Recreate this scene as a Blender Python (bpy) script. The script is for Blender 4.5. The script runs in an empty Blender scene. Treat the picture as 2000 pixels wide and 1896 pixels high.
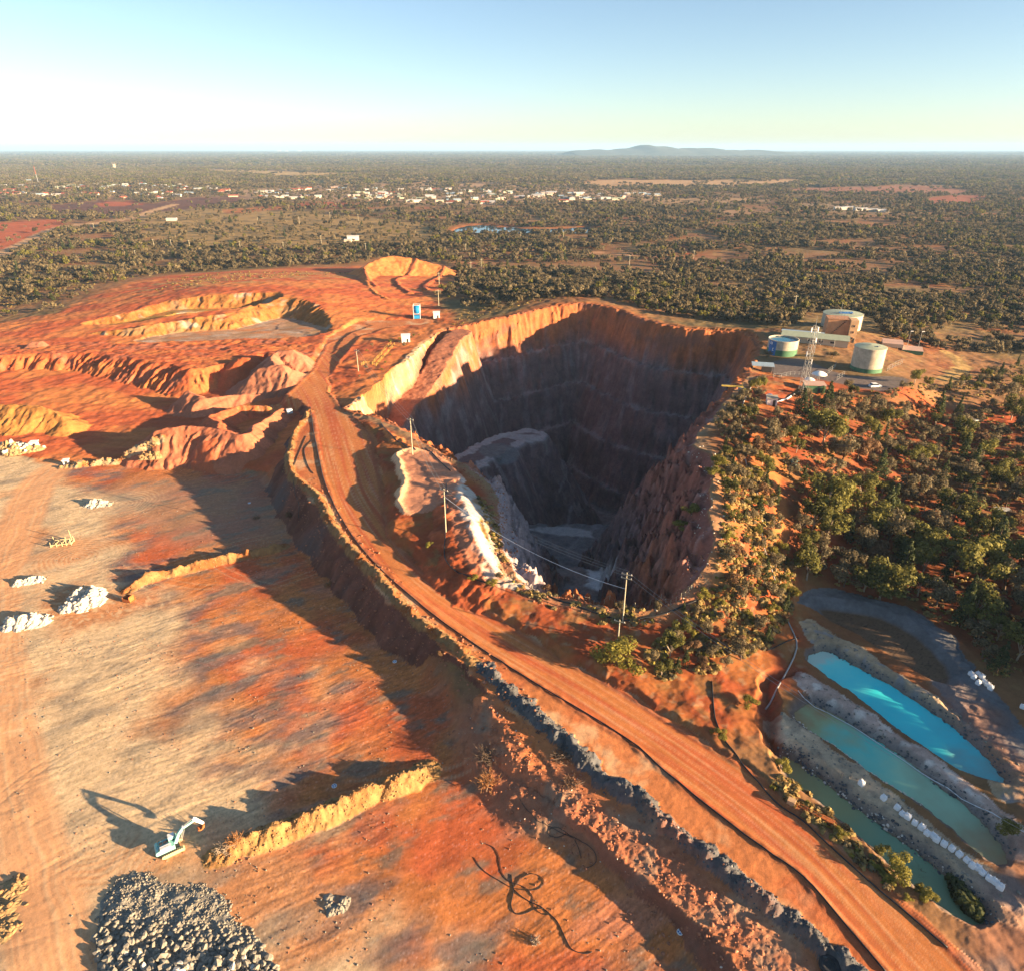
import bpy, math, random
import numpy as np
from mathutils import Vector, Matrix

random.seed(7)
RNG = np.random.default_rng(7)
R = math.radians
SC = bpy.context.scene
COL = SC.collection

# ------------------------------------------------------------------ camera
HAZE = 5.0e-5
CAM_H = 100.0
PITCH = R(26.27)
cam_d = bpy.data.cameras.new('camera')
cam_d.lens = 24.0
cam_d.sensor_width = 36.0
cam_d.clip_start = 1.0
cam_d.clip_end = 120000.0
cam = bpy.data.objects.new('camera', cam_d)
cam.location = (0, 0, CAM_H)
cam.rotation_euler = (math.pi / 2 - PITCH, 0, 0)
COL.objects.link(cam)
SC.camera = cam

# ------------------------------------------------------------------ sky, sun, exposure
SUN_EL = R(10.5)
SUN_DIR = Vector((0.935, -0.36, 0)).normalized()          # horizontal direction towards the sun
sun_vec = Vector((SUN_DIR.x * math.cos(SUN_EL), SUN_DIR.y * math.cos(SUN_EL), math.sin(SUN_EL)))
world = bpy.data.worlds.new('World')
SC.world = world
world.use_nodes = True
wn = world.node_tree.nodes
wl = world.node_tree.links
bg = wn['Background']
sky = wn.new('ShaderNodeTexSky')
sky.sky_type = 'NISHITA'
sky.sun_disc = False
sky.sun_elevation = SUN_EL
sky.sun_rotation = math.atan2(SUN_DIR.x, SUN_DIR.y)
sky.altitude = 2500
sky.air_density = 1.0
sky.dust_density = 3.0
sky.ozone_density = 1.2
wl.new(sky.outputs[0], bg.inputs[0])
bg.inputs[1].default_value = 0.05

sun_d = bpy.data.lights.new('sun', 'SUN')
sun_d.energy = 5.0
sun_d.angle = R(0.53)
sun_d.color = (1.0, 0.72, 0.43)
sun = bpy.data.objects.new('sun', sun_d)
sun.rotation_euler = sun_vec.to_track_quat('Z', 'Y').to_euler()
COL.objects.link(sun)

SC.view_settings.view_transform = 'Standard'
SC.view_settings.look = 'None'
SC.view_settings.gamma = 1.0
SC.view_settings.exposure = 2.2
SC.render.engine = 'CYCLES'
SC.cycles.max_bounces = 6
SC.cycles.diffuse_bounces = 3
SC.cycles.volume_bounces = 1
SC.cycles.transparent_max_bounces = 8

# ------------------------------------------------------------------ picture point -> place on a level of height z
FPX = 1333.33
CP, SP = math.cos(PITCH), math.sin(PITCH)


def at(px, py, z=0.0):
    dx = (px - 1000.0) / FPX
    dy = (948.0 - py) / FPX
    rx, ry, rz = dx, CP + dy * SP, -SP + dy * CP
    t = (z - CAM_H) / rz
    return (rx * t, ry * t, z)


def atl(pts, z=None):
    out = []
    for p in pts:
        out.append(at(p[0], p[1], p[2] if len(p) > 2 else z))
    return np.array(out)


# ------------------------------------------------------------------ noise
_GA = np.arange(256) * (2 * math.pi / 256)
_GX = np.cos(_GA).astype(np.float32)
_GY = np.sin(_GA).astype(np.float32)
_PERM = np.random.default_rng(99).permutation(1024).astype(np.int32)
_PERM = np.concatenate([_PERM, _PERM])


def perlin(x, y, seed=0):
    x = np.asarray(x, dtype=np.float32)
    y = np.asarray(y, dtype=np.float32)
    xi = np.floor(x)
    yi = np.floor(y)
    xf = x - xi
    yf = y - yi
    ix = (xi.astype(np.int32) + seed * 37) & 1023
    iy = (yi.astype(np.int32) + seed * 91) & 1023
    ix1 = (ix + 1) & 1023
    iy1 = (iy + 1) & 1023
    u = xf * xf * xf * (xf * (xf * 6 - 15) + 10)
    v = yf * yf * yf * (yf * (yf * 6 - 15) + 10)
    pa = _PERM[ix]
    pb = _PERM[ix1]

    def g(pp, jy, dx, dy):
        h = _PERM[pp + jy] & 255
        return _GX[h] * dx + _GY[h] * dy
    n00 = g(pa, iy, xf, yf)
    n10 = g(pb, iy, xf - 1, yf)
    n01 = g(pa, iy1, xf, yf - 1)
    n11 = g(pb, iy1, xf - 1, yf - 1)
    a = n00 + u * (n10 - n00)
    b = n01 + u * (n11 - n01)
    return (a + v * (b - a)) * np.float32(1.5)


def fbm(x, y, octv=4, seed=0, gain=0.5):
    s = 0
    amp = 1.0
    f = 1.0
    for i in range(octv):
        s = s + amp * perlin(x * f + 13.7 * i, y * f - 7.3 * i, seed + i)
        amp *= gain
        f *= 2.0
    return s


def sstep(a, b, x):
    t = np.clip((x - a) / (b - a), 0, 1)
    return t * t * (3 - 2 * t)


def line_d(x, y, P, closed=False):
    """distance to polyline, z at the nearest point, arc length there, signed side"""
    n = len(P)
    best = np.full(x.shape, 1e18)
    bz = np.zeros(x.shape)
    bs = np.zeros(x.shape)
    bside = np.zeros(x.shape)
    s0 = 0.0
    for i in range(n if closed else n - 1):
        a = P[i]
        b = P[(i + 1) % n]
        ex, ey = b[0] - a[0], b[1] - a[1]
        L2 = ex * ex + ey * ey + 1e-12
        L = math.sqrt(L2)
        px_, py_ = x - a[0], y - a[1]
        t = np.clip((px_ * ex + py_ * ey) / L2, 0, 1)
        qx = px_ - t * ex
        qy = py_ - t * ey
        d2 = qx * qx + qy * qy
        m = d2 < best
        best = np.where(m, d2, best)
        bz = np.where(m, a[2] + t * (b[2] - a[2]), bz)
        bs = np.where(m, s0 + t * L, bs)
        bside = np.where(m, np.sign(ex * py_ - ey * px_), bside)
        s0 += L
    return np.sqrt(best), bz, bs, bside


def inside(x, y, P):
    c = np.zeros(x.shape, dtype=bool)
    n = len(P)
    j = n - 1
    for i in range(n):
        xi, yi, xj, yj = P[i][0], P[i][1], P[j][0], P[j][1]
        if yi != yj:
            c ^= ((yi > y) != (yj > y)) & (x < (xj - xi) * (y - yi) / (yj - yi) + xi)
        j = i
    return c


def poly_d(x, y, P):
    d, z, s, _ = line_d(x, y, P, True)
    return np.where(inside(x, y, P), -d, d), z, s


def smooth_line(P, k=3):
    """Catmull-Rom through the points"""
    P = np.asarray(P, float)
    out = []
    n = len(P)
    for i in range(n - 1):
        p0, p1, p2, p3 = P[max(i - 1, 0)], P[i], P[i + 1], P[min(i + 2, n - 1)]
        for j in range(k):
            t = j / k
            out.append(0.5 * ((2 * p1) + (-p0 + p2) * t + (2 * p0 - 5 * p1 + 4 * p2 - p3) * t * t + (-p0 + 3 * p1 - 3 * p2 + p3) * t ** 3))
    out.append(P[-1])
    return np.array(out)


def smooth_loop(P, k=3):
    P = np.asarray(P, float)
    out = []
    n = len(P)
    for i in range(n):
        p0, p1, p2, p3 = P[i - 1], P[i], P[(i + 1) % n], P[(i + 2) % n]
        for j in range(k):
            t = j / k
            out.append(0.5 * ((2 * p1) + (-p0 + p2) * t + (2 * p0 - 5 * p1 + 4 * p2 - p3) * t * t + (-p0 + 3 * p1 - 3 * p2 + p3) * t ** 3))
    return np.array(out)

# ------------------------------------------------------------------ the lie of the land: spot heights
CTRL = [
    # working pad, lower left
    (50, 1000, 0), (50, 1300, 0), (50, 1700, 0), (100, 1890, 0), (300, 1300, 0), (500, 1400, 0), (600, 1700, 0), (900, 1800, 0),
    (800, 1600, 0), (450, 1050, 0), (250, 1000, 0), (1200, 1890, 0.5), (350, 940, 0), (640, 1250, 0), (-150, 1500, 0), (-100, 1100, 0),
    # stockpile yard
    (50, 900, 0.8), (200, 770, 2), (330, 760, 2), (100, 740, 3), (450, 830, 1), (-100, 800, 2),
    # upper left
    (500, 660, 8), (640, 700, 9), (0, 650, 6), (250, 660, 7), (700, 640, 9.5),
    (300, 560, 11), (400, 572, 15.5), (550, 545, 15), (500, 520, 12), (150, 560, 7), (50, 590, 4), (50, 520, 1), (200, 500, 2), (600, 500, 5),
    (640, 590, 14.5), (700, 600, 12.5), (900, 560, 8), (880, 510, 4), (800, 620, 10),
    # far rim of the pit and the ground behind
    (900, 622, 11), (1000, 603, 14.5), (1130, 586, 18), (1250, 612, 16), (1380, 634, 15), (1480, 640, 16),
    (1130, 545, 7), (1300, 560, 8), (1000, 540, 6), (1500, 600, 11), (1700, 600, 9), (1850, 620, 6), (1300, 500, 2), (1700, 520, 2), (1000, 480, 1),
    # tank hill
    (1530, 697, 20), (1690, 735, 19), (1570, 775, 21), (1640, 650, 18), (1770, 760, 16), (1800, 700, 12), (1950, 700, 8),
    (1700, 850, 14), (1850, 830, 10), (1950, 950, 6), (1600, 900, 17), (1700, 1000, 8), (1850, 1100, 4), (1650, 1100, 6), (1950, 1200, 4),
    (1490, 735, 22.5), (1420, 795, 24.5), (1385, 870, 24.5), (1405, 960, 24), (1412, 1060, 19), (1378, 1142, 12), (1480, 880, 21),
    (1500, 1000, 17), (1530, 1100, 9), (1450, 1200, 7), (1550, 1230, 4), (1480, 1300, 4.5),
    # near rim
    (1290, 1195, 7.5), (1200, 1190, 7), (1100, 1175, 7), (1010, 1140, 8), (1150, 1270, 6.3), (1300, 1290, 5), (1390, 1400, 4.5),
    (1000, 800, 9), (1050, 900, 9), (900, 740, 9.5), (1100, 1010, 9), (1180, 800, 13), (830, 930, 10), (872, 885, 10), (935, 930, 9.4), (965, 980, 8.5), (980, 1050, 8.3), (880, 1000, 9.6), (820, 860, 10), (770, 835, 9.8),
    (850, 1120, 8), (780, 1090, 8), (720, 1000, 9), (700, 830, 9), (760, 780, 9),
    # pond flats
    (1560, 1170, 4), (1700, 1200, 3.2), (1900, 1350, 3), (1990, 1350, 4), (1600, 1400, 2.6), (1800, 1500, 2.4), (1950, 1600, 2.2),
    (1990, 1850, 1.8), (1850, 1800, 2.2), (1700, 1650, 2.6),
]
CTRLW = [(125, 60, 8), (160, 100, 16), (200, 180, 13), (150, 20, 12), (110, 20, 4), (170, 60, 19), (230, 120, 14), (240, 260, 9), (0, 20, 1), (60, 20, 2), (-120, 20, 0),
         (-200, 100, 0), (-260, 200, 1), (300, 350, 6), (-350, 400, 2)]
_cp = np.array([at(*c) for c in CTRL] + CTRLW)


def _tps_fit(P):
    n = len(P)
    d = np.hypot(P[:, None, 0] - P[None, :, 0], P[:, None, 1] - P[None, :, 1]) / 100.0
    K = np.where(d > 0, d * d * np.log(np.maximum(d, 1e-9)), 0) + np.eye(n) * 0.004
    A = np.zeros((n + 3, n + 3))
    A[:n, :n] = K
    A[:n, n] = 1
    A[:n, n + 1] = P[:, 0] / 100
    A[:n, n + 2] = P[:, 1] / 100
    A[n:, :n] = A[:n, n:].T
    b = np.zeros(n + 3)
    b[:n] = P[:, 2]
    return np.linalg.solve(A, b)


_tw = _tps_fit(_cp)


def base_h(x, y):
    h = np.zeros(x.shape)
    m = (y < 760) & (y > -60) & (np.abs(x) < 650)
    if m.any():
        xs, ys = x[m], y[m]
        r = np.full(xs.shape, _tw[-3]) + _tw[-2] * xs / 100 + _tw[-1] * ys / 100
        for i in range(len(_cp)):
            d2 = ((xs - _cp[i, 0]) ** 2 + (ys - _cp[i, 1]) ** 2) / 1e4
            r += _tw[i] * 0.5 * d2 * np.log(np.maximum(d2, 1e-12))
        r = np.clip(r, -1, 26)
        r *= (1 - sstep(480, 740, ys)) * (1 - sstep(330, 600, np.abs(xs))) * sstep(-60, 10, ys)
        h[m] = r
    return h


# ------------------------------------------------------------------ ground colours (linear reflectance)
RED = np.array((.40, .095, .034)); ORANGE = np.array((.52, .18, .055)); OCHRE = np.array((.56, .31, .075)); PALE = np.array((.66, .47, .27))
GREY = np.array((.30, .235, .165)); DGREY = np.array((.105, .10, .098)); WHITE = np.array((.78, .70, .60)); PINK = np.array((.46, .18, .10))
ROCK = np.array((.170, .110, .105)); BROWN = np.array((.21, .10, .05)); STRAW = np.array((.42, .27, .10)); OLIVE = np.array((.16, .13, .055))
DRED = np.array((.25, .065, .035)); BLUEGREY = np.array((.22, .22, .225)); TAR = np.array((.16, .13, .115))

# ------------------------------------------------------------------ outlines of the landforms
def atr(pts):
    """the same for the haul road, which runs a little lower than first levelled"""
    return np.array([at(a, b, float(np.interp(c, [2, 2.6, 4, 5, 6, 7, 8, 9, 10.5], [2.0, 2.3, 3.3, 4.0, 4.7, 5.5, 6.8, 8.3, 10.4]))) for a, b, c in pts])


ROAD_C = smooth_line(atr([(575, 705, 9), (622, 770, 8.6), (645, 830, 9), (672, 930, 9), (705, 1000, 8.5), (790, 1110, 8), (930, 1215, 6.6), (1150, 1345, 5.2), (1380, 1495, 3.9), (1600, 1670, 3), (1800, 1880, 2.4), (1960, 2060, 2.2)]), 4)
EMB = atr([(590, 785, 8.5), (602, 815, 9), (574, 850, 9), (560, 905, 9), (572, 935, 9), (615, 985, 9), (640, 1030, 8.5), (690, 1092, 8), (745, 1158, 7.6), (800, 1215, 7.2), (860, 1258, 6.9),
           (905, 1296, 6.2), (950, 1345, 5.8), (1000, 1400, 5.1), (1045, 1450, 4.7), (1075, 1510, 4.0), (1100, 1565, 3.4), (1180, 1635, 3.0), (1240, 1695, 2.7), (1310, 1765, 2.5), (1370, 1825, 2.4),
           (1430, 1885, 2.3), (1500, 1960, 2.2), (1640, 2100, 2.2), (2050, 2060, 2.2),
           (1915, 1900, 2.3), (1850, 1835, 2.4), (1720, 1718, 2.7), (1575, 1595, 3.2), (1460, 1499, 3.7), (1310, 1404, 4.4), (1225, 1348, 5), (1098, 1285, 5.7), (970, 1200, 7), (880, 1145, 7.6), (810, 1104, 8), (762, 1046, 8.4),
           (748, 984, 8.7), (742, 914, 9), (728, 850, 9), (690, 815, 9), (664, 795, 8.8), (648, 770, 8.8), (640, 740, 8.8), (665, 700, 9), (700, 660, 9.4), (760, 640, 9.6), (850, 632, 10), (850, 622, 10), (700, 628, 9.4), (640, 660, 9), (610, 720, 8.8), (560, 770, 8.6)])
ROADPOLY = atr([(598, 790, 8.8), (612, 815, 9), (618, 861, 9), (631, 931, 9), (656, 995, 8.7), (694, 1055, 8.3), (744, 1112, 8), (797, 1159, 7.6), (907, 1244, 6.7), (1052, 1338, 5.7), (1221, 1440, 4.8), (1300, 1507, 4.3), (1412, 1597, 3.7), (1569, 1711, 3.1), (1730, 1896, 2.5), (1850, 2060, 2.2),
                (2040, 2060, 2.2), (1900, 1896, 2.4), (1837, 1830, 2.5), (1709, 1718, 2.7), (1565, 1595, 3.2), (1455, 1499, 3.7), (1306, 1406, 4.4), (1221, 1350, 5), (1094, 1287, 5.7), (967, 1202, 6.6), (878, 1147, 7.4), (808, 1108, 8), (758, 1048, 8.4),
                (746, 984, 8.7), (736, 914, 9), (720, 850, 9), (690, 815, 9), (662, 795, 8.8), (648, 770, 8.8), (645, 735, 8.8), (672, 700, 9), (705, 660, 9.4), (690, 650, 9.4), (640, 672, 9), (612, 725, 8.8), (560, 772, 8.6), (420, 800, 3), (430, 812, 3)])
BERM_ROAD = smooth_line(atr([(604, 800, 9), (572, 855, 9), (563, 905, 9), (580, 937, 9), (624, 974, 9), (645, 1016, 8.7), (684, 1069, 8.3), (737, 1126, 8), (806, 1205, 7.2), (873, 1249, 6.9), (924, 1291, 6.6)]), 3)
BERM_DARK = smooth_line(atr([(945, 1305, 6.1), (980, 1338, 5.7), (1030, 1389, 5.1), (1086, 1431, 4.7), (1137, 1482, 4.2), (1179, 1529, 3.9), (1242, 1562, 3.5), (1306, 1622, 3.1), (1391, 1681, 2.8), (1455, 1737, 2.6), (1518, 1779, 2.5), (1582, 1830, 2.4), (1646, 1881, 2.3), (1760, 1990, 2.2)]), 3)
TERR_LOW = atr([(940, 1362, 5.5), (985, 1348, 5.5), (1030, 1398, 5.0), (1085, 1445, 4.5), (1130, 1500, 4.1), (1150, 1550, 3.7), (1085, 1545, 3.7), (1040, 1512, 4.1), (1005, 1470, 4.5), (965, 1410, 5.1)])
WIND_A = smooth_line(atl([(249, 1152, 0), (300, 1130, 0), (380, 1108, 0), (460, 1090, 0), (520, 1077, 0), (554, 1067, 0)]), 3)
WIND_B = smooth_line(atl([(432, 1668, 0), (500, 1643, 0), (580, 1613, 0), (660, 1580, 0), (740, 1545, 0), (800, 1520, 0), (838, 1502, 0)]), 3)
WIND_C = smooth_line(atl([(125, 908, .5), (200, 903, .5), (260, 898, .5), (318, 894, .5)]), 3)

PIT = smooth_loop(atl([(668, 797, 8.8), (700, 775, 9.4), (760, 725, 10), (800, 690, 10.2), (838, 655, 10.2), (862, 640, 10.4), (890, 636, 11), (960, 622, 13), (1050, 602, 16), (1130, 590, 18), (1200, 600, 17), (1260, 622, 16), (1340, 640, 15.2), (1430, 646, 15),
                       (1470, 652, 15.5), (1484, 680, 18.5), (1475, 710, 21), (1440, 760, 23.5), (1404, 800, 24), (1372, 832, 24), (1352, 868, 24), (1380, 890, 24), (1392, 940, 23.5), (1390, 1000, 22), (1385, 1062, 18), (1355, 1140, 12), (1295, 1188, 7.8), (1205, 1186, 7.2), (1120, 1172, 7.2), (1050, 1155, 7.6), (1012, 1130, 8),
                       (990, 1090, 8.4), (980, 1040, 8.8), (976, 990, 8.2), (958, 950, 8.8), (920, 917, 9.6), (872, 888, 10), (822, 860, 10), (770, 832, 9.7), (715, 812, 9.2)]), 2)
RAMP = smooth_line(atl([(900, 648, 10.5), (880, 664, 9.5), (856, 706, 5), (815, 765, -2), (775, 815, -8), (745, 850, -12)]), 3)
SPUR_L = smooth_line(atl([(870, 925, -16), (930, 893, -19), (985, 862, -22), (1035, 852, -24)]), 3)
SPUR_DOWN = smooth_line(atl([(1040, 862, -25.5), (1015, 885, -31), (985, 915, -41), (975, 950, -56), (1000, 985, -74)]), 3)
SPUR_R = smooth_line(atl([(1362, 895, 13), (1300, 930, -2), (1250, 965, -18), (1208, 1015, -34), (1188, 1060, -40)]), 3)
SPUR_R2 = smooth_line(atl([(1385, 1040, 13), (1330, 1040, 2), (1270, 1060, -12), (1210, 1090, -26)]), 3)
PADTOP = smooth_loop(atl([(772, 890, 10.6), (800, 878, 10.7), (845, 884, 10.8), (888, 918, 10.8), (902, 948, 10.7), (862, 985, 10.4), (806, 1002, 10.1), (778, 985, 10.2), (786, 945, 10.5)]), 2)
MOUND_N = smooth_line(atl([(752, 838, 10.4), (770, 852, 10.8), (800, 872, 10.8)]), 3)
RIDGE_W = smooth_line(atl([(893, 945, 11.2), (908, 985, 12.0), (920, 1030, 12.0), (938, 1075, 11), (966, 1110, 9.6), (1000, 1133, 8.2)]), 4)
MOUND_R = smooth_line(atl([(878, 985, 12.2), (886, 1010, 13), (892, 1040, 12.8), (905, 1080, 11.5), (950, 1122, 9.2)]), 3)
BENCH_W = smooth_loop(atl([(906, 935, 11.5), (935, 945, 11), (965, 985, 10), (978, 1040, 9), (992, 1095, 8.6), (1010, 1128, 8.2), (985, 1120, 8.6), (958, 1070, 9.4), (940, 1015, 10.4), (918, 965, 11)]), 2)

PILE_C = smooth_line(atl([(290, 850, 8), (318, 838, 10), (375, 831, 10.4), (430, 840, 10), (474, 847, 9.5), (502, 828, 9), (552, 797, 8)]), 3)
PILE_C2 = atl([(430, 840, 10), (410, 812, 6.5), (470, 790, 6), (520, 792, 6)])
PILE_D = smooth_line(atl([(366, 764, 8), (400, 777, 6.5), (440, 772, 6), (508, 770, 5.5)]), 3)
PILE_E = smooth_line(atl([(535, 712, 14), (531, 690, 15), (560, 683, 16), (590, 684, 15.5), (614, 694, 13.5)]), 3)
PILE_E2 = smooth_line(atl([(500, 722, 12.5), (545, 712, 14.5), (580, 716, 14)]), 3)
PILE_Y = smooth_line(atl([(-60, 790, 8.5), (20, 790, 9), (80, 795, 8.4), (125, 815, 5.5)]), 3)
TERR_RED = atl([(-160, 705, 9), (60, 692, 9), (170, 690, 9.5), (250, 700, 10), (330, 712, 10), (372, 722, 10), (440, 712, 10), (520, 690, 10), (590, 706, 10), (618, 700, 9.5), (632, 672, 9.2), (500, 664, 9), (250, 672, 9), (120, 668, 8.5), (-160, 690, 7)])
QUARRY = smooth_loop(atl([(262, 667, 6.5), (354, 650, 6.2), (460, 644, 6.2), (548, 622, 6.2), (601, 632, 6.5), (640, 645, 8), (601, 660, 7.5), (460, 664, 7), (320, 668, 6.5)]), 2)
QUARRY2 = smooth_loop(atl([(175, 640, 6), (262, 627, 7), (330, 607, 9), (430, 603, 9), (520, 600, 9), (470, 611, 9), (360, 621, 8), (262, 636, 7)]), 2)
QRIDGE = smooth_line(atl([(180, 650, 8), (262, 640, 10.5), (340, 625, 12.5), (460, 610, 13), (520, 602, 13)]), 3)
HILL_F = smooth_line(atl([(712, 520, 13), (740, 506, 17), (770, 500, 18), (820, 508, 15), (870, 522, 10)]), 3)
HILL_F2 = smooth_line(atl([(712, 522, 12), (716, 550, 13), (735, 572, 14), (770, 590, 12)]), 3)

POND1 = smooth_loop(atl([(1595, 1276), (1624, 1276), (1709, 1323), (1794, 1374), (1890, 1443), (1958, 1520), (1936, 1524), (1862, 1495), (1752, 1423), (1667, 1355), (1580, 1293)], 1.7), 2)
POND2 = smooth_loop(atl([(1573, 1374), (1599, 1380), (1667, 1418), (1752, 1473), (1837, 1537), (1896, 1584), (1966, 1669), (1947, 1688), (1896, 1652), (1794, 1567), (1709, 1512), (1624, 1452), (1552, 1403)], 1.3), 2)
POND3 = smooth_loop(atl([(1529, 1473), (1561, 1490), (1624, 1541), (1709, 1605), (1794, 1669), (1862, 1728), (1921, 1779), (1913, 1806), (1879, 1798), (1794, 1739), (1709, 1658), (1646, 1603), (1582, 1553), (1546, 1524)], 0.9), 2)
DRYPOND = smooth_loop(atl([(1603, 1192), (1640, 1195), (1720, 1210), (1790, 1245), (1840, 1300), (1850, 1335), (1800, 1315), (1740, 1280), (1680, 1240), (1625, 1215)], 2.2), 2)
GREYROAD = smooth_line(atl([(1560, 1160, 4.2), (1640, 1168, 4), (1740, 1195, 3.8), (1820, 1240, 3.6), (1870, 1310, 3.4), (1920, 1380, 3.3), (1990, 1480, 3)]), 3)
CAUSE_B = smooth_line(atl([(1568, 1325, 3.2), (1640, 1372, 3), (1740, 1440, 2.8), (1850, 1520, 2.7), (1950, 1605, 2.6), (1990, 1640, 2.6)]), 3)
CAUSE_C = smooth_line(atl([(1520, 1405, 3.4), (1590, 1460, 3), (1700, 1545, 2.8), (1800, 1625, 2.6), (1900, 1700, 2.5), (1960, 1760, 2.4)]), 3)
CAUSE_A = smooth_line(atl([(1588, 1228, 3.6), (1650, 1265, 3.3), (1740, 1322, 3.2), (1830, 1385, 3.2), (1920, 1460, 3.2), (1985, 1530, 3.2)]), 3)
TANKPAD = smooth_loop(atl([(1505, 708), (1560, 700), (1600, 715), (1660, 735), (1740, 735), (1775, 742), (1760, 755), (1720, 765), (1650, 752), (1590, 740), (1510, 732)], 19.5), 2)
LEFTROAD = smooth_line(atl([(-10, 1120, 0), (-5, 1300, 0), (10, 1450, 0), (40, 1600, 0), (75, 1750, 0), (110, 1900, 0), (130, 2000, 0)]), 3)
LEFTTRACK = smooth_line(atl([(230, 868, 1), (130, 900, .6), (70, 950, .2), (40, 1020, 0), (0, 1110, 0)]), 3)
YARDTRACK = smooth_line(atl([(600, 760, 8), (520, 785, 5.5), (430, 806, 3), (300, 810, 2), (200, 850, 1.5), (100, 890, 1)]), 3)
UPROAD = smooth_line(atl([(690, 640, 9.3), (560, 662, 8.5), (420, 668, 8.5), (280, 675, 8.5), (180, 690, 9)]), 3)
GULLY = smooth_line(atl([(1545, 1310, 3), (1515, 1330, 2.6), (1505, 1370, 2.2), (1500, 1415, 1.8), (1520, 1470, .8)]), 3)

# far clearings, fields and tracks (ground level)
def F(pts, z=0.0):
    return np.array([at(p[0], p[1], z) for p in pts])


FIELDS = [  # outline, colour, tree density left, softness (m)
    (F([(-80, 440), (60, 432), (130, 428), (105, 450), (40, 480), (-80, 505)]), RED * 1.05, .03, 12),
    (F([(100, 402), (200, 392), (300, 398), (400, 383), (510, 378), (505, 390), (420, 400), (330, 415), (200, 420), (110, 415)]), np.array((.13, .05, .035)), .02, 15),
    (F([(190, 396), (260, 392), (280, 400), (200, 404)]), RED, .0, 8),
    (F([(270, 420), (400, 408), (560, 415), (700, 425), (860, 440), (840, 470), (640, 482), (400, 478), (280, 460), (300, 440)]), STRAW * .75, .13, 25),
    (F([(280, 352), (330, 338), (430, 333), (540, 336), (640, 340), (720, 341), (640, 347), (480, 350), (330, 354)]), STRAW * 1.1, .03, 40),
    (F([(1130, 362), (1160, 352), (1300, 351), (1450, 352), (1560, 350), (1545, 360), (1400, 364), (1250, 367), (1150, 367)]), np.array((.46, .27, .12)), .02, 30),
    (F([(1530, 370), (1640, 365), (1760, 362), (1830, 362), (1915, 372), (1880, 378), (1700, 378), (1560, 376)]), np.array((.30, .12, .065)), .04, 30),
    (F([(1800, 390), (1860, 382), (1920, 382), (1915, 400), (1830, 402)]), np.array((.33, .10, .05)), .05, 20),
    (F([(440, 372), (640, 362), (900, 352), (1120, 362), (1280, 375), (1290, 392), (1100, 395), (900, 402), (700, 395), (500, 390)]), np.array((.40, .24, .13)), .25, 40),
    (F([(1000, 392), (1300, 388), (1480, 388), (1500, 396), (1200, 398)]), np.array((.36, .22, .11)), .15, 20),
    (F([(1400, 412), (1520, 410), (1540, 418), (1420, 422)]), np.array((.36, .20, .10)), .15, 20),
    (F([(1560, 398), (1640, 398), (1750, 404), (1720, 420), (1620, 416)]), np.array((.30, .2, .11)), .2, 15),
    (F([(520, 356), (700, 350), (800, 352), (760, 358), (560, 360)]), np.array((.14, .13, .055)), .5, 30),
    (F([(560, 398), (660, 396), (700, 402), (600, 408)]), RED * .9, .1, 15),
    (F([(430, 412), (540, 404), (560, 408), (460, 418)]), ORANGE * .8, .06, 15),
    (F([(0, 372), (120, 366), (300, 368), (440, 372), (440, 384), (250, 388), (0, 390)]), np.array((.30, .17, .09)), .5, 30),
    (F([(0, 330), (280, 328), (520, 345), (440, 368), (200, 364), (0, 366)]), np.array((.17, .14, .07)), .75, 60),
]
LAKE = smooth_loop(F([(880, 449), (910, 441), (945, 439), (975, 443), (1060, 447), (1140, 444), (1165, 446), (1150, 454), (1040, 456), (960, 455), (900, 456)]), 2)
FTRACKS = [  # centre line, half width, colour
    (smooth_line(F([(-60, 530), (40, 480), (110, 447), (180, 437), (260, 426), (300, 412), (345, 398)]), 4), 9, np.array((.50, .30, .15))),
    (smooth_line(F([(430, 487), (560, 486), (700, 488), (850, 489), (1000, 489), (1120, 492), (1250, 500), (1390, 508)]), 4), 4.5, np.array((.42, .22, .11))),
    (smooth_line(F([(960, 490), (1020, 503), (1050, 512)]), 3), 3, np.array((.40, .15, .07))),
    (smooth_line(F([(1000, 489), (1050, 500), (1085, 508)]), 3), 3, np.array((.40, .15, .07))),
    (smooth_line(F([(895, 497), (915, 512), (940, 524)]), 3), 2.5, DRED),
    (smooth_line(F([(1330, 480), (1345, 500), (1370, 525)]), 3), 3, RED * .8),
    (smooth_line(F([(900, 452), (1000, 441), (1090, 445), (1160, 441)]), 3), 3, ORANGE * .8),
]
RTRACKS = [
    (smooth_line(atl([(1850, 690, 10), (1880, 720, 9), (1840, 760, 9.5)]), 3), 3.0, STRAW * .9),
    (smooth_line(atl([(1620, 780, 14.5), (1700, 790, 13.5), (1800, 808, 11), (1900, 826, 8.5), (2010, 835, 7.5)]), 3), 4.0, RED),
    (smooth_line(atl([(1800, 810, 11), (1850, 840, 9), (1900, 860, 8)]), 3), 5.0, RED),
    (smooth_line(atl([(1700, 995, 8), (1790, 1005, 6.5), (1870, 1015, 5.5), (2010, 1030, 5)]), 3), 3.0, RED * .75),
    (smooth_line(atl([(1940, 890, 7), (1980, 915, 6), (2040, 950, 6)]), 3), 4.0, RED * .85),
    (smooth_line(atl([(1505, 925, 15), (1512, 1000, 13), (1525, 1070, 9.5), (1540, 1150, 6)]), 3), 2.2, ORANGE * .9),
    (smooth_line(atl([(1470, 815, 15), (1560, 825, 15), (1620, 830, 14)]), 3), 4.5, RED),
]
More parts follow.
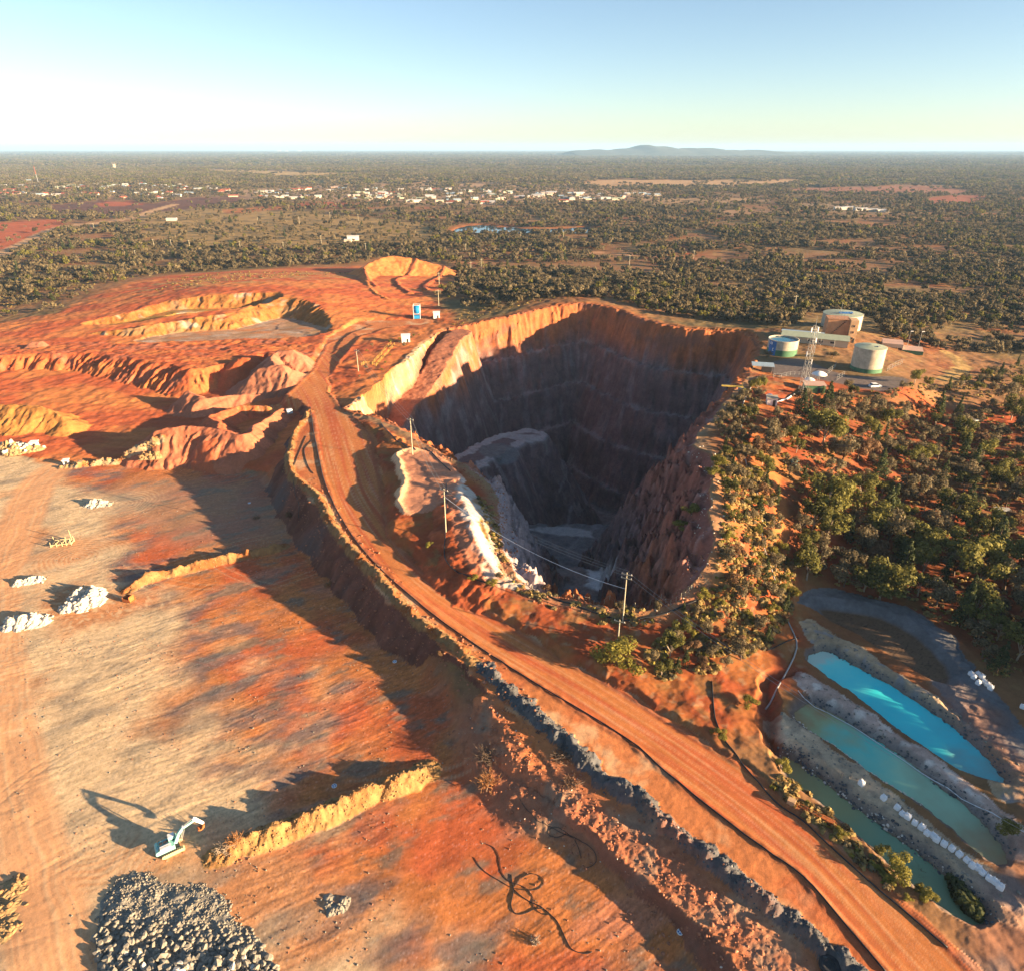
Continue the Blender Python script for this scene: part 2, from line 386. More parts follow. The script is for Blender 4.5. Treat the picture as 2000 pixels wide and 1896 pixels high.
PIT_PADS = [
    (atl([(1035, 1000, -79), (1060, 975, -79), (1110, 985, -79), (1130, 1003, -79), (1100, 1012, -79)]), np.array((.60, .60, .57))),
    (atl([(1030, 1030, -44), (1080, 1022, -44), (1150, 1032, -44), (1155, 1046, -44), (1100, 1040, -44)]), np.array((.42, .37, .34))),
    (atl([(1146, 1108, -12), (1180, 1112, -12), (1205, 1140, -12), (1190, 1160, -12), (1150, 1145, -12)]), np.array((.55, .50, .47))),
]
PIT_D = 10.0


def pit_floor(x, y):
    z = np.interp(y, [120, 150, 172, 204, 256, 262, 500], [-6, -12, -13, -44, -45, -80, -80])
    return z


def terrain(X, Y, want_col=True):
    sh = X.shape
    X = np.asarray(X, float).ravel()
    Y = np.asarray(Y, float).ravel()
    N = X.size
    H = base_h(X, Y)
    mine = (Y < 720) & (np.abs(X) < 620)
    # gentle swell of the far plain
    farw = sstep(700, 1800, Y)
    H += farw * 5 * fbm(X / 1500, Y / 1500, 3, 71)
    wx = np.zeros(N); wy = np.zeros(N)
    mi = np.nonzero(mine)[0]
    wx[mi] = 1.3 * fbm(X[mi] / 9, Y[mi] / 9, 4, 11, .55)
    wy[mi] = 1.3 * fbm(X[mi] / 9 + 40, Y[mi] / 9, 4, 15, .55)
    U, V = X + wx, Y + wy
    cls = np.zeros(N, dtype=np.int16)
    C = np.zeros((N, 3)) if want_col else None
    big = fbm(X / 60, Y / 60, 4, 21)
    mid = fbm(X / 11, Y / 11, 4, 25)

    def near(P, m):
        return np.nonzero((X > P[:, 0].min() - m) & (X < P[:, 0].max() + m) & (Y > P[:, 1].min() - m) & (Y < P[:, 1].max() + m))[0]

    def paint(idx, w, c):
        if want_col:
            w = np.clip(w, 0, 1)[:, None]
            C[idx] = C[idx] * (1 - w) + np.asarray(c) * w

    # ---------------- ground colours of the natural plain
    if want_col:
        veg = fbm(X / 150, Y / 150, 4, 31)
        C[:] = np.array((.25, .125, .055))
        a = np.arange(N)
        paint(a, sstep(-.1, .5, veg) * .75, OLIVE * .9)
        paint(a, sstep(.15, .7, mid) * .6, STRAW * .7)
        paint(a, sstep(.2, .8, -big) * .5, RED * .75)
        paint(a, sstep(2500, 6000, Y) * .85, np.array((.088, .082, .048)))
        # belts of wood and open country far out
        m = fbm(X / 900, Y / 500, 4, 37)
        paint(a, sstep(.25, .6, m) * sstep(900, 2500, Y) * .45, STRAW * .55)
        for P, c, dens, soft in FIELDS:
            i = near(P, soft * 2)
            if i.size:
                d, _, _ = poly_d(X[i] + soft * .5 * big[i], Y[i] + soft * .5 * mid[i], P)
                paint(i, sstep(soft, -soft * .3, d) * .93, c * 1.0)
                paint(i, sstep(soft, -soft * .3, d) * sstep(.1, .8, mid[i]) * .4, c * .6)
        for P, hw, c in FTRACKS:
            i = near(P, hw * 3)
            if i.size:
                d, _, _, _ = line_d(X[i], Y[i], P)
                paint(i, sstep(hw * 1.3, hw * .8, d), c)
    i = near(LAKE, 30)
    if i.size:
        d, _, _ = poly_d(X[i], Y[i], LAKE)
        H[i] = np.where(d < 0, H[i] - 2.5 * sstep(0, -12, d), H[i])
        paint(i, sstep(8, 2, d) * .8, ORANGE * .6)

    # ---------------- working pad, lower left
    mall = mi
    PADP = F([(-700, 870), (-60, 885), (60, 895), (130, 905), (330, 893), (420, 915), (520, 930), (560, 1000), (640, 1090), (720, 1180), (850, 1330), (900, 1440), (930, 1540), (1050, 1620), (1180, 1690), (1300, 1790), (1420, 1900), (1700, 2200), (-700, 2200)])
    mi = near(PADP, 4)
    if mi.size:
        x, y = X[mi], Y[mi]
        P = PADP
        d, _, _ = poly_d(U[mi], V[mi], P)
        pw = sstep(3, -3, d)
        H[mi] = H[mi] * (1 - pw) + pw * (0.16 * fbm(x / 16, y / 16, 3, 41))
        j = mi[pw > .5]
        cls[j] = 1
        # drag marks of the dozers run along the windrows
        ux = x * .88 + y * .47
        vy = -x * .47 + y * .88
        wob = 2.0 * fbm(x / 25, y / 25, 2, 45)
        st = fbm(ux / 6, (vy + wob) / 1.3, 4, 47, .7)
        st2 = fbm(ux / 5.5, (vy + wob) / .42, 3, 51, .6)
        gr = fbm(x / .9, y / .9, 3, 55)
        act = sstep(-.5, .4, fbm(x / 22, y / 22, 3, 58))
        H[mi] += pw * (act * (.036 * st + .020 * st2) + .008 * gr)
        if want_col:
            b = x + .85 * y + 16 * big[mi] + 9 * mid[mi] - 4
            pale = sstep(44, 20, b)
            red = fbm(x / 18, y / 18, 4, 61)
            base = ORANGE[None] * .98 + (RED * 1.18 - ORANGE * .98)[None] * sstep(-.35, .45, red)[:, None]
            base = base + (PINK - base) * (sstep(.15, .7, fbm(ux / 30, vy / 9, 4, 63)) * .75)[:, None]
            base = base + (GREY * .6 - base) * (sstep(.15, .8, fbm(ux / 12, vy / 6, 5, 66, .6)) * .8)[:, None]
            pl = PALE[None] * .92 + (ORANGE * .95 - PALE * .92)[None] * (sstep(-.1, .7, fbm(x / 25, y / 25, 4, 68)) * .75)[:, None]
            pl = pl + (GREY * .9 - pl) * (sstep(.1, .8, fbm(ux / 18, vy / 8, 4, 70)) * .7)[:, None]
            base = base + (pl - base) * pale[:, None]
            gb = np.exp(-((b - 36) / 10) ** 2) * sstep(-.2, .5, fbm(ux / 12, vy / 5, 4, 72))
            base = base + (DGREY * 1.2 - base) * (gb * .75)[:, None]
            fi = fbm(ux / 1.6, (vy + wob) / .28, 3, 74, .6)
            base = base * np.clip(1 + .16 * np.clip(st, -1, 1) + .15 * st2 + .12 * gr + .16 * fi, .45, 1.6)[:, None]
            sp = perlin(x / .33, y / .33, 76)
            base = base * (1 - .35 * sstep(.45, .7, sp))[:, None] + (.10 * sstep(.5, .75, -sp))[:, None]
            # the embankment's shade on the yard, painted in as a grey wash
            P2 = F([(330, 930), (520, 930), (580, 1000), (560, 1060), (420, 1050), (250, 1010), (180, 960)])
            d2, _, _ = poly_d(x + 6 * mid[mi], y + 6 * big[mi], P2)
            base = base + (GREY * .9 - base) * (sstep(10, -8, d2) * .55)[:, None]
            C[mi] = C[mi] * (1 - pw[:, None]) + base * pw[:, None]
            # wheel tracks left by trucks and loaders
            trk = np.random.default_rng(5)
            for k in range(26):
                a0 = np.array((trk.uniform(-110, 10), trk.uniform(58, 165)))
                th = .49 + trk.normal() * .35 + (math.pi if trk.uniform() < .5 else 0)
                cv = trk.normal() * .02
                pts_ = []
                for q_ in range(12):
                    pts_.append((a0[0], a0[1], 0))
                    a0 = a0 + 3.5 * np.array((math.cos(th), math.sin(th)))
                    th += cv * 3.5
                P_ = np.array(pts_)
                i_ = near(P_, 3)
                if not i_.size:
                    continue
                dl, _, sl_, _ = line_d(X[i_], Y[i_], P_)
                ru = np.exp(-((dl - 1.05) / .22) ** 2) * (cls[i_] == 1) * sstep(0, 6, sl_) * sstep(0, 6, sl_.max() - sl_)
                lug = .6 + .4 * np.sin(sl_ * 9)
                paint(i_, ru * .5 * lug, PALE * .9 if k % 3 else DRED)
                H[i_] -= .03 * ru
            # turning circles round the excavator and the heaps
            for (cx, cy, r0, r1, cc) in [(190, 1640, 4, 17, PALE), (150, 1090, 3, 16, PALE * 1.05), (240, 985, 3, 14, PALE)]:
                c0 = at(cx, cy)
                rr = np.hypot(x - c0[0] + 1.5 * mid[mi], (y - c0[1]) * 1.0 + 1.5 * big[mi])
                w = sstep(r1, r1 * .5, rr) * (.45 + .45 * np.sin(rr * 5.5 + 2 * mid[mi])) * pw
                paint(mi, w * .6, cc)
        # tracks on the pad
        for P, hw, c in [(LEFTROAD, 5.2, ORANGE * .72 + PALE * .42), (LEFTTRACK, 6, ORANGE * .75 + PALE * .38), (YARDTRACK, 5, ORANGE)]:
            i = near(P, 14)
            d, z, s, sd = line_d(X[i] + .7 * mid[i], Y[i] + .7 * big[i], P)
            w = sstep(hw * 1.25, hw * .75, d)
            lat = d * sd
            stp = fbm(s / 40, lat / .8, 3, 81)
            paint(i, w * .85, c)
            paint(i, w * sstep(-.1, .8, stp) * .42, PALE)
            H[i] += w * .02 * stp
        # streaks swept across by the trucks on the sandy side
        c0 = at(60, 1260)
        if want_col:
            ang = np.arctan2(y - c0[1], x - c0[0])
            rr = np.hypot(x - c0[0], y - c0[1])
            sw = fbm(rr / 1.3, ang * 6, 3, 85) * sstep(40, 20, rr) * pw
            paint(mi, sstep(.15, .6, sw) * .6, PALE)

    mi = mall
    # ---------------- quarry, terraces, piles of the upper left
    def fill(P, slope, cl, c, rough=.5, gul=.0, seed=3, cap=None, closed=False):
        i = near(P, 45)
        if not i.size:
            return
        if closed:
            d, z, s = poly_d(U[i], V[i], P)
            d = np.maximum(d, 0)
        else:
            d, z, s, _ = line_d(U[i], V[i], P)
        g = fbm(s / 2.2, d / 14, 3, seed)
        hh = z - slope * d + gul * g * sstep(0, 4, d) + rough * fbm(X[i] / 4, Y[i] / 4, 3, seed + 5) * .6
        m = hh > H[i]
        j = i[m]
        H[j] = hh[m]
        cls[j] = cl
        if want_col:
            tint = (1 + .25 * fbm(s[m] / 3.5, d[m] / 20, 3, seed + 9) + .18 * mid[j])
            C[j] = np.asarray(c)[None] * tint[:, None]
        return

    def cut(P, slope, cl, c, floor_c=None, gul=0.0, seed=3):
        i = near(P, 45)
        if not i.size:
            return
        d, z, s = poly_d(U[i], V[i], P)
        z = float(P[:, 2].mean()) if cl == 15 else z
        g = fbm(s / 3, d / 10, 3, seed)
        hh = z + slope * np.maximum(d, 0) + gul * g * sstep(0, 2, d)
        m = hh < H[i]
        j = i[m]
        H[j] = hh[m]
        cls[j] = cl
        if want_col:
            tint = (1 + .22 * g[m] + .18 * mid[j])
            cc = np.where((d[m] <= .3)[:, None], np.asarray(c if floor_c is None else floor_c)[None], np.asarray(c)[None])
            C[j] = cc * tint[:, None]

    mi = np.nonzero(mine & (X < 60) & (Y > 120))[0]
    if want_col and mi.size:
        # bare red ground of the upper yard
        P = F([(-300, 660), (120, 610), (230, 560), (330, 535), (520, 518), (700, 505), (870, 515), (880, 560), (840, 600), (900, 640), (700, 800), (560, 900), (300, 900), (-300, 930)], 8)
        d, _, _ = poly_d(X[mi] + 6 * mid[mi], Y[mi] + 8 * big[mi], P)
        w = sstep(8, -8, d)
        bare = RED[None] * 1.1 + (ORANGE - RED * 1.1)[None] * sstep(-.3, .5, fbm(X[mi] / 40, Y[mi] / 25, 4, 91))[:, None]
        bare = bare * (1 + .16 * fbm(X[mi] / 12, Y[mi] / 3, 3, 93))[:, None]
        keep = (cls[mi] == 1)
        w = np.where(keep, 0, w)
        C[mi] = C[mi] * (1 - w[:, None]) + bare * w[:, None]
        # straw scrub at the back of the red plain
        P = F([(260, 560), (420, 530), (700, 520), (700, 545), (560, 560), (420, 575), (300, 580)], 11)
        d, _, _ = poly_d(X[mi], Y[mi], P)
        paint(mi, sstep(15, -5, d) * sstep(.05, .4, fbm(X[mi] / 30, Y[mi] / 9, 4, 95)) * .7, STRAW * .8)
    if mi.size:
        fill(HILL_F, .42, 13, ORANGE * 1.05, .5, .2, 101)
        fill(HILL_F2, .55, 13, ORANGE * 1.0, .5, .3, 103)
        for k, P in enumerate([smooth_line(atl([(710, 525, 12), (722, 548, 12), (735, 562, 12)]), 3), smooth_line(atl([(815, 510, 14), (775, 530, 14), (778, 552, 13), (800, 575, 11)]), 3), smooth_line(atl([(870, 520, 10), (835, 548, 10), (830, 570, 10)]), 3)]):
            i = near(P, 8)
            d, z, s, _ = line_d(U[i], V[i], P)
            H[i] += 1.1 * sstep(3.0, .2, d)
            paint(i, sstep(2.4, .8, d) * .7, DRED)
        cut(QUARRY2, .6, 12, OCHRE * .2 + ORANGE * .38, OCHRE * .6, .8, 111)
        fill(QRIDGE, .5, 12, OCHRE * .25 + ORANGE * .35, .6, .7, 113)
        cut(QUARRY, .6, 12, OCHRE * .22 + ORANGE * .38, GREY * .75 + ORANGE * .35, 1.2, 115)
        if want_col:
            q = mi[cls[mi] == 12]
            if q.size:
                n1 = fbm(X[q] / 14, Y[q] / 9, 4, 117)
                paint(q, sstep(.25, .8, n1) * .5, WHITE * .6)
                paint(q, sstep(.15, .6, -n1) * .7, ORANGE)
                paint(q, sstep(.2, .7, fbm(X[q] / 20, Y[q] / 14, 4, 119)) * .6, np.array((.33, .19, .09)))
        fill(TERR_RED, .62, 14, RED * 1.05, .5, 1.3, 121, closed=True)
        if want_col:
            q = mi[cls[mi] == 14]
            if q.size:
                n1 = fbm(X[q] / 25, Y[q] / 12, 4, 123)
                paint(q, sstep(.0, .5, n1) * .65, ORANGE)
                paint(q, sstep(.1, .6, -n1) * .6, PINK * .85)
        q = mi[(cls[mi] == 14)]
        if q.size:
            H[q] += .55 * np.abs(fbm(X[q] / 11, Y[q] / 6, 3, 125)) * sstep(8.2, 9.2, H[q])
        for k, (hx, hy, hzz) in enumerate([(470, 697, 13.5), (60, 668, 11)]):
            c_ = at(hx, hy, hzz)
            P_ = np.array([c_, (c_[0] + 3 + 2 * (k % 3), c_[1] + 1.5 * (k % 2), hzz - .3)])
            fill(P_, .66, 14, [RED, PINK * .8, ORANGE * .8][k % 3], .5, .6, 700 + k)
        fill(PILE_Y, .6, 11, OCHRE * .3 + ORANGE * .42, .7, .6, 131)
        fill(PILE_E, .72, 10, PINK * .85, .4, .5, 133)
        fill(PILE_E2, .72, 10, PINK * .82, .4, .5, 135)
        fill(PILE_D, .70, 9, PINK * .75 + RED * .2, .35, .4, 137)
        fill(PILE_C2, .68, 8, RED * .9 + PINK * .2, .5, .5, 139)
        fill(PILE_C, .72, 8, PINK * .6 + RED * .35, .4, .9, 141)
    mi = mall

    # ---------------- haul road on its embankment
    i = near(EMB, 40)
    if i.size:
        d, z, s = poly_d(U[i], V[i], EMB)
        dc, zc, sc_, sd = line_d(X[i], Y[i], ROAD_C)
        zz = np.where(d < 0, zc, z)
        wz = sstep(13, 24, dc)
        zin = zc * (1 - wz) + z * wz
        zz = np.where(d < 0, zin, z)
        dd = np.maximum(d, 0)
        lo = zz - 1.05 * dd
        hi = zz + .9 * dd
        g = fbm(s / 3, d / 9, 3, 151)
        hn = np.clip(H[i], lo + .5 * g * sstep(0, 3, dd), hi + .3 * g * sstep(0, 3, dd))
        raised = hn > H[i] + .05
        on = d < 0
        H[i] = hn
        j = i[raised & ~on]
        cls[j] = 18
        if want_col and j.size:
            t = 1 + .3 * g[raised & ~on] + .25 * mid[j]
            C[j] = (DRED * .50 + GREY * .12)[None] * t[:, None]  # dark rock, its colour lowered further to deepen the slope's shade
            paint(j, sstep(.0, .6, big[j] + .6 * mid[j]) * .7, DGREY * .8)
        j = i[on]
        cls[j] = 18
        if want_col:
            C[j] = (ORANGE * .8 + PINK * .2)[None] * (1 + .2 * mid[j] + .12 * big[j])[:, None]
            paint(j, sstep(.1, .6, fbm(X[j] / 9, Y[j] / 9, 4, 153)) * .55, PALE)
            paint(j, sstep(.1, .6, fbm(X[j] / 14, Y[j] / 14, 4, 155)) * .6, RED)
    i = near(ROADPOLY, 6)
    if i.size:
        d, z, s = poly_d(X[i] + .35 * mid[i], Y[i] + .35 * big[i], ROADPOLY)
        dc, zc, sc_, sd = line_d(X[i], Y[i], ROAD_C)
        lat = dc * sd
        w = sstep(.5, -.5, d)
        st = fbm(sc_ / 35, lat / .55, 4, 161, .6)
        st2 = fbm(sc_ / 60, lat / 2.2, 3, 165)
        if want_col:
            rc = ORANGE[None] * .98 + (RED * 1.15 - ORANGE * .98)[None] * sstep(-.2, .5, st2)[:, None]
            rc = rc + (PALE * .9 - rc) * (sstep(-.1, .9, st) * .34)[:, None]
            rc = rc * (1 + .06 * st + .07 * mid[i])[:, None]
            C[i] = C[i] * (1 - w[:, None]) + rc * w[:, None]
        H[i] += w * (.012 * st)
        cls[i[w > .5]] = 2
        # low windrow left by the grader along both edges
        e = np.exp(-((np.abs(d) - .3) / .5) ** 2)
        H[i] += .28 * e * (.6 + .5 * fbm(s / 3, s * 0, 2, 167))
        paint(i, e * .45, DRED)

    # lower terrace under the dark berm
    fill(TERR_LOW, .7, 18, ORANGE * .9 + RED * .2, .3, .3, 171, closed=True)

    def ridge(P, hgt, hw, cl, c, c2=None, lump=.35, seed=5, flat=.15):
        i = near(P, hw * 3)
        if not i.size:
            return
        d, z, s, sd = line_d(X[i] + .4 * mid[i], Y[i] + .4 * big[i], P)
        L = s.max()
        endf = sstep(0, 2.5, s) * sstep(0, 2.5, L - s) * .75 + .25
        lumpv = 1 + lump * fbm(X[i] / 3.4, Y[i] / 3.4, 3, seed, .5)
        prof = np.clip((hw * lumpv - d) / (hw * (1 - flat)), 0, 1)
        add = hgt * prof * lumpv * endf
        rough = .26 * fbm(X[i] / 1.0, Y[i] / 1.0, 4, seed + 3, .6) * sstep(0, .3, prof)
        m = prof > .02
        H[i] = np.where(m, H[i] + add + rough, H[i])
        j = i[m]
        cls[j] = cl
        if want_col:
            t = 1 + .3 * fbm(X[j] / 1.3, Y[j] / 1.3, 3, seed + 7)
            C[j] = np.asarray(c)[None] * t[:, None]
            if c2 is not None:
                paint(j, sstep(-.1, .5, fbm(X[j] / 4, Y[j] / 4, 3, seed + 8)), c2)

    if mi.size:
        ridge(BERM_ROAD, 1.2, 1.5, 6, np.array((.27, .155, .065)), ORANGE * .5, .3, 181, .05)
        ridge(BERM_DARK, 1.5, 1.9, 7, BLUEGREY * .48, DGREY * .85, .5, 185, .1)
        ridge(WIND_A, 1.9, 1.9, 4, np.array((.33, .17, .065)), ORANGE * .55, .25, 191, .05)
        ridge(WIND_B, 2.3, 2.5, 5, np.array((.34, .19, .07)), np.array((.31, .145, .05)), .25, 195, .05)
        ridge(WIND_C, 1.5, 2.0, 16, PALE * .6, ORANGE * .8, .5, 199)
        # rubbly ground between the berm and the pad
        P = smooth_line(atl([(925, 1420, 1), (960, 1480, 1), (1010, 1540, 1), (1120, 1590, 2), (1240, 1650, 2), (1350, 1740, 2), (1450, 1830, 2), (1550, 1930, 2)]), 3)
        i = near(P, 8)
        d, z, s, sd = line_d(U[i], V[i], P)
        w = sstep(8, 1, d)
        H[i] += w * (.35 * np.abs(fbm(X[i] / 3, Y[i] / 3, 4, 201)) + .08 * fbm(X[i] / .8, Y[i] / .8, 2, 203))
        paint(i, w * .8, PINK * .75 + RED * .1)
        paint(i, w * sstep(.1, .6, mid[i]) * .7, GREY * .8)
        # hard standing ledges in front of it
        # promontory between the road and the pit
        fill(MOUND_N, .55, 17, ORANGE * .95, .6, .5, 211)
        fill(PADTOP, .8, 17, PINK * 1.05 + PALE * .15, .2, .5, 213, closed=True)
        i = near(RIDGE_W, 40)
        d, z, s, sd = line_d(X[i] + .35 * mid[i], Y[i] + .35 * big[i], RIDGE_W)
        L_ = s.max()
        pitside = sd > 0
        n2 = fbm(X[i] / 4, Y[i] / 4, 4, 215)
        drop = np.where(pitside, .55 * np.maximum(d - .5, 0), np.where(d < 6, .14 * d, .84 + .45 * (d - 6)))
        hh = z - drop + np.where(pitside, .10, .5) * n2 + np.where(pitside, .15, .4) * sstep(2, 9, d) * fbm(s / 3, d / 12, 3, 216)
        m = hh > H[i]
        j = i[m]
        H[j] = hh[m]
        cls[j] = 17
        if want_col:
            C[j] = RED[None] * (.95 + .3 * n2[m] + .2 * mid[j])[:, None]
            paint(j, sstep(5.5, 3.5, d[m]) * (~pitside[m]) * .75, PINK * .9 + PALE * .1)
            paint(j, pitside[m] * sstep(-1.2, -.2, n2[m]) * sstep(8.0, 6.5, d[m]), WHITE * .66)
            paint(j, pitside[m] * sstep(6.5, 8, d[m]) * .8, OCHRE * .45)
            paint(j, pitside[m] * sstep(.4, .9, n2[m]) * .5, ORANGE * .7)
        cut(BENCH_W, 1.15, 17, WHITE * .6 + ORANGE * .2, STRAW * .8, .5, 217)
        q = mi[(cls[mi] == 17)]
        if want_col and q.size:
            n1 = fbm(X[q] / 5, Y[q] / 5, 4, 219)
            paint(q, sstep(.1, .7, n1) * .35, DRED)
            d, _, _ = poly_d(U[q], V[q], BENCH_W)
            paint(q, sstep(5.5, 3.5, d) * sstep(-.2, .8, d) * sstep(-.6, .2, n1) * .85, WHITE * .85)
            paint(q, sstep(.5, -1, d) * sstep(-.3, .3, n1) * .6, OCHRE * .6)
            d, _, _ = poly_d(U[q], V[q], PADTOP)
            paint(q, sstep(1.2, -1.2, d) * .85, PINK * .9 + PALE * .12)
        i = near(PADTOP, 6)
        d, z, s = poly_d(U[i], V[i], PADTOP)
        lft = sstep(at(800, 940, 13)[0] + 3, at(800, 940, 13)[0] - 3, X[i])
        H[i] += 1.0 * np.exp(-((d + .8) / 1.0) ** 2) * lft
        paint(i, np.exp(-((d + .4) / 1.4) ** 2) * lft * .8, PALE)

    # ---------------- natural slopes by the rim and the tank hill
    mi = np.nonzero(mine & (X > -80) & (Y < 450))[0]
    if want_col and mi.size:
        nat = cls[mi] == 0
        P = atl([(1420, 850, 15), (1480, 740, 15), (1600, 745, 15), (1700, 780, 13), (1560, 900, 15), (1520, 1000, 12), (1560, 1120, 6), (1580, 1230, 4), (1560, 1300, 3), (1520, 1420, 3), (1400, 1420, 4.5), (1240, 1345, 5.8), (1060, 1250, 6.8), (880, 1140, 7.6), (1000, 1120, 8), (1200, 1180, 7), (1370, 1120, 12)])
        d, _, _ = poly_d(X[mi] + 3 * mid[mi], Y[mi] + 4 * big[mi], P)
        w = sstep(6, -4, d) * nat
        n1 = fbm(X[mi] / 14, Y[mi] / 14, 4, 221)
        sl = RED[None] * .80 + (ORANGE * .72 - RED * .80)[None] * sstep(-.3, .5, n1)[:, None]
        sl = sl + (STRAW * .6 - sl) * (sstep(.1, .6, fbm(X[mi] / 7, Y[mi] / 7, 4, 223)) * .55)[:, None]
        C[mi] = C[mi] * (1 - w[:, None]) + sl * w[:, None]
        paint(mi, w * sstep(.35, .7, fbm(X[mi] / 2.5, Y[mi] / 2.5, 3, 225)) * .4, PALE * .6)
        P = atl([(664, 800, 9), (715, 815, 10), (820, 860, 11), (935, 925, 10.5), (985, 1000, 9), (1010, 1130, 8), (880, 1140, 7.6), (760, 1048, 8.4), (742, 914, 9), (700, 820, 9)])
        d, _, _ = poly_d(X[mi], Y[mi], P)
        w = sstep(3, -2, d) * nat
        C[mi] = C[mi] * (1 - w[:, None]) + (sl * np.array((1.0, .95, .9))) * w[:, None]
        P = atl([(1500, 830, 21), (1750, 800, 15), (2060, 790, 9), (2060, 1330, 4), (1890, 1265, 3.5), (1640, 1150, 5), (1540, 1060, 10), (1500, 900, 20)])
        d, _, _ = poly_d(X[mi], Y[mi], P)
        w = sstep(6, -6, d) * nat
        paint(mi, w * .75, RED * .62)
        paint(mi, w * sstep(.1, .6, n1) * .6, STRAW * .42)
        for P, hw, c in RTRACKS:
            i = near(P, hw * 3)
            d, _, _, _ = line_d(U[i], V[i], P)
            paint(i, sstep(hw * 1.4, hw * .7, d) * .9, c)
        i = near(TANKPAD, 10)
        d, _, _ = poly_d(X[i], Y[i], TANKPAD)
        paint(i, sstep(1, -1, d) * .95, TAR)
    mi = mall
    nz = mi[cls[mi] == 0]
    if nz.size:
        H[nz] += .35 * fbm(X[nz] / 7, Y[nz] / 7, 4, 227) * (1 - sstep(450, 700, Y[nz]))
    i = near(TANKPAD, 25)
    if i.size:
        d, _, _ = poly_d(X[i], Y[i], TANKPAD)
        w = sstep(14, 0, d)
        H[i] = H[i] * (1 - w) + 19.5 * w

    # ---------------- ponds on the right
    if mi.size:
        def bank(P, hw, cl, c, c2):
            i = near(P, 12)
            d, z, s, sd = line_d(U[i], V[i], P)
            hh = z - .75 * np.maximum(d - hw, 0) + .18 * fbm(X[i] / 2, Y[i] / 2, 3, 231)
            m = hh > H[i] - .4
            m &= d < hw + 3.5
            j = i[m]
            H[j] = np.maximum(H[j], hh[m])
            cls[j] = cl
            if want_col:
                C[j] = np.asarray(c)[None] * (1 + .25 * mid[j])[:, None]
                paint(j, sstep(.0, .6, fbm(X[j] / 3, Y[j] / 3, 4, 233)) * .8, c2)
        bank(GREYROAD, 3.6, 19, BLUEGREY * .75, BLUEGREY * .6)
        bank(CAUSE_A, 2.2, 15, PALE * .55 + GREY * .4, BLUEGREY * 1.2)
        bank(CAUSE_B, 2.0, 15, PINK * .4 + WHITE * .45, WHITE * .95)
        bank(CAUSE_C, 2.2, 15, GREY * 1.0 + PALE * .3, GREY * 1.1)
        for P, zw in ((POND1, 1.7), (POND2, 1.3), (POND3, .9)):
            i = near(P, 9)
            d, _, _ = poly_d(X[i] + .5 * mid[i] + .35 * fbm(X[i] / 1.5, Y[i] / 1.5, 2, 241), Y[i] + .5 * big[i], P)
            hh = np.where(d < 0, zw - .05 + np.maximum(.45 * d, -1.6), zw - .05 + .95 * d) + .12 * fbm(X[i] / 1.2, Y[i] / 1.2, 3, 243) * sstep(-.2, .6, d)
            m = hh < H[i]
            j = i[m]
            H[j] = hh[m]
            cls[j] = np.where(d[m] < 2.5, 15, cls[j])
            if want_col:
                paint(j, sstep(2.2, .4, d[m]) * .75, DGREY * 1.4)
                paint(j, sstep(.35, -.1, d[m]) * .8, np.array((.20, .15, .07)))
        i = near(DRYPOND, 8)
        d, _, _ = poly_d(X[i] + .6 * mid[i], Y[i] + .6 * big[i], DRYPOND)
        hh = 2.0 + .7 * np.maximum(d, 0)
        m = hh < H[i]
        j = i[m]
        H[j] = hh[m]
        if want_col:
            paint(j, sstep(.8, -.3, d[m]), np.array((.17, .105, .062)))
            # mud cracks
            j2 = i[d < 0]
            ce = np.abs(perlin(X[j2] / 1.6, Y[j2] / 1.6, 247))
            H[j2] -= .05 * sstep(.06, .0, ce)
            paint(j2, sstep(.07, .02, ce) * .6, np.array((.05, .035, .025)))
        i = near(GULLY, 6)
        d, z, s, _ = line_d(U[i], V[i], GULLY)
        hh = z - .6 + 1.1 * d
        m = hh < H[i]
        H[i[m]] = hh[m]
        paint(i, sstep(2.5, .8, d) * .6, DRED)
        mi = np.nonzero(mine & (X > 30) & (Y < 200))[0]
        # mauve flats right of the ponds
        P = atl([(1860, 1345, 3), (1920, 1400, 3), (1990, 1480, 3), (2100, 1560, 3), (2100, 2000, 2), (1920, 1900, 2), (1880, 1830, 2), (1930, 1780, 2), (1960, 1700, 2), (1990, 1600, 2.5), (1960, 1530, 3), (1900, 1440, 3)])
        if want_col:
            d, _, _ = poly_d(X[mi] + 3 * mid[mi], Y[mi] + 3 * big[mi], P)
            w = sstep(4, -4, d) * (cls[mi] != 2)
            paint(mi, w * .8, PINK * .55 + GREY * .2)
            paint(mi, w * sstep(.0, .6, mid[mi]) * .5, BLUEGREY * .9)

    mi = mall
    # ---------------- the open pit
    i = near(PIT, 14)
    if i.size:
        rw = fbm(X[i] / 16, Y[i] / 16, 4, 251, .6)
        rw2 = fbm(X[i] / 5, Y[i] / 5, 3, 253, .6)
        xe = X[i] + 1.3 * rw
        ye = Y[i] + 1.1 * rw2
        d, zr, s = poly_d(xe, ye, PIT)
        din = np.maximum(-d, 0)
        slope = np.interp(Y[i], [120, 170, 235, 500], [1.05, 1.4, 2.15, 2.25])
        # right hand wall of the near slot is craggier and flatter
        raw = slope * din
        stepz = 21.0
        f = raw / stepz
        fl = np.floor(f)
        fr = f - fl
        stair = (fl + np.clip((fr - .30) / .70, 0, 1) * .92 + fr * .08) * stepz
        k = np.interp(Y[i], [170, 240], [.25, 1.0])
        dep = raw * (1 - k) + stair * k
        rib = .45 * fbm(s / 6.0, raw / 30, 3, 257, .6) + .5 * fbm(s / 1.6, raw / 12, 3, 258, .6)
        crag = (np.abs(fbm(X[i] / 9, Y[i] / 9, 5, 261, .65)) - .25) * sstep(235, 200, Y[i])
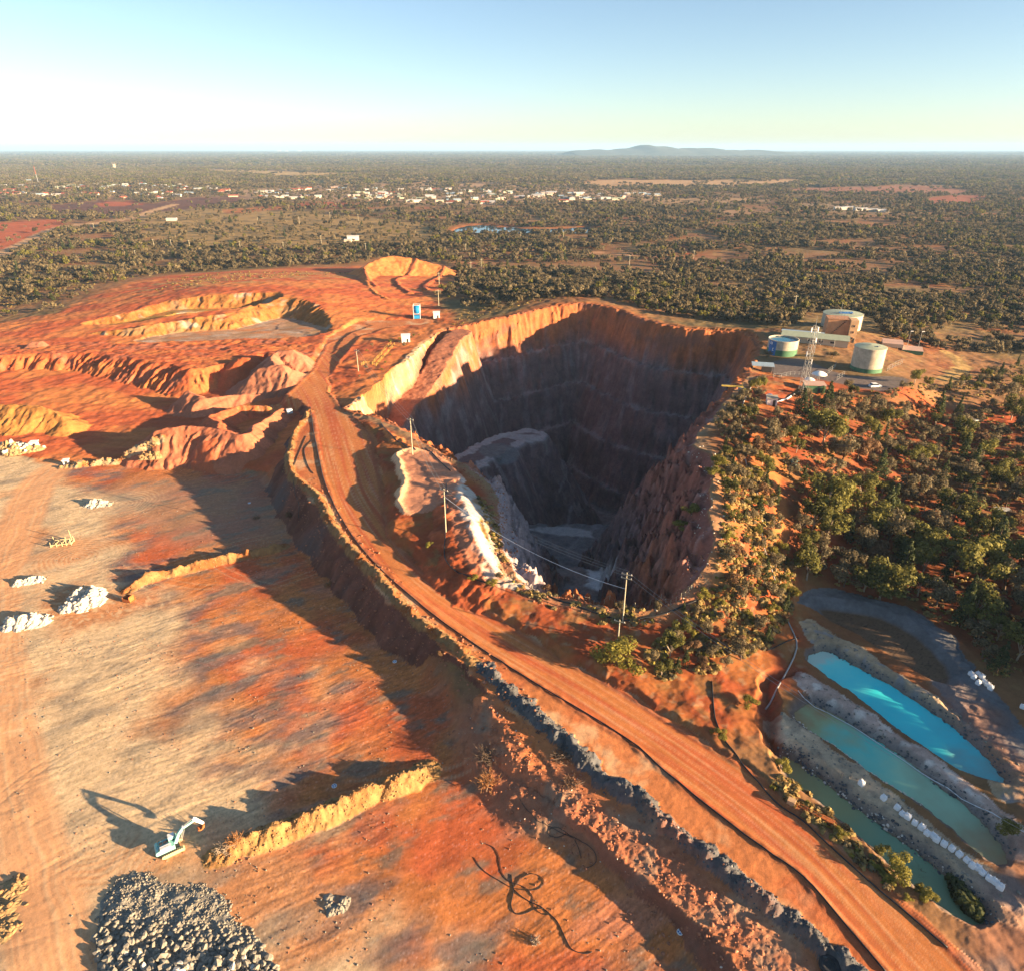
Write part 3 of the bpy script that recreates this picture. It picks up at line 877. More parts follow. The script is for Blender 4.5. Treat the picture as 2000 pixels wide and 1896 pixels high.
        rock = 1.3 * rib + 1.0 * fbm(X[i] / 2.5 + raw / 9, Y[i] / 2.5, 3, 259) + 7.5 * crag
        hp = zr - dep + rock * sstep(0, 8, raw) * .9
        # buttresses
        for P, sl in ((SPUR_R, 1.15), (SPUR_R2, 1.0)):
            dd, z2, _, _ = line_d(X[i] + 3 * rw + 1.2 * rw2, Y[i] + 3 * rw2, P)
            hp = np.maximum(hp, z2 - sl * dd + 1.8 * rib + 1.2 * rw2 + 8.0 * crag)
        hp = np.minimum(hp, zr + .4)
        fl_z = pit_floor(X[i], Y[i] + 3 * rw)
        hp = np.maximum(hp, fl_z + .5 * rw2)
        # inner peninsula carrying the hairpin
        dd, z2, s2, _ = line_d(X[i] + 1.5 * rw2, Y[i] + 1.5 * rw, SPUR_L)
        hp = np.maximum(hp, z2 - 1.7 * np.maximum(dd - 8.5, 0) + .8 * rib)
        top_spur = dd < 11
        dd3, z3, _, _ = line_d(X[i] + 1.5 * rw2, Y[i] + 1.5 * rw, SPUR_DOWN)
        hp = np.maximum(hp, z3 - 2.6 * np.maximum(dd3 - 3.5, 0))
        # knoll inside the hairpin
        kc = at(975, 880, -20)
        kd = np.hypot(X[i] - kc[0], (Y[i] - kc[1]) * .8)
        hp = np.maximum(hp, np.where(kd < 9, -19.5 - .3 * kd, -22.2 - 2.2 * (kd - 9)) + .5 * rw2)
        # main ramp under the lit wall
        dr, z4, s4, _ = line_d(xe, ye, RAMP)
        ent = sstep(0, 14, s4)
        hp = np.clip(hp, z4 - 3.2 * np.maximum(dr - 5.5, 0), z4 + 3.6 * np.maximum(dr - 5.5, 0) + .5 * rib)
        # keep to ground level outside the rim
        m = (d < 0)
        hp2 = np.where(m, np.minimum(hp, np.maximum(zr + .6, H[i])), H[i])
        H[i] = hp2
        j = i[m]
        cls[j] = 3
        lipm = (d >= 0) & (d < 6)
        if want_col:
            depth = (zr - hp2)[m]
            top = sstep(26, 10, depth + 5 * rw[m])
            c = ROCK[None] * (1 + .25 * rib[m] + .2 * rw2[m])[:, None]
            upper = np.array((.36, .115, .042))[None] * (1 + .3 * rib[m] + .2 * rw2[m])[:, None]
            c = c + (upper - c) * top[:, None]
            C[j] = c
            # bleached lit wall above the ramp
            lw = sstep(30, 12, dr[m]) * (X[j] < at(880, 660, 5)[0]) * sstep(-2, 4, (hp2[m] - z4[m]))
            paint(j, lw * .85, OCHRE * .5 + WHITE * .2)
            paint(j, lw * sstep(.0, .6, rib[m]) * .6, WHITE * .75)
            # pale wash streaks down the walls
            stk = fbm(s[m] / 7, raw[m] / 24, 5, 263, .6)
            paint(j, sstep(.25, .8, stk) * sstep(0, 20, depth) * .28, np.array((.34, .30, .31)))
            lay = fbm(s[m] / 30, raw[m] / 7, 4, 264, .6)
            paint(j, sstep(.1, .6, lay) * .5, ROCK * .6)
            paint(j, sstep(.2, .7, -lay) * sstep(12, 30, depth) * .35, np.array((.24, .13, .11)))
            # rubble and dust lying on the benches
            bt = sstep(.34, .24, fr[m]) * (fl[m] >= 1) * sstep(170, 240, Y[j]) * sstep(-.4, .5, fbm(s[m] / 12, raw[m] / 9, 3, 266))
            paint(j, bt * .6, np.array((.30, .25, .24)))
            # wall left of the near slot is bleached
            lf = sstep(at(1080, 1080, -5)[0], at(1040, 1080, -5)[0], X[j]) * sstep(205, 185, Y[j])
            paint(j, lf * .75, np.array((.38, .35, .36)))
            # red-brown rock of the right buttress
            rb = sstep(at(1170, 1050, -20)[0], at(1240, 1050, -20)[0], X[j]) * sstep(230, 205, Y[j])
            paint(j, rb * .8, np.array((.23, .095, .08)))
            paint(j, rb * sstep(.3, .9, rw2[m] + .4 * rib[m]) * .4, np.array((.36, .27, .25)))
            # ramps and floors
            paint(j, sstep(6.5, 5, dr[m]) * .95, PINK * .8)
            hair = np.abs(np.hypot(X[j] - kc[0] - 3, (Y[j] - kc[1]) * .8) - 13.5)
            paint(j, (sstep(9.5, 8.0, dd[m]) * .85), np.array((.36, .33, .31)))
            paint(j, (sstep(4.8, 3.6, dd[m]) * .95), ROCK * .8)
            paint(j, sstep(9.5, 8.0, kd[m]), np.array((.16, .15, .145)))
            paint(j, sstep(5, 3.8, dd3[m]) * .8, np.array((.35, .33, .31)))
            deepf = sstep(3, 1, np.abs(hp2[m] - fl_z[m]))
            paint(j, deepf * .5, np.array((.19, .19, .185)))
            for P, c_ in PIT_PADS:
                dp, _, _ = poly_d(X[j] + 1.2 * rw2[m], Y[j] + 1.2 * rw[m], P)
                paint(j, sstep(1.2, -.6, dp), c_)
            # crest strip outside the rim
            j2 = i[lipm]
            nearlip = (Y[j2] < 250)
            paint(j2, (.45 * sstep(5, 1, d[lipm])) * nearlip, PALE * .55)
            j3 = i[(d >= 0) & (d < 4) & (Y[i] > 300)]
            paint(j3, np.full(j3.size, .5), ORANGE * .8)
    # fine relief everywhere near
    if mi.size:
        k = np.interp(np.hypot(X[mi], Y[mi]), [60, 300, 600], [1, .8, 0])
        H[mi] += k * (.010 * perlin(X[mi] / .55, Y[mi] / .55, 271) + .022 * perlin(X[mi] / 1.7, Y[mi] / 1.7, 273)) * np.where(cls[mi] == 1, .6, np.where(np.isin(cls[mi], (2, 15, 19)), .5, 2.0))
    if want_col:
        C = np.clip(C, .01, .85)
    return H.reshape(sh), (C if C is None else C.reshape(sh + (3,))), cls.reshape(sh)



# ------------------------------------------------------------------ materials
def new_mat(name):
    m = bpy.data.materials.new(name)
    m.use_nodes = True
    nt = m.node_tree
    return m, nt.nodes, nt.links, nt.nodes['Principled BSDF']


def ground_material(name, bump=.5, scale=1.0, var=.35, fine=3.0):
    m, n, l, p = new_mat(name)
    at_ = n.new('ShaderNodeAttribute'); at_.attribute_name = 'Col'
    geo = n.new('ShaderNodeNewGeometry')
    n1 = n.new('ShaderNodeTexNoise'); n1.inputs['Scale'].default_value = fine * scale; n1.inputs['Detail'].default_value = 8; n1.inputs['Roughness'].default_value = .7
    n2 = n.new('ShaderNodeTexNoise'); n2.inputs['Scale'].default_value = .45 * scale; n2.inputs['Detail'].default_value = 6; n2.inputs['Roughness'].default_value = .65
    l.new(geo.outputs['Position'], n1.inputs['Vector']); l.new(geo.outputs['Position'], n2.inputs['Vector'])
    mul = n.new('ShaderNodeMath'); mul.operation = 'ADD'
    l.new(n1.outputs[0], mul.inputs[0]); l.new(n2.outputs[0], mul.inputs[1])
    mr = n.new('ShaderNodeMapRange'); mr.inputs[1].default_value = .6; mr.inputs[2].default_value = 1.4; mr.inputs[3].default_value = 1 - var; mr.inputs[4].default_value = 1 + var
    l.new(mul.outputs[0], mr.inputs[0])
    mix = n.new('ShaderNodeVectorMath'); mix.operation = 'SCALE'
    l.new(at_.outputs['Color'], mix.inputs[0]); l.new(mr.outputs[0], mix.inputs['Scale'])
    l.new(mix.outputs[0], p.inputs['Base Color'])
    p.inputs['Roughness'].default_value = .95
    p.inputs['Specular IOR Level'].default_value = .15
    b = n.new('ShaderNodeBump'); b.inputs['Strength'].default_value = bump; b.inputs['Distance'].default_value = .12
    l.new(mul.outputs[0], b.inputs['Height']); l.new(b.outputs[0], p.inputs['Normal'])
    return m


def plain_mat(name, col, rough=.6, metal=0.0, var=.12, scale=4.0, bump=.0, spec=.3):
    m, n, l, p = new_mat(name)
    tc = n.new('ShaderNodeTexCoord')
    nz_ = n.new('ShaderNodeTexNoise'); nz_.inputs['Scale'].default_value = scale; nz_.inputs['Detail'].default_value = 6; nz_.inputs['Roughness'].default_value = .65
    l.new(tc.outputs['Object'], nz_.inputs['Vector'])
    mr = n.new('ShaderNodeMapRange'); mr.inputs[1].default_value = .3; mr.inputs[2].default_value = .7; mr.inputs[3].default_value = 1 - var; mr.inputs[4].default_value = 1 + var
    l.new(nz_.outputs[0], mr.inputs[0])
    sc = n.new('ShaderNodeVectorMath'); sc.operation = 'SCALE'; sc.inputs[0].default_value = col
    l.new(mr.outputs[0], sc.inputs['Scale']); l.new(sc.outputs[0], p.inputs['Base Color'])
    p.inputs['Roughness'].default_value = rough
    p.inputs['Metallic'].default_value = metal
    p.inputs['Specular IOR Level'].default_value = spec
    if bump:
        b = n.new('ShaderNodeBump'); b.inputs['Strength'].default_value = bump; b.inputs['Distance'].default_value = .1
        l.new(nz_.outputs[0], b.inputs['Height']); l.new(b.outputs[0], p.inputs['Normal'])
    return m


def leaf_mat(name, c1, c2, seed=0.0):
    m, n, l, p = new_mat(name)
    at_ = n.new('ShaderNodeAttribute'); at_.attribute_name = 'leaf'
    oi = n.new('ShaderNodeObjectInfo')
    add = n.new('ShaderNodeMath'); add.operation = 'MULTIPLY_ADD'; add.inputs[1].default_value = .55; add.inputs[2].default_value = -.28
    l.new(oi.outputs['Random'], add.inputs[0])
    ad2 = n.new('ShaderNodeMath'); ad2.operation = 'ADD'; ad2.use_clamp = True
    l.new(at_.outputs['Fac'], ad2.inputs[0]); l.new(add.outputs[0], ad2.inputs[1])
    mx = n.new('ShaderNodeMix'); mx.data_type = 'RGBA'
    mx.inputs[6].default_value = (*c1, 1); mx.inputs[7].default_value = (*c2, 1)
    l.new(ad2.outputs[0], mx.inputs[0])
    l.new(mx.outputs[2], p.inputs['Base Color'])
    p.inputs['Roughness'].default_value = .75
    p.inputs['Specular IOR Level'].default_value = .2
    tr = n.new('ShaderNodeBsdfTranslucent')
    l.new(mx.outputs[2], tr.inputs['Color'])
    ms = n.new('ShaderNodeMixShader'); ms.inputs[0].default_value = .35
    out = n['Material Output']
    l.new(p.outputs[0], ms.inputs[1]); l.new(tr.outputs[0], ms.inputs[2]); l.new(ms.outputs[0], out.inputs['Surface'])
    return m


M = {}
M['ground'] = ground_material('ground_dirt', .22, 1.6, .30)
M['rock'] = ground_material('pit_rock', .9, .8, .45, 1.6)
M['gravel'] = ground_material('gravel', .5, 2.4, .35)
M['plain'] = ground_material('plain_scrub', .3, .06, .45, 1.2)


def tag(o, label=None, cat=None, group=None, kind=None):
    if label: o['label'] = label
    if cat: o['category'] = cat
    if group: o['group'] = group
    if kind: o['kind'] = kind
    return o


def link(o, parent=None):
    COL.objects.link(o)
    if parent is not None:
        o.parent = parent
    return o


def empty(name, loc, rz=0.0, label=None, cat=None, group=None):
    o = bpy.data.objects.new(name, None)
    o.empty_display_size = .5
    o.location = loc
    o.rotation_euler = (0, 0, rz)
    COL.objects.link(o)
    return tag(o, label, cat, group)


# ------------------------------------------------------------------ terrain mesh
def build_terrain():
    ys = [-400., -200., -80., -20., 15., 32.]
    y = 44.0
    while y < 640:
        ys.append(y)
        y += float(np.interp(y, [44, 110, 160, 260, 420, 640], [.30, .27, .36, .42, .62, 1.3]))
    while y < 60000:
        ys.append(y)
        y *= 1.022 if y < 3000 else 1.04
    ys = np.array(ys)
    NC = 900
    s = np.linspace(-1, 1, NC)
    s = np.concatenate([[-40, -12, -4, -2.2, -1.6, -1.3, -1.12], s, [1.12, 1.3, 1.6, 2.2, 4, 12, 40]])
    w = .75 * (.897 * np.maximum(ys, 40) + 44) * 1.10 + 4
    XX = s[None, :] * w[:, None]
    YY = np.repeat(ys[:, None], len(s), 1)
    H, Cc, cls = terrain(XX, YY)
    far = sstep(20000, 45000, np.hypot(XX, YY))
    H = H - far * 6
    global T_YS, T_W, T_S, T_H, T_C
    T_YS, T_W, T_S, T_H, T_C = ys, w, s, H, cls
    nr, nc = XX.shape
    # normals of the whole sheet, so that the pieces cut from it join without a seam
    P = np.stack([XX, YY, H], 2)
    du = np.gradient(P, axis=1)
    dv = np.gradient(P, axis=0)
    Nn = np.cross(du, dv)
    Nn /= np.linalg.norm(Nn, axis=2, keepdims=True) + 1e-12
    P = P.reshape(-1, 3); Nn = Nn.reshape(-1, 3); Cc = Cc.reshape(-1, 3)
    idx = np.arange(nr * nc).reshape(nr, nc)
    q = np.stack([idx[:-1, :-1], idx[:-1, 1:], idx[1:, 1:], idx[1:, :-1]], 2).reshape(-1, 4)
    qc = cls[:-1, :-1].ravel()
    spec = {
        0: ('ground', 'ground', None), 1: ('working_pad', 'ground', None), 2: ('haul_road', 'ground', None), 3: ('open_pit', 'rock', None),
        4: ('windrow', 'gravel', ('thin ochre earth windrow crossing the pad beside the rusty skip', 'windrow', 'earth windrows on the pad')),
        5: ('windrow', 'gravel', ('thick yellow earth windrow crossing the pad beside the excavator', 'windrow', 'earth windrows on the pad')),
        6: ('roadside_berm', 'gravel', ('straw-topped earth berm edging the upper haul road above the pad', 'berm', None)),
        7: ('roadside_berm', 'gravel', ('blue-grey lumpy rock berm edging the lower haul road', 'berm', None)),
        8: ('gravel_stockpile', 'gravel', ('long pinkish-red gravel stockpile nearest the road embankment', 'stockpile', 'gravel stockpiles')),
        9: ('gravel_stockpile', 'gravel', ('low pink gravel stockpile below the road junction', 'stockpile', 'gravel stockpiles')),
        10: ('gravel_stockpile', 'gravel', ('pale pink gravel stockpile inside the bend of the upper road', 'stockpile', 'gravel stockpiles')),
        11: ('ochre_stockpile', 'gravel', ('yellow-orange earth stockpile at the left edge of the yard', 'stockpile', None)),
        12: ('quarry_cut', 'rock', None), 13: ('waste_dump_hill', 'ground', None), 14: ('dump_terrace', 'gravel', None), 15: ('pond_causeway', 'gravel', None),
        16: ('rubble_windrow', 'gravel', ('low pale rubble windrow at the foot of the gravel stockpile', 'windrow', None)),
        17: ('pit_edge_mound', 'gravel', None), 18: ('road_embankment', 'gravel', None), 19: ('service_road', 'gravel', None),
    }
    rowfar = (np.arange(nr - 1) > np.searchsorted(ys, 640))
    qfar = np.repeat(rowfar, nc - 1)
    jobs = []
    for k, (nm, mt, lb) in spec.items():
        if k == 0:
            jobs.append((nm, mt, lb, (qc == 0) & ~qfar))
            jobs.append(('plain', 'plain', None, (qc == 0) & qfar))
        else:
            jobs.append((nm, mt, lb, qc == k))
    for nm, mt, lb, sel in jobs:
        f = q[sel]
        if not len(f):
            continue
        used, inv = np.unique(f, return_inverse=True)
        inv = inv.reshape(f.shape)
        me = bpy.data.meshes.new(nm)
        me.vertices.add(len(used)); me.loops.add(f.size); me.polygons.add(len(f))
        me.vertices.foreach_set('co', P[used].astype(np.float32).ravel())
        me.loops.foreach_set('vertex_index', inv.astype(np.int32).ravel())
        me.polygons.foreach_set('loop_start', np.arange(0, f.size, 4, dtype=np.int32))
        me.polygons.foreach_set('use_smooth', np.ones(len(f), dtype=bool))
        me.update()
        ca = me.color_attributes.new('Col', 'FLOAT_COLOR', 'POINT')
        ca.data.foreach_set('color', np.concatenate([Cc[used], np.ones((len(used), 1))], 1).astype(np.float32).ravel())
        me.normals_split_custom_set_from_vertices(Nn[used].astype(np.float32))
        me.materials.append(M[mt])
        o = bpy.data.objects.new(nm, me)
        COL.objects.link(o)
        if lb:
            tag(o, lb[0], lb[1], lb[2])
        else:
            tag(o, kind='structure')


build_terrain()

# ------------------------------------------------------------------ looking heights up on the finished sheet
def _cell(xs, ys):
    xs = np.asarray(xs, float); ys = np.asarray(ys, float)
    r = np.clip(np.searchsorted(T_YS, ys) - 1, 0, len(T_YS) - 2)
    fy = np.clip((ys - T_YS[r]) / (T_YS[r + 1] - T_YS[r]), 0, 1)
    w = T_W[r] * (1 - fy) + T_W[r + 1] * fy
    s = xs / w
    c = np.clip(np.searchsorted(T_S, s) - 1, 0, len(T_S) - 2)
    fx = np.clip((s - T_S[c]) / (T_S[c + 1] - T_S[c]), 0, 1)
    return r, c, fy, fx


def hzs(xs, ys):
    r, c, fy, fx = _cell(xs, ys)
    return (T_H[r, c] * (1 - fx) + T_H[r, c + 1] * fx) * (1 - fy) + (T_H[r + 1, c] * (1 - fx) + T_H[r + 1, c + 1] * fx) * fy


def clss(xs, ys):
    r, c, fy, fx = _cell(xs, ys)
    return T_C[r, c]


def hz(x, y):
    return float(hzs(np.array([x]), np.array([y]))[0])


def on_ground(pts):
    """places on the land seen at picture points: march along the line of sight until it meets the ground"""
    pts = np.asarray(pts, float)
    dx = (pts[:, 0] - 1000.0) / FPX
    dy = (948.0 - pts[:, 1]) / FPX
    rx, ry, rz = dx, CP + dy * SP, -SP + dy * CP
    zb = np.full(len(pts), -10.0)
    done = np.zeros(len(pts), bool)
    for k in range(220):
        z = 30.0 - k * .18
        t = (z - CAM_H) / rz
        hit = (~done) & (hzs(rx * t, ry * t) >= z)
        zb[hit] = z
        done |= hit
        if done.all():
            break
    t = (zb + .09 - CAM_H) / rz
    X_, Y_ = rx * t, ry * t
    return np.stack([X_, Y_, hzs(X_, Y_)], 1)


# ------------------------------------------------------------------ water
def water_material(name, cols, axis_p, axis_q, rough=.12):
    """milky mine water: colour runs from end to end of the pond"""
    m, n, l, p = new_mat(name)
    geo = n.new('ShaderNodeNewGeometry')
    a = Vector((axis_p[0], axis_p[1], 0)); b = Vector((axis_q[0], axis_q[1], 0))
    d = (b - a); L = d.length; d.normalize()
    sub = n.new('ShaderNodeVectorMath'); sub.operation = 'SUBTRACT'; sub.inputs[1].default_value = a
    l.new(geo.outputs['Position'], sub.inputs[0])
    dot = n.new('ShaderNodeVectorMath'); dot.operation = 'DOT_PRODUCT'; dot.inputs[1].default_value = d / L
    l.new(sub.outputs[0], dot.inputs[0])
    nz_ = n.new('ShaderNodeTexNoise'); nz_.inputs['Scale'].default_value = .16; nz_.inputs['Detail'].default_value = 6
    l.new(geo.outputs['Position'], nz_.inputs['Vector'])
    ma = n.new('ShaderNodeMath'); ma.operation = 'MULTIPLY_ADD'; ma.inputs[1].default_value = .55; ma.inputs[2].default_value = -.27
    l.new(nz_.outputs[0], ma.inputs[0])
    ad = n.new('ShaderNodeMath'); ad.operation = 'ADD'
    l.new(dot.outputs['Value'], ad.inputs[0]); l.new(ma.outputs[0], ad.inputs[1])
    cr = n.new('ShaderNodeValToRGB')
    e = cr.color_ramp.elements
    while len(e) < len(cols):
        e.new(.5)
    for i, (t, c) in enumerate(cols):
        e[i].position = t; e[i].color = (*c, 1)
    l.new(ad.outputs[0], cr.inputs[0])
    l.new(cr.outputs[0], p.inputs['Base Color'])
    p.inputs['Roughness'].default_value = rough
    p.inputs['IOR'].default_value = 1.33
    nb = n.new('ShaderNodeTexNoise'); nb.inputs['Scale'].default_value = 1.6; nb.inputs['Detail'].default_value = 3
    l.new(geo.outputs['Position'], nb.inputs['Vector'])
    b_ = n.new('ShaderNodeBump'); b_.inputs['Strength'].default_value = .04; b_.inputs['Distance'].default_value = .1
    l.new(nb.outputs[0], b_.inputs['Height']); l.new(b_.outputs[0], p.inputs['Normal'])
    return m


def water_sheet(name, P, z, mat, grow=1.0):
    c = P[:, :2].mean(0)
    n = len(P)
    pts = []
    for i in range(n):
        t = P[(i + 1) % n, :2] - P[i - 1, :2]
        nn = np.array((t[1], -t[0])) / (np.hypot(*t) + 1e-9)
        if np.dot(nn, P[i, :2] - c) < 0:
            nn = -nn
        pts.append(P[i, :2] + nn * grow)
    me = bpy.data.meshes.new(name)
    me.from_pydata([(p[0], p[1], z) for p in pts], [], [list(range(n))])
    me.update()
    if me.polygons[0].normal.z < 0:
        me.flip_normals()
    me.materials.append(mat)
    o = bpy.data.objects.new(name, me)
    COL.objects.link(o)
    tag(o, kind='structure')
    return o


water_sheet('turquoise_pond', POND1, 1.7, water_material('turquoise_water', [(0, (.50, .70, .58)), (.10, (.18, .82, .76)), (.4, (.05, .72, .76)), (.75, (.07, .60, .64)), (1, (.20, .34, .32))], at(1585, 1283, 1.7), at(1955, 1523, 1.7)))
water_sheet('teal_pond', POND2, 1.3, water_material('teal_water', [(0, (.38, .27, .12)), (.13, (.34, .42, .22)), (.32, (.14, .58, .48)), (.55, (.34, .62, .42)), (.8, (.32, .40, .25)), (1, (.36, .25, .13))], at(1560, 1390, 1.3), at(1960, 1680, 1.3)))
water_sheet('olive_pond', POND3, .9, water_material('olive_water', [(0, (.25, .21, .09)), (.3, (.28, .32, .15)), (.6, (.18, .32, .20)), (1, (.15, .22, .12))], at(1535, 1485, .9), at(1915, 1800, .9)))
water_sheet('lake', LAKE, -.35, water_material('lake_water', [(0, (.03, .08, .12)), (1, (.02, .06, .10))], (-50, 800), (60, 800), .05), 6)

# ------------------------------------------------------------------ mesh helpers
class MB:
    def __init__(s):
        s.v = []
        s.f = []

    def add(s, v, f):
        o = len(s.v)
        s.v += [tuple(p) for p in v]
        s.f += [tuple(i + o for i in q) for q in f]
        return s

    def box(s, c, sz, rz=0.0, top=1.0, rx=0.0):
        m = Matrix.Translation(Vector(c)) @ Matrix.Rotation(rz, 4, 'Z') @ Matrix.Rotation(rx, 4, 'X')
        hx, hy, hz_ = sz[0] / 2, sz[1] / 2, sz[2] / 2
        P = []
        for z, k in ((-hz_, 1), (hz_, top)):
            for x, y in ((-hx, -hy), (hx, -hy), (hx, hy), (-hx, hy)):
                P.append(m @ Vector((x * k, y * k, z)))
        return s.add(P, [(3, 2, 1, 0), (4, 5, 6, 7), (0, 1, 5, 4), (1, 2, 6, 5), (2, 3, 7, 6), (3, 0, 4, 7)])

    def tube(s, p, q, r0, r1=None, n=8, cap=True):
        r1 = r0 if r1 is None else r1
        p, q = Vector(p), Vector(q)
        d = (q - p).normalized()
        a = d.orthogonal().normalized()
        b = d.cross(a)
        P = [c + (a * math.cos(2 * math.pi * i / n) + b * math.sin(2 * math.pi * i / n)) * r for c, r in ((p, r0), (q, r1)) for i in range(n)]
        Fc = [(i, (i + 1) % n, n + (i + 1) % n, n + i) for i in range(n)]
        if cap:
            Fc += [tuple(range(n - 1, -1, -1)), tuple(range(n, 2 * n))]
        return s.add(P, Fc)

    def path(s, pts, r, n=6):
        pts = [Vector(p) for p in pts]
        P = []
        for i, p in enumerate(pts):
            t = (pts[min(i + 1, len(pts) - 1)] - pts[max(i - 1, 0)]).normalized()
            sd = t.cross(Vector((0, 0, 1)))
            sd = sd.normalized() if sd.length > 1e-4 else Vector((1, 0, 0))
            up = sd.cross(t)
            rr = r[i] if isinstance(r, (list, tuple)) else r
            P += [p + (sd * math.cos(2 * math.pi * k / n) + up * math.sin(2 * math.pi * k / n)) * rr for k in range(n)]
        Fc = [(i * n + k, i * n + (k + 1) % n, (i + 1) * n + (k + 1) % n, (i + 1) * n + k) for i in range(len(pts) - 1) for k in range(n)]
        Fc += [tuple(range(n - 1, -1, -1)), tuple(range((len(pts) - 1) * n, len(pts) * n))]
        return s.add(P, Fc)

    def lathe(s, prof, n=32, c=(0, 0, 0)):
        P = [(c[0] + r * math.cos(2 * math.pi * k / n), c[1] + r * math.sin(2 * math.pi * k / n), c[2] + z) for r, z in prof for k in range(n)]
        Fc = [(i * n + k, i * n + (k + 1) % n, (i + 1) * n + (k + 1) % n, (i + 1) * n + k) for i in range(len(prof) - 1) for k in range(n)]
        return s.add(P, Fc)

    def prism(s, pts, axis_len, m):
        """side outline (x,z) drawn out along y, centred, then placed by matrix m"""
        n = len(pts)
        P = [m @ Vector((x, y, z)) for y in (-axis_len / 2, axis_len / 2) for x, z in pts]
        Fc = [tuple(range(n)), tuple(range(2 * n - 1, n - 1, -1))] + [(i, n + i, n + (i + 1) % n, (i + 1) % n) for i in range(n)]
        return s.add(P, Fc)

    def mesh(s, name, mat, smooth=False):
        me = bpy.data.meshes.new(name)
        me.from_pydata(s.v, [], s.f)
        me.materials.append(mat)
        if smooth:
            me.polygons.foreach_set('use_smooth', [True] * len(me.polygons))
        me.update()
        return me

    def build(s, name, mat, parent=None, smooth=False, loc=None):
        o = bpy.data.objects.new(name, s.mesh(name, mat, smooth))
        if loc is not None:
            o.location = loc
        return link(o, parent)


_t = (1 + 5 ** .5) / 2
ICO_V = np.array([(-1, _t, 0), (1, _t, 0), (-1, -_t, 0), (1, -_t, 0), (0, -1, _t), (0, 1, _t), (0, -1, -_t), (0, 1, -_t), (_t, 0, -1), (_t, 0, 1), (-_t, 0, -1), (-_t, 0, 1)]) / math.sqrt(1 + _t * _t)
ICO_F = [(0, 11, 5), (0, 5, 1), (0, 1, 7), (0, 7, 10), (0, 10, 11), (1, 5, 9), (5, 11, 4), (11, 10, 2), (10, 7, 6), (7, 1, 8), (3, 9, 4), (3, 4, 2), (3, 2, 6), (3, 6, 8), (3, 8, 9), (4, 9, 5), (2, 4, 11), (6, 2, 10), (8, 6, 7), (9, 8, 1)]


def rock_verts(rng, sx=1, sy=1, sz=.75):
    v = ICO_V * (1 + rng.uniform(-.28, .28, (12, 1)))
    return v * np.array((sx, sy, sz))


def rock_mesh(name, mat, seed):
    rng = np.random.default_rng(seed)
    return MB().add(rock_verts(rng), ICO_F).mesh(name, mat)


def rock_field(name, pts, sizes, mat, seed, parent=None):
    """many loose stones as one mesh"""
    rng = np.random.default_rng(seed)
    n = len(pts)
    base = np.stack([rock_verts(rng) for _ in range(8)])
    V = base[rng.integers(0, 8, n)]
    a = rng.uniform(0, 6.28, n)
    ca, sa = np.cos(a)[:, None], np.sin(a)[:, None]
    X_ = V[:, :, 0] * ca - V[:, :, 1] * sa
    Y_ = V[:, :, 0] * sa + V[:, :, 1] * ca
    V = np.stack([X_, Y_, V[:, :, 2]], 2) * np.asarray(sizes)[:, None, None] * rng.uniform(.7, 1.2, (n, 1, 3)) + np.asarray(pts)[:, None, :]
    Fi = (np.array(ICO_F)[None] + (np.arange(n) * 12)[:, None, None]).reshape(-1, 3)
    me = bpy.data.meshes.new(name)
    me.vertices.add(n * 12); me.loops.add(Fi.size); me.polygons.add(len(Fi))
    me.vertices.foreach_set('co', V.astype(np.float32).ravel())
    me.loops.foreach_set('vertex_index', Fi.astype(np.int32).ravel())
    me.polygons.foreach_set('loop_start', np.arange(0, Fi.size, 3, dtype=np.int32))
    me.update()
    me.materials.append(mat)
    o = bpy.data.objects.new(name, me)
    link(o, parent)
    return tag(o, kind='stuff')


# ------------------------------------------------------------------ plants
M['bark'] = plain_mat('bark', (.16, .11, .075), .9, var=.3, scale=6)
M['bark_pale'] = plain_mat('pale_bark', (.38, .30, .22), .85, var=.25, scale=5)
M['dead'] = plain_mat('dead_twigs', (.26, .15, .085), .9, var=.3, scale=6)
M['dead_orange'] = plain_mat('dry_brush', (.40, .19, .07), .9, var=.35, scale=6)
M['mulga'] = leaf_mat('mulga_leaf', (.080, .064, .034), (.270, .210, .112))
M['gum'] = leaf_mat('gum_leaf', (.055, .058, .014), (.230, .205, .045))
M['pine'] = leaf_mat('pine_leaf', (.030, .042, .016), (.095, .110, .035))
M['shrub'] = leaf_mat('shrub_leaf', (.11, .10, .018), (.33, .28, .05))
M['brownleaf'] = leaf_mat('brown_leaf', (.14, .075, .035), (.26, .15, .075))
M['dry_grass'] = leaf_mat('dry_grass', (.26, .17, .06), (.46, .33, .12))
M['reed'] = leaf_mat('reed_leaf', (.05, .06, .02), (.12, .13, .04))


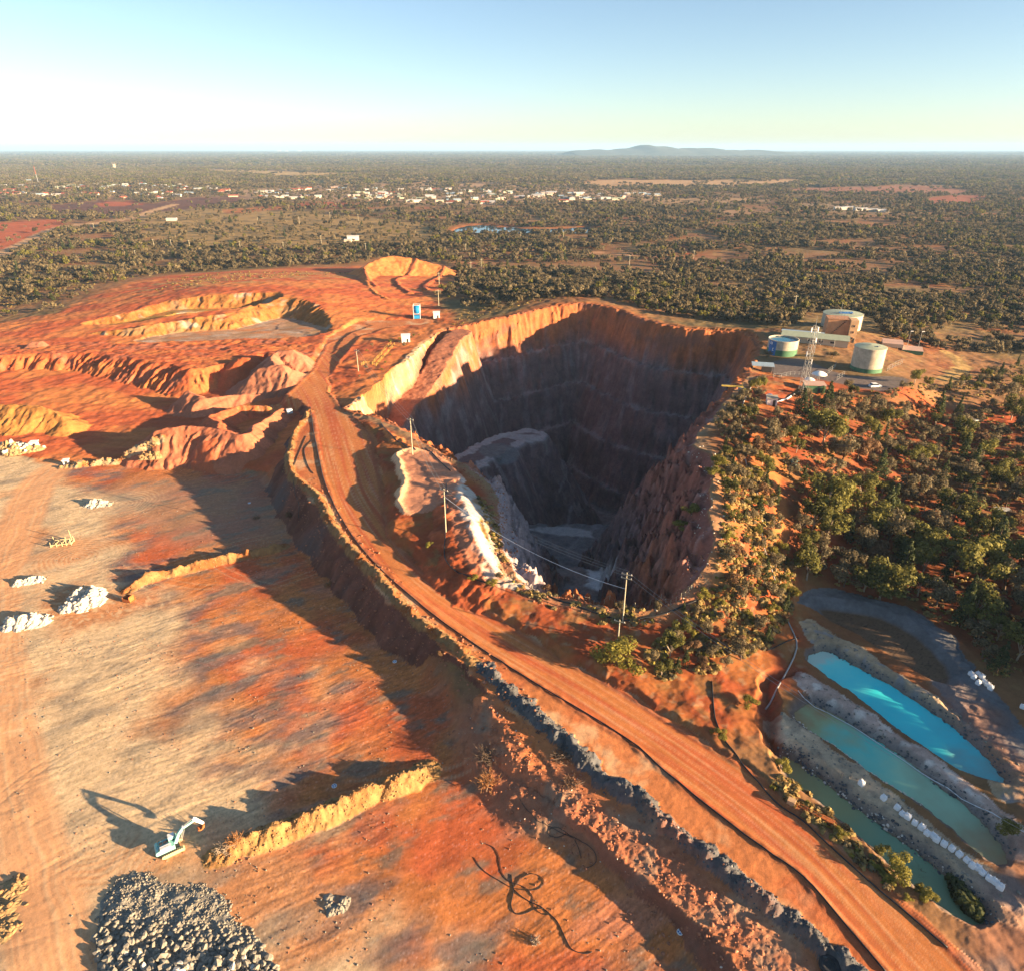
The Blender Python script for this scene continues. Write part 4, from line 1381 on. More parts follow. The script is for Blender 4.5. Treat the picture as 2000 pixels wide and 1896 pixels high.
def leaf_mesh(name, mat, centers, radii, nleaf, size, rng, squash=.8, droop=0.0):
    V = []
    A = []
    for c, r, n in zip(centers, radii, nleaf):
        d = rng.normal(size=(n, 3))
        d /= np.linalg.norm(d, axis=1, keepdims=True)
        rr = r * rng.uniform(.55, 1.05, (n, 1))
        p = np.asarray(c)[None] + d * rr * np.array((1, 1, squash))
        # leaf sprays face roughly outwards and upwards
        nn = d + np.array((0, 0, .5)) + rng.normal(size=(n, 3)) * .45
        nn /= np.linalg.norm(nn, axis=1, keepdims=True)
        t = np.cross(nn, rng.normal(size=(n, 3)))
        t /= np.linalg.norm(t, axis=1, keepdims=True) + 1e-9
        b = np.cross(nn, t)
        sz = size * rng.uniform(.6, 1.3, (n, 1))
        q = np.stack([p - t * sz * .5 - b * sz * .25, p + t * sz * .05 - b * sz * .5, p + t * sz * .55 + b * sz * .2, p - t * sz * .1 + b * sz * .5], 1)
        V.append(q)
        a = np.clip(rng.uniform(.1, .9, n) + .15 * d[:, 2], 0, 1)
        A.append(np.repeat(a, 4))
    V = np.concatenate(V)
    A = np.concatenate(A)
    n = len(V)
    me = bpy.data.meshes.new(name)
    me.vertices.add(n * 4); me.loops.add(n * 4); me.polygons.add(n)
    me.vertices.foreach_set('co', V.astype(np.float32).ravel())
    me.loops.foreach_set('vertex_index', np.arange(n * 4, dtype=np.int32))
    me.polygons.foreach_set('loop_start', np.arange(0, n * 4, 4, dtype=np.int32))
    me.update()
    at_ = me.attributes.new('leaf', 'FLOAT', 'POINT')
    at_.data.foreach_set('value', A.astype(np.float32))
    me.materials.append(mat)
    return me


def tree_meshes(kind, seed, detail=1.0):
    """unit tree: height about 1 -> returns crown mesh, trunk mesh"""
    rng = np.random.default_rng(seed)
    mat = M[kind]
    tb = MB()
    if kind in ('mulga', 'gum', 'shrub', 'brownleaf'):
        nl = {'mulga': 9, 'gum': 11, 'shrub': 10, 'brownleaf': 9}[kind]
        spread = {'mulga': .42, 'gum': .40, 'shrub': .52, 'brownleaf': .36}[kind]
        z0 = {'mulga': .52, 'gum': .60, 'shrub': .45, 'brownleaf': .55}[kind]
        cs, rs = [], []
        for i in range(nl):
            a = rng.uniform(0, 6.28)
            rr = spread * math.sqrt(rng.uniform(0, 1)) * .95
            z = z0 + rng.uniform(-.24, .30) * (1 - rr / spread * .45)
            cs.append((rr * math.cos(a), rr * math.sin(a), z))
            rs.append(rng.uniform(.12, .22) * (1.15 if kind == 'shrub' else 1))
        lean = rng.uniform(-.08, .08, 2)
        top = Vector((lean[0], lean[1], z0 - .1))
        tb.tube((0, 0, -.05), top * .55, .028, .02, 6)
        for c in cs[:7]:
            tb.tube(top * rng.uniform(.3, .6), Vector(c), .014, .005, 5)
        n = [int(95 * detail * (r / .17) ** 2) + 3 for r in rs]
        crown = leaf_mesh(kind + '_crown', mat, cs, rs, n, .075 / math.sqrt(max(detail, .06)) * .9, rng)
    elif kind == 'pine':
        cs, rs = [], []
        for k in range(12):
            t = k / 11
            for j in range(2):
                a = rng.uniform(0, 6.28)
                rr = (.20 * (1 - t) + .02) * rng.uniform(.5, 1)
                cs.append((rr * math.cos(a), rr * math.sin(a), .18 + .78 * t))
                rs.append(.12 * (1 - t) + .035)
        tb.tube((0, 0, -.05), (0, 0, .9), .022, .006, 6)
        n = [int(34 * detail * (r / .1) + 2) for r in rs]
        crown = leaf_mesh('pine_crown', mat, cs, rs, n, .06 / math.sqrt(max(detail, .06)) * .9, rng, .9)
    trunk = tb.mesh(kind + '_trunk', M['bark_pale'] if kind == 'gum' else M['bark'], True)
    return crown, trunk


HI = {k: [tree_meshes(k, 100 + i * 7 + hash_ * 31, 1.6) for i in range(3)] for hash_, k in enumerate(('mulga', 'gum', 'shrub', 'pine', 'brownleaf'))}
NAMES = {'mulga': 'scrub_tree', 'gum': 'gum_tree', 'shrub': 'bush', 'pine': 'cypress_pine', 'brownleaf': 'dry_tree'}


def plant(kind, loc, h, wid, label, group, rz=None, v=None):
    crown, trunk = HI[kind][random.randrange(3) if v is None else v]
    nm = NAMES[kind]
    r = empty(nm, loc, random.uniform(0, 6.28) if rz is None else rz, label, 'bush' if kind == 'shrub' else 'tree', group)
    r.scale = (wid, wid, h)
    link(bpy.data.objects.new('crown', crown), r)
    link(bpy.data.objects.new('trunk', trunk), r)
    return r


def scatter_poly(P, n, mind, rng):
    lo, hi = P[:, :2].min(0), P[:, :2].max(0)
    out = []
    tries = 0
    while len(out) < n and tries < 60:
        c = rng.uniform(lo, hi, (n * 2, 2))
        c = c[inside(c[:, 0], c[:, 1], P)]
        for p in c:
            if all((p[0] - q[0]) ** 2 + (p[1] - q[1]) ** 2 > mind * mind for q in out):
                out.append(p)
                if len(out) >= n:
                    break
        tries += 1
    return np.array(out)


rng = np.random.default_rng(17)
# --- the dark scrub right of the pit, below the tanks
ZONES = [
    # outline, number, spacing, kinds with weights, height range, label, group
    (atl([(1500, 830, 21), (1600, 790, 19), (1750, 800, 15), (2010, 790, 9), (2060, 880, 7), (2060, 1010, 6), (1900, 1000, 6), (1700, 985, 8), (1600, 1000, 12), (1540, 950, 17), (1500, 900, 20)]), 135, 3.6,
     (('mulga', .50), ('gum', .22), ('pine', .18), ('brownleaf', .10)), (4.5, 8.5), 'tree in the scrub below the water tanks', 'trees below the tanks'),
    (atl([(1560, 1010, 11.5), (1700, 1000, 8), (1900, 1025, 5.5), (2060, 1040, 5), (2060, 1330, 4), (1960, 1340, 3.5), (1890, 1265, 3.5), (1790, 1195, 4), (1640, 1150, 5), (1580, 1140, 5.5), (1540, 1060, 9)]), 80, 3.4,
     (('mulga', .30), ('gum', .42), ('pine', .20), ('brownleaf', .08)), (5.5, 10.0), 'tree in the dark gully above the service road', 'trees in the dark gully'),
    (atl([(1405, 860, 24), (1470, 850, 22), (1500, 940, 18), (1530, 1040, 13), (1555, 1130, 7.5), (1545, 1200, 5), (1500, 1260, 5), (1400, 1310, 5), (1290, 1325, 5.5), (1260, 1270, 6), (1330, 1200, 7.5), (1395, 1130, 14), (1415, 1000, 22)]), 92, 3.0,
     (('mulga', .42), ('gum', .12), ('shrub', .22), ('pine', .10), ('brownleaf', .14)), (2.4, 5.2), 'small plant on the sunlit red slope at the right pit rim', 'plants on the right rim slope'),
    (atl([(1560, 775, 20), (1620, 775, 19), (1740, 780, 15.5), (1850, 760, 11), (2030, 700, 7), (2030, 775, 8), (1760, 795, 14.5), (1600, 795, 19)]), 34, 4.5,
     (('mulga', .55), ('gum', .25), ('pine', .2)), (3.0, 6.0), 'tree on the straw-coloured ground right of the tanks', 'trees beside the tank yard'),
    (atl([(1425, 790, 24), (1450, 770, 23.5), (1480, 742, 22.5), (1500, 745, 22), (1480, 790, 23), (1470, 850, 22), (1410, 850, 24), (1395, 830, 24)]), 22, 3.0,
     (('mulga', .6), ('gum', .2), ('shrub', .2)), (3.0, 5.5), 'small tree on the pit rim below the lookout shelter', 'trees on the rim below the shelter'),
    (atl([(690, 715, 9.5), (720, 675, 10), (800, 655, 10), (830, 650, 10), (790, 690, 10), (720, 740, 9.5), (690, 745, 9)]), 16, 3.2,
     (('shrub', .5), ('mulga', .5)), (1.5, 3.0), 'bush by the railed enclosure above the pale pit wall', 'bushes by the railed enclosure'),
]
ZP = []
LANDMARKS = [('near the aqua car in the scrub', at(1550, 905, 18)), ('near the small cream hut', at(1890, 830, 10)), ('near the flat slab cover', at(1958, 995, 6)), ('below the tank yard car', at(1709, 790, 16)),
             ('beside the radio tower', at(1570, 790, 20)), ('on the sunlit rim slope by the grey pipe', at(1480, 1000, 17)), ('on the lower rim slope above the turquoise pond', at(1490, 1220, 6)), ('near the big bush and power poles', at(1280, 1290, 6)),
             ('at the head of the service road', at(1600, 1130, 6)), ('in the dark gully above the dry pond', at(1720, 1130, 5)), ('above the huddle of bulk bags', at(1900, 1220, 4)), ('at the right edge below the cross track', at(2000, 1080, 5)),
             ('between the tracks at the right', at(1930, 900, 7)), ('in the middle of the scrub below the tanks', at(1700, 900, 12)), ('on the rim below the lookout shelter', at(1440, 810, 23.5)), ('beside the bend of the tarmac road', at(1870, 735, 11)),
             ('at the top of the red side track', at(1620, 960, 12)), ('by the railed enclosure above the pale wall', at(740, 700, 10)), ('by the white cabin above the pale wall', at(800, 660, 10)), ('on the rim slope beside the lime-green bushes', at(1420, 920, 23))]
for (P, n, md, kinds, hr, lab, grp) in ZONES:
    pts = scatter_poly(P, n, md, rng)
    hs = hzs(pts[:, 0], pts[:, 1])
    cl = clss(pts[:, 0], pts[:, 1])
    ks = [k for k, _ in kinds]
    ws = np.array([w for _, w in kinds]); ws = ws / ws.sum()
    for p, z, c in zip(pts, hs, cl):
        if c in (3, 2, 15, 19):
            continue
        k = ks[rng.choice(len(ks), p=ws)]
        h = rng.uniform(*hr) * (1.25 if k == 'pine' else .65 if k == 'shrub' else 1)
        w = h * rng.uniform(.85, 1.2) * (1.0 if k != 'pine' else .8)
        if k == 'gum':
            h *= 1.1
        if rng.uniform() < .16:
            h *= 1.3
            w *= 1.2
        adj = {'mulga': 'grey-green', 'gum': 'bright green', 'pine': 'dark conical', 'shrub': 'yellow-green', 'brownleaf': 'brown half-dead'}[k]
        size = 'low' if h < hr[0] * .7 + hr[1] * .3 else 'tall' if h > hr[0] * .25 + hr[1] * .75 else 'mid-sized'
        noun = 'bush' if k == 'shrub' else 'tree'
        lm = min(LANDMARKS, key=lambda L: (L[1][0] - p[0]) ** 2 + (L[1][1] - p[1]) ** 2)
        plant(k, (p[0], p[1], z - .05), h, w, size + ' ' + adj + ' ' + noun + ' ' + lm[0], size + ' ' + adj + ' ' + noun + ('es ' if noun == 'bush' else 's ') + lm[0])
        ZP.append(p)
# --- trees on the hill just right of the ponds (they shade the water)
for k in range(48):
    x = rng.uniform(112, 165)
    y = rng.uniform(38, 128)
    if x < 96 + .12 * y:
        continue
    kk = ['mulga', 'gum', 'gum'][rng.integers(3)]
    h = rng.uniform(8, 12)
    plant(kk, (x, y, hz(x, y) - .05), h, h * rng.uniform(.8, 1.1), 'tree on the hill beside the ponds, at the right', 'trees on the hill beside the ponds')

# --- single bushes that can be told apart
BUSHES = [
    (1207, 1298, 4.2, 9.0, 'shrub', 'big yellow-green bush under the power poles beside the haul road'),
    (1461, 1376, 1.8, 3.0, 'shrub', 'round green bush on the red bank by the head of the teal pond'),
    (1404, 1437, 1.4, 2.6, 'shrub', 'green bush at the top of the black pipe beside the haul road'),
    (1525, 1502, 1.9, 2.9, 'shrub', 'yellow-green bush at the head of the olive pond'),
    (1643, 1632, 1.3, 2.0, 'shrub', 'small bush on the bank beside the rusty pump frame'),
    (1756, 1708, 2.6, 4.2, 'shrub', 'largest bright green bush on the bank of the olive pond'),
    (1718, 1666, 1.8, 2.4, 'gum', 'dark green bush standing at the water line of the olive pond'),
    (1807, 1752, 1.9, 2.6, 'shrub', 'yellow bush on the olive pond bank towards its lower end'),
    (1717, 1701, .9, 1.5, 'shrub', 'tiny bush between the haul road and the largest pond bush'),
    (1735, 1720, 1.0, 1.8, 'shrub', 'low pale bush just below the largest pond bush'),
    (1773, 1757, .8, 1.2, 'shrub', 'tiny bush close to the road near the lower pond end'),
    (1790, 1738, 1.2, 1.8, 'gum', 'green bush on the lower pond bank beside the yellow one'),
    (1965, 1636, 2.6, 4.0, 'gum', 'dark green bush at the lower end of the teal pond'),
    (1400, 912, 3.0, 5.0, 'shrub', 'bright lime-green bush on the pale lip of the right pit rim'),
    (1394, 928, 2.6, 4.4, 'shrub', 'darker lime-green bush just below the brightest one on the rim lip'),
    (1350, 1003, 2.8, 4.2, 'shrub', 'small tree clinging to the rock face of the right buttress'),
    (1330, 1030, 2.2, 4.6, 'shrub', 'spreading bush on a ledge of the right buttress'),
    (960, 1140, 1.6, 2.6, 'shrub', 'sunlit bush at the near pit rim above the road bend'),
    (975, 1128, 1.6, 2.2, 'mulga', 'second bush at the near pit rim above the road bend'),
    (925, 1132, 1.5, 2.4, 'shrub', 'bush on the foot of the red mound beside the haul road'),
    (838, 1068, 1.3, 2.0, 'shrub', 'lone yellow bush on the red mound'),
    (1065, 1152, 1.6, 2.6, 'brownleaf', 'dry brown bush on the near pit rim'),
    (1210, 1196, 3.2, 3.0, 'mulga', 'slim pale tree at the pit rim beside the tall power pole'),
    (1284, 1192, 2.6, 2.4, 'mulga', 'slim tree at the pit rim right of the tall power pole'),
    (860, 1280, 1.5, 2.0, 'brownleaf', 'small tan bush in the shade of the road embankment'),
    (566, 1012, 2.0, 2.8, 'brownleaf', 'pale dry tree on the embankment below the upper berm'),
    (1655, 762, 4.0, 5.0, 'mulga', 'spreading dark tree against the foot of the largest cream tank'),
    (1712, 722, 3.0, 4.0, 'gum', 'small tree in front of the cream tank door side'),
    (1500, 700, 3.0, 3.6, 'mulga', 'round olive tree beside the blue-topped tank'),
    (1625, 700, 3.0, 6.0, 'mulga', 'dark shrubbery between the two nearer tanks'),
]
bp = on_ground([(b[0], b[1]) for b in BUSHES])
for b, p in zip(BUSHES, bp):
    plant(b[4], (p[0], p[1], p[2] - .08), b[2] / .8, b[3] / .95, b[5], None)

# --- dead brush heaps
def brush(name, loc, r, h, n, mat, label, cat='brush heap'):
    root = empty(name, loc, 0, label, cat)
    a = MB()
    rg = random.Random(int(loc[0] * 10))
    for i in range(n):
        an = rg.uniform(0, 6.28)
        s = Vector((rg.gauss(0, r * .3), rg.gauss(0, r * .3), -.1))
        e = s + Vector((math.cos(an) * rg.uniform(.2, .8) * r, math.sin(an) * rg.uniform(.2, .8) * r, rg.uniform(.25, 1) * h))
        a.tube(s, e, .05, .015, 4, False)
        for k in range(3):
            q = s.lerp(e, rg.uniform(.4, .95))
            a.tube(q, q + Vector((rg.gauss(0, .3), rg.gauss(0, .3), rg.gauss(.1, .25))) * r * .5, .025, .008, 3, False)
    a.build('twigs', mat, root)
    b = MB()
    for i in range(4):
        b.tube((rg.gauss(0, r * .4), rg.gauss(0, r * .4), 0), (rg.gauss(0, r * .5), rg.gauss(0, r * .5), h * .6), .11, .06, 6)
    b.build('branches', M['bark'], root)
    return root


BR = [(952, 1528, 2.4, 1.8, 90, 'dead_orange', 'orange heap of dead brush at the edge of the red pad'), (640, 1142, 1.6, 1.5, 60, 'dead_orange', 'small tangle of dead orange brush below the road embankment'),
      (955, 1478, 3.0, 1.8, 90, 'bark', 'dark tangle of scrub in the shadow below the low terrace'), (1100, 1475, 2.4, 1.4, 70, 'bark', 'black dead scrub leaning on the grey berm'),
      (1045, 1838, 1.1, 1.0, 40, 'bark_pale', 'small bleached stump and twigs on the red pad'), (1115, 1530, 2.2, 1.1, 70, 'dead', 'brown brush heap at the lower end of the low terrace'),
      (440, 1655, 1.8, 1.2, 70, 'bark_pale', 'bleached scrub heap at the excavator end of the thick windrow'), (460, 1640, 1.5, 1.1, 60, 'dead_orange', 'rust-brown scrub heap on the end of the thick windrow'),
      (500, 1012, 1.5, 1.2, 50, 'dead', 'scrubby dead bush at the foot of the embankment in shade'), (1790, 1690, 2.6, 1.0, 70, 'bark', 'drowned dark branches along the olive pond causeway'), (1740, 1672, 2.2, .8, 60, 'bark', 'dark brush at the causeway edge beside the olive pond')]
pp = on_ground([(b[0], b[1]) for b in BR])
for b, p in zip(BR, pp):
    brush('brush_heap', p, b[2], b[3], b[4], M[b[5]], b[6])

# ------------------------------------------------------------------ far woodland: countless trees as one instanced mass
SRC = bpy.data.collections.new('woodland_sources')


def src(name, crown, trunk=None, n=1, seed=0, spread=0):
    """one low-detail source plant (or clump) kept outside the scene, only instanced"""
    rg = np.random.default_rng(seed)
    crown, trunk = crown
    nv = len(crown.vertices)
    co = np.zeros(nv * 3, np.float32); crown.vertices.foreach_get('co', co)
    co = co.reshape(-1, 3)
    lf = np.zeros(nv, np.float32); crown.attributes['leaf'].data.foreach_get('value', lf)
    V, A = [], []
    for k in range(n):
        a = rg.uniform(0, 6.28)
        s = rg.uniform(.75, 1.2)
        off = rg.normal(size=2) * spread if n > 1 else np.zeros(2)
        c = co.copy() * s
        x = c[:, 0] * math.cos(a) - c[:, 1] * math.sin(a) + off[0]
        y = c[:, 0] * math.sin(a) + c[:, 1] * math.cos(a) + off[1]
        V.append(np.stack([x, y, c[:, 2]], 1)); A.append(np.clip(lf + rg.uniform(-.25, .25), 0, 1))
    V = np.concatenate(V); A = np.concatenate(A)
    m = len(V) // 4
    me = bpy.data.meshes.new(name)
    me.vertices.add(len(V)); me.loops.add(len(V)); me.polygons.add(m)
    me.vertices.foreach_set('co', V.astype(np.float32).ravel())
    me.loops.foreach_set('vertex_index', np.arange(len(V), dtype=np.int32))
    me.polygons.foreach_set('loop_start', np.arange(0, len(V), 4, dtype=np.int32))
    me.update()
    at_ = me.attributes.new('leaf', 'FLOAT', 'POINT'); at_.data.foreach_set('value', A.astype(np.float32))
    me.materials.append(crown.materials[0])
    o = bpy.data.objects.new(name, me)
    SRC.objects.link(o)
    return o


k = 0
for kind, nn in (('mulga', 3), ('gum', 2), ('pine', 1)):           # a..f single trees
    for i in range(nn):
        src('%s_tree_source' % 'abcdef'[k], tree_meshes(kind, 300 + i, .28 if kind != 'pine' else .35), seed=k)
        k += 1
for i, kind in enumerate(('mulga', 'mulga', 'gum')):               # clumps for the distance
    src('%s_clump_source' % 'ghi'[i], tree_meshes(kind, 340 + i, .05), n=7, seed=50 + i, spread=1.5)


def gn_scatter(name, pts, rot, scl, kind, collection):
    me = bpy.data.meshes.new(name)
    me.vertices.add(len(pts))
    me.vertices.foreach_set('co', np.asarray(pts, np.float32).ravel())
    for nm, tp, dat in (('rot', 'FLOAT', rot), ('scl', 'FLOAT_VECTOR', scl), ('kind', 'INT', kind)):
        a = me.attributes.new(nm, tp, 'POINT')
        if tp == 'FLOAT_VECTOR':
            a.data.foreach_set('vector', np.asarray(dat, np.float32).ravel())
        else:
            a.data.foreach_set('value', np.asarray(dat, np.int32 if tp == 'INT' else np.float32).ravel())
    me.update()
    o = bpy.data.objects.new(name, me)
    COL.objects.link(o)
    ng = bpy.data.node_groups.new(name + '_scatter', 'GeometryNodeTree')
    ng.interface.new_socket('Geometry', in_out='INPUT', socket_type='NodeSocketGeometry')
    ng.interface.new_socket('Geometry', in_out='OUTPUT', socket_type='NodeSocketGeometry')
    N_ = ng.nodes; L_ = ng.links
    gi = N_.new('NodeGroupInput'); go = N_.new('NodeGroupOutput')
    ci = N_.new('GeometryNodeCollectionInfo'); ci.inputs['Collection'].default_value = collection
    ci.inputs['Separate Children'].default_value = True; ci.inputs['Reset Children'].default_value = True
    ip = N_.new('GeometryNodeInstanceOnPoints'); ip.inputs['Pick Instance'].default_value = True

    def attr(nm, tp):
        q = N_.new('GeometryNodeInputNamedAttribute'); q.data_type = tp; q.inputs['Name'].default_value = nm
        return q.outputs['Attribute']
    cx = N_.new('ShaderNodeCombineXYZ')
    L_.new(attr('rot', 'FLOAT'), cx.inputs['Z'])
    L_.new(gi.outputs[0], ip.inputs['Points']); L_.new(ci.outputs[0], ip.inputs['Instance'])
    L_.new(attr('kind', 'INT'), ip.inputs['Instance Index']); L_.new(cx.outputs[0], ip.inputs['Rotation']); L_.new(attr('scl', 'FLOAT_VECTOR'), ip.inputs['Scale'])
    L_.new(ip.outputs[0], go.inputs[0])
    md = o.modifiers.new('scatter', 'NODES'); md.node_group = ng
    return tag(o, kind='stuff')


MINE_NO = F([(-400, 655), (110, 612), (225, 562), (330, 536), (520, 518), (690, 505), (770, 490), (885, 508), (895, 545), (850, 600), (880, 622)], 6)
MINE_NO = np.concatenate([MINE_NO, atl([(960, 612, 13), (1050, 592, 16), (1130, 578, 18), (1210, 588, 17), (1300, 615, 15.5), (1400, 628, 15), (1480, 632, 16), (1530, 640, 18), (1590, 600, 17), (1690, 600, 16), (1740, 655, 16), (1870, 680, 12), (2060, 690, 8), (2400, 720, 6), (2400, 2300, 0), (-600, 2300, 0), (-600, 660, 5)])])


def wood_points(y0, y1, dens, rng):
    area = .75 * 1.1 * .897 * (y1 * y1 - y0 * y0) + 2 * 40 * (y1 - y0)
    n = int(area * dens)
    u = rng.uniform(0, 1, n)
    y = np.sqrt(y0 * y0 + u * (y1 * y1 - y0 * y0))
    x = rng.uniform(-1, 1, n) * (.75 * (.897 * y + 44) * 1.08)
    d = .60 + .95 * fbm(x / 70, y / 70, 3, 301) + .55 * fbm(x / 350, y / 220, 3, 305)
    # open straw ground behind the pit on the left
    lw = sstep(20, -60, x - .05 * y) * sstep(900, 700, y)
    d = d * (1 - .35 * lw)
    for P, c, ds, soft in FIELDS:
        sd, _, _ = poly_d(x, y, P)
        w = sstep(soft * .6, -soft * .2, sd)
        d = d * (1 - w) + w * ds * (1 + .7 * fbm(x / 25, y / 25, 2, 309))
    for P, hw, c in FTRACKS:
        sd, _, _, _ = line_d(x, y, P)
        d = np.where(sd < hw * 1.2, 0, d)
    sd, _, _ = poly_d(x, y, LAKE)
    d = np.where(sd < 7, 0, d)
    d = np.where((sd >= 7) & (sd < 28), 1.2, d)
    keep = rng.uniform(0, 1, n) < d
    if y0 < 800:
        keep &= ~inside(x, y, MINE_NO)
    return x[keep], y[keep]


WX, WY, WS, WK = [], [], [], []
for (y0, y1, dens, smin, smax, clump) in [(300, 620, 1 / 15, 3.8, 7.4, 0), (620, 1050, 1 / 22, 4.2, 8.4, 0), (1050, 2100, 1 / 70, 5.5, 10.5, 0), (2100, 4600, 1 / 620, 8, 13, 1), (4600, 11000, 1 / 5200, 18, 30, 1), (11000, 22000, 1 / 40000, 45, 70, 1)]:
    x, y = wood_points(y0, y1, dens, rng)
    n = len(x)
    WX.append(x); WY.append(y)
    s = rng.uniform(smin, smax, n)
    if clump:
        kk = rng.choice([6, 7, 8], n, p=[.45, .35, .2])
        sc_ = np.stack([s, s, s * np.interp(y0, [2000, 5000, 12000], [.85, .5, .28])], 1)
    else:
        greener = sstep(-.1, .5, fbm(x / 120, y / 120, 3, 311))
        r = rng.uniform(0, 1, n)
        kk = np.where(r < .04 + .14 * greener, rng.integers(3, 5, n), np.where(r > .95, 5, rng.integers(0, 3, n)))
        s = s * np.where(rng.uniform(0, 1, n) < .35, .55, 1.0)
        sc_ = np.stack([s * rng.uniform(.85, 1.25, n), s * rng.uniform(.85, 1.25, n), s * rng.uniform(.7, 1.15, n)], 1)
    WS.append(sc_); WK.append(kk)
WX = np.concatenate(WX); WY = np.concatenate(WY); WS = np.concatenate(WS); WK = np.concatenate(WK)
WZ = hzs(WX, WY)
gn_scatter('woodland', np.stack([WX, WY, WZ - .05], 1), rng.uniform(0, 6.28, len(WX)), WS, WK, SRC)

# --- dry grass tussocks and low herbs on the slopes
GSRC = bpy.data.collections.new('grass_sources')
for i in range(2):
    rg = np.random.default_rng(400 + i)
    me = leaf_mesh('tussock', M['dry_grass'], [(0, 0, .25), (.25, .1, .2), (-.2, .15, .2)], [.35, .25, .25], [10, 6, 6], .45, rg, .7)
    o = bpy.data.objects.new('%s_tussock_source' % 'ab'[i], me); GSRC.objects.link(o)
me = leaf_mesh('herb', M['shrub'], [(0, 0, .3), (.2, -.1, .25)], [.35, .28], [12, 8], .4, np.random.default_rng(410), .8)
o = bpy.data.objects.new('c_herb_source', me); GSRC.objects.link(o)
me = leaf_mesh('herb', M['mulga'], [(0, 0, .3), (.2, -.1, .25)], [.4, .3], [12, 8], .42, np.random.default_rng(411), .8)
o = bpy.data.objects.new('d_herb_source', me); GSRC.objects.link(o)
gx, gy = [], []
for P, n in [(ZONES[0][0], 2600), (ZONES[1][0], 1300), (ZONES[2][0], 3200), (ZONES[3][0], 1100), (ZONES[4][0], 260),
             (atl([(880, 640, 11), (960, 612, 13), (1050, 592, 16), (1130, 580, 18), (1210, 590, 17), (1300, 615, 15.5), (1480, 635, 15), (1480, 600, 13), (1130, 555, 10), (900, 590, 10)]), 1200),
             (F([(-50, 620), (240, 555), (330, 530), (180, 520), (-50, 580)], 4), 1300), (F([(300, 575), (560, 545), (700, 520), (520, 518), (330, 536)], 12), 500),
             (atl([(1000, 1135, 8), (1100, 1165, 7), (1200, 1185, 7), (1300, 1190, 7.5), (1300, 1215, 7), (1150, 1215, 7), (1000, 1150, 7.5)]), 260),
             (atl([(1540, 1510, 2), (1640, 1612, 2), (1720, 1690, 2), (1830, 1780, 2), (1850, 1815, 2), (1760, 1750, 3), (1600, 1610, 4), (1500, 1520, 4)]), 220),
             (atl([(930, 960, 10), (965, 985, 10), (990, 1095, 8.6), (975, 1090, 9), (950, 1020, 10)]), 120)]:
    q = scatter_poly(P, 1, 0, rng)
    lo, hi = P[:, :2].min(0), P[:, :2].max(0)
    c = rng.uniform(lo, hi, (n * 4, 2)); c = c[inside(c[:, 0], c[:, 1], P)][:n]
    gx.append(c[:, 0]); gy.append(c[:, 1])
gx = np.concatenate(gx); gy = np.concatenate(gy)
gh, gc = hzs(gx, gy), clss(gx, gy)
ok = ~np.isin(gc, (2, 3, 19)) & (fbm(gx / 8, gy / 8, 3, 321) > -.25)
gx, gy, gh = gx[ok], gy[ok], gh[ok]
n = len(gx)
s = rng.uniform(.7, 1.7, n)
gn_scatter('dry_grass', np.stack([gx, gy, gh - .05], 1), rng.uniform(0, 6.28, n), np.stack([s, s, s * .8], 1), rng.choice(4, n, p=[.36, .34, .15, .15]), GSRC)
# reeds at the lower end of the olive pond
c = scatter_poly(atl([(1850, 1715, 1), (1870, 1728, 1), (1918, 1778, 1), (1910, 1800, 1), (1870, 1760, 1)]), 60, .3, rng)
RS = bpy.data.collections.new('reed_sources')
o = bpy.data.objects.new('a_reed_source', leaf_mesh('reed', M['reed'], [(0, 0, .4)], [.45], [26], .5, np.random.default_rng(5), 1.2)); RS.objects.link(o)
gn_scatter('reeds', np.column_stack([c, np.full(len(c), .9)]), rng.uniform(0, 6.28, len(c)), np.repeat(rng.uniform(.9, 1.6, (len(c), 1)), 3, 1), np.zeros(len(c)), RS)

# --- loose stones on embankments, berms and rim
M['stone_grey'] = plain_mat('grey_stone', (.25, .225, .18), .9, var=.35, scale=1.2)
M['stone_dark'] = plain_mat('blue_grey_stone', (.095, .10, .105), .9, var=.35, scale=1.2)
M['stone_pale'] = plain_mat('pale_stone', (.66, .60, .50), .9, var=.25, scale=1.2)
M['stone_red'] = plain_mat('red_stone', (.36, .15, .08), .9, var=.35, scale=1.2)
M['stone_ochre'] = plain_mat('ochre_stone', (.29, .17, .075), .9, var=.3, scale=1.2)


def along(P, n, hw, rng, s=None):
    seg = np.hypot(*(np.diff(P[:, :2], axis=0).T))
    cum = np.concatenate([[0], np.cumsum(seg)])
    t = rng.uniform(0, cum[-1], n)
    x = np.interp(t, cum, P[:, 0]); y = np.interp(t, cum, P[:, 1])
    a = rng.uniform(0, 6.28, n); r = hw * np.sqrt(rng.uniform(0, 1, n))
    return x + r * np.cos(a), y + r * np.sin(a)


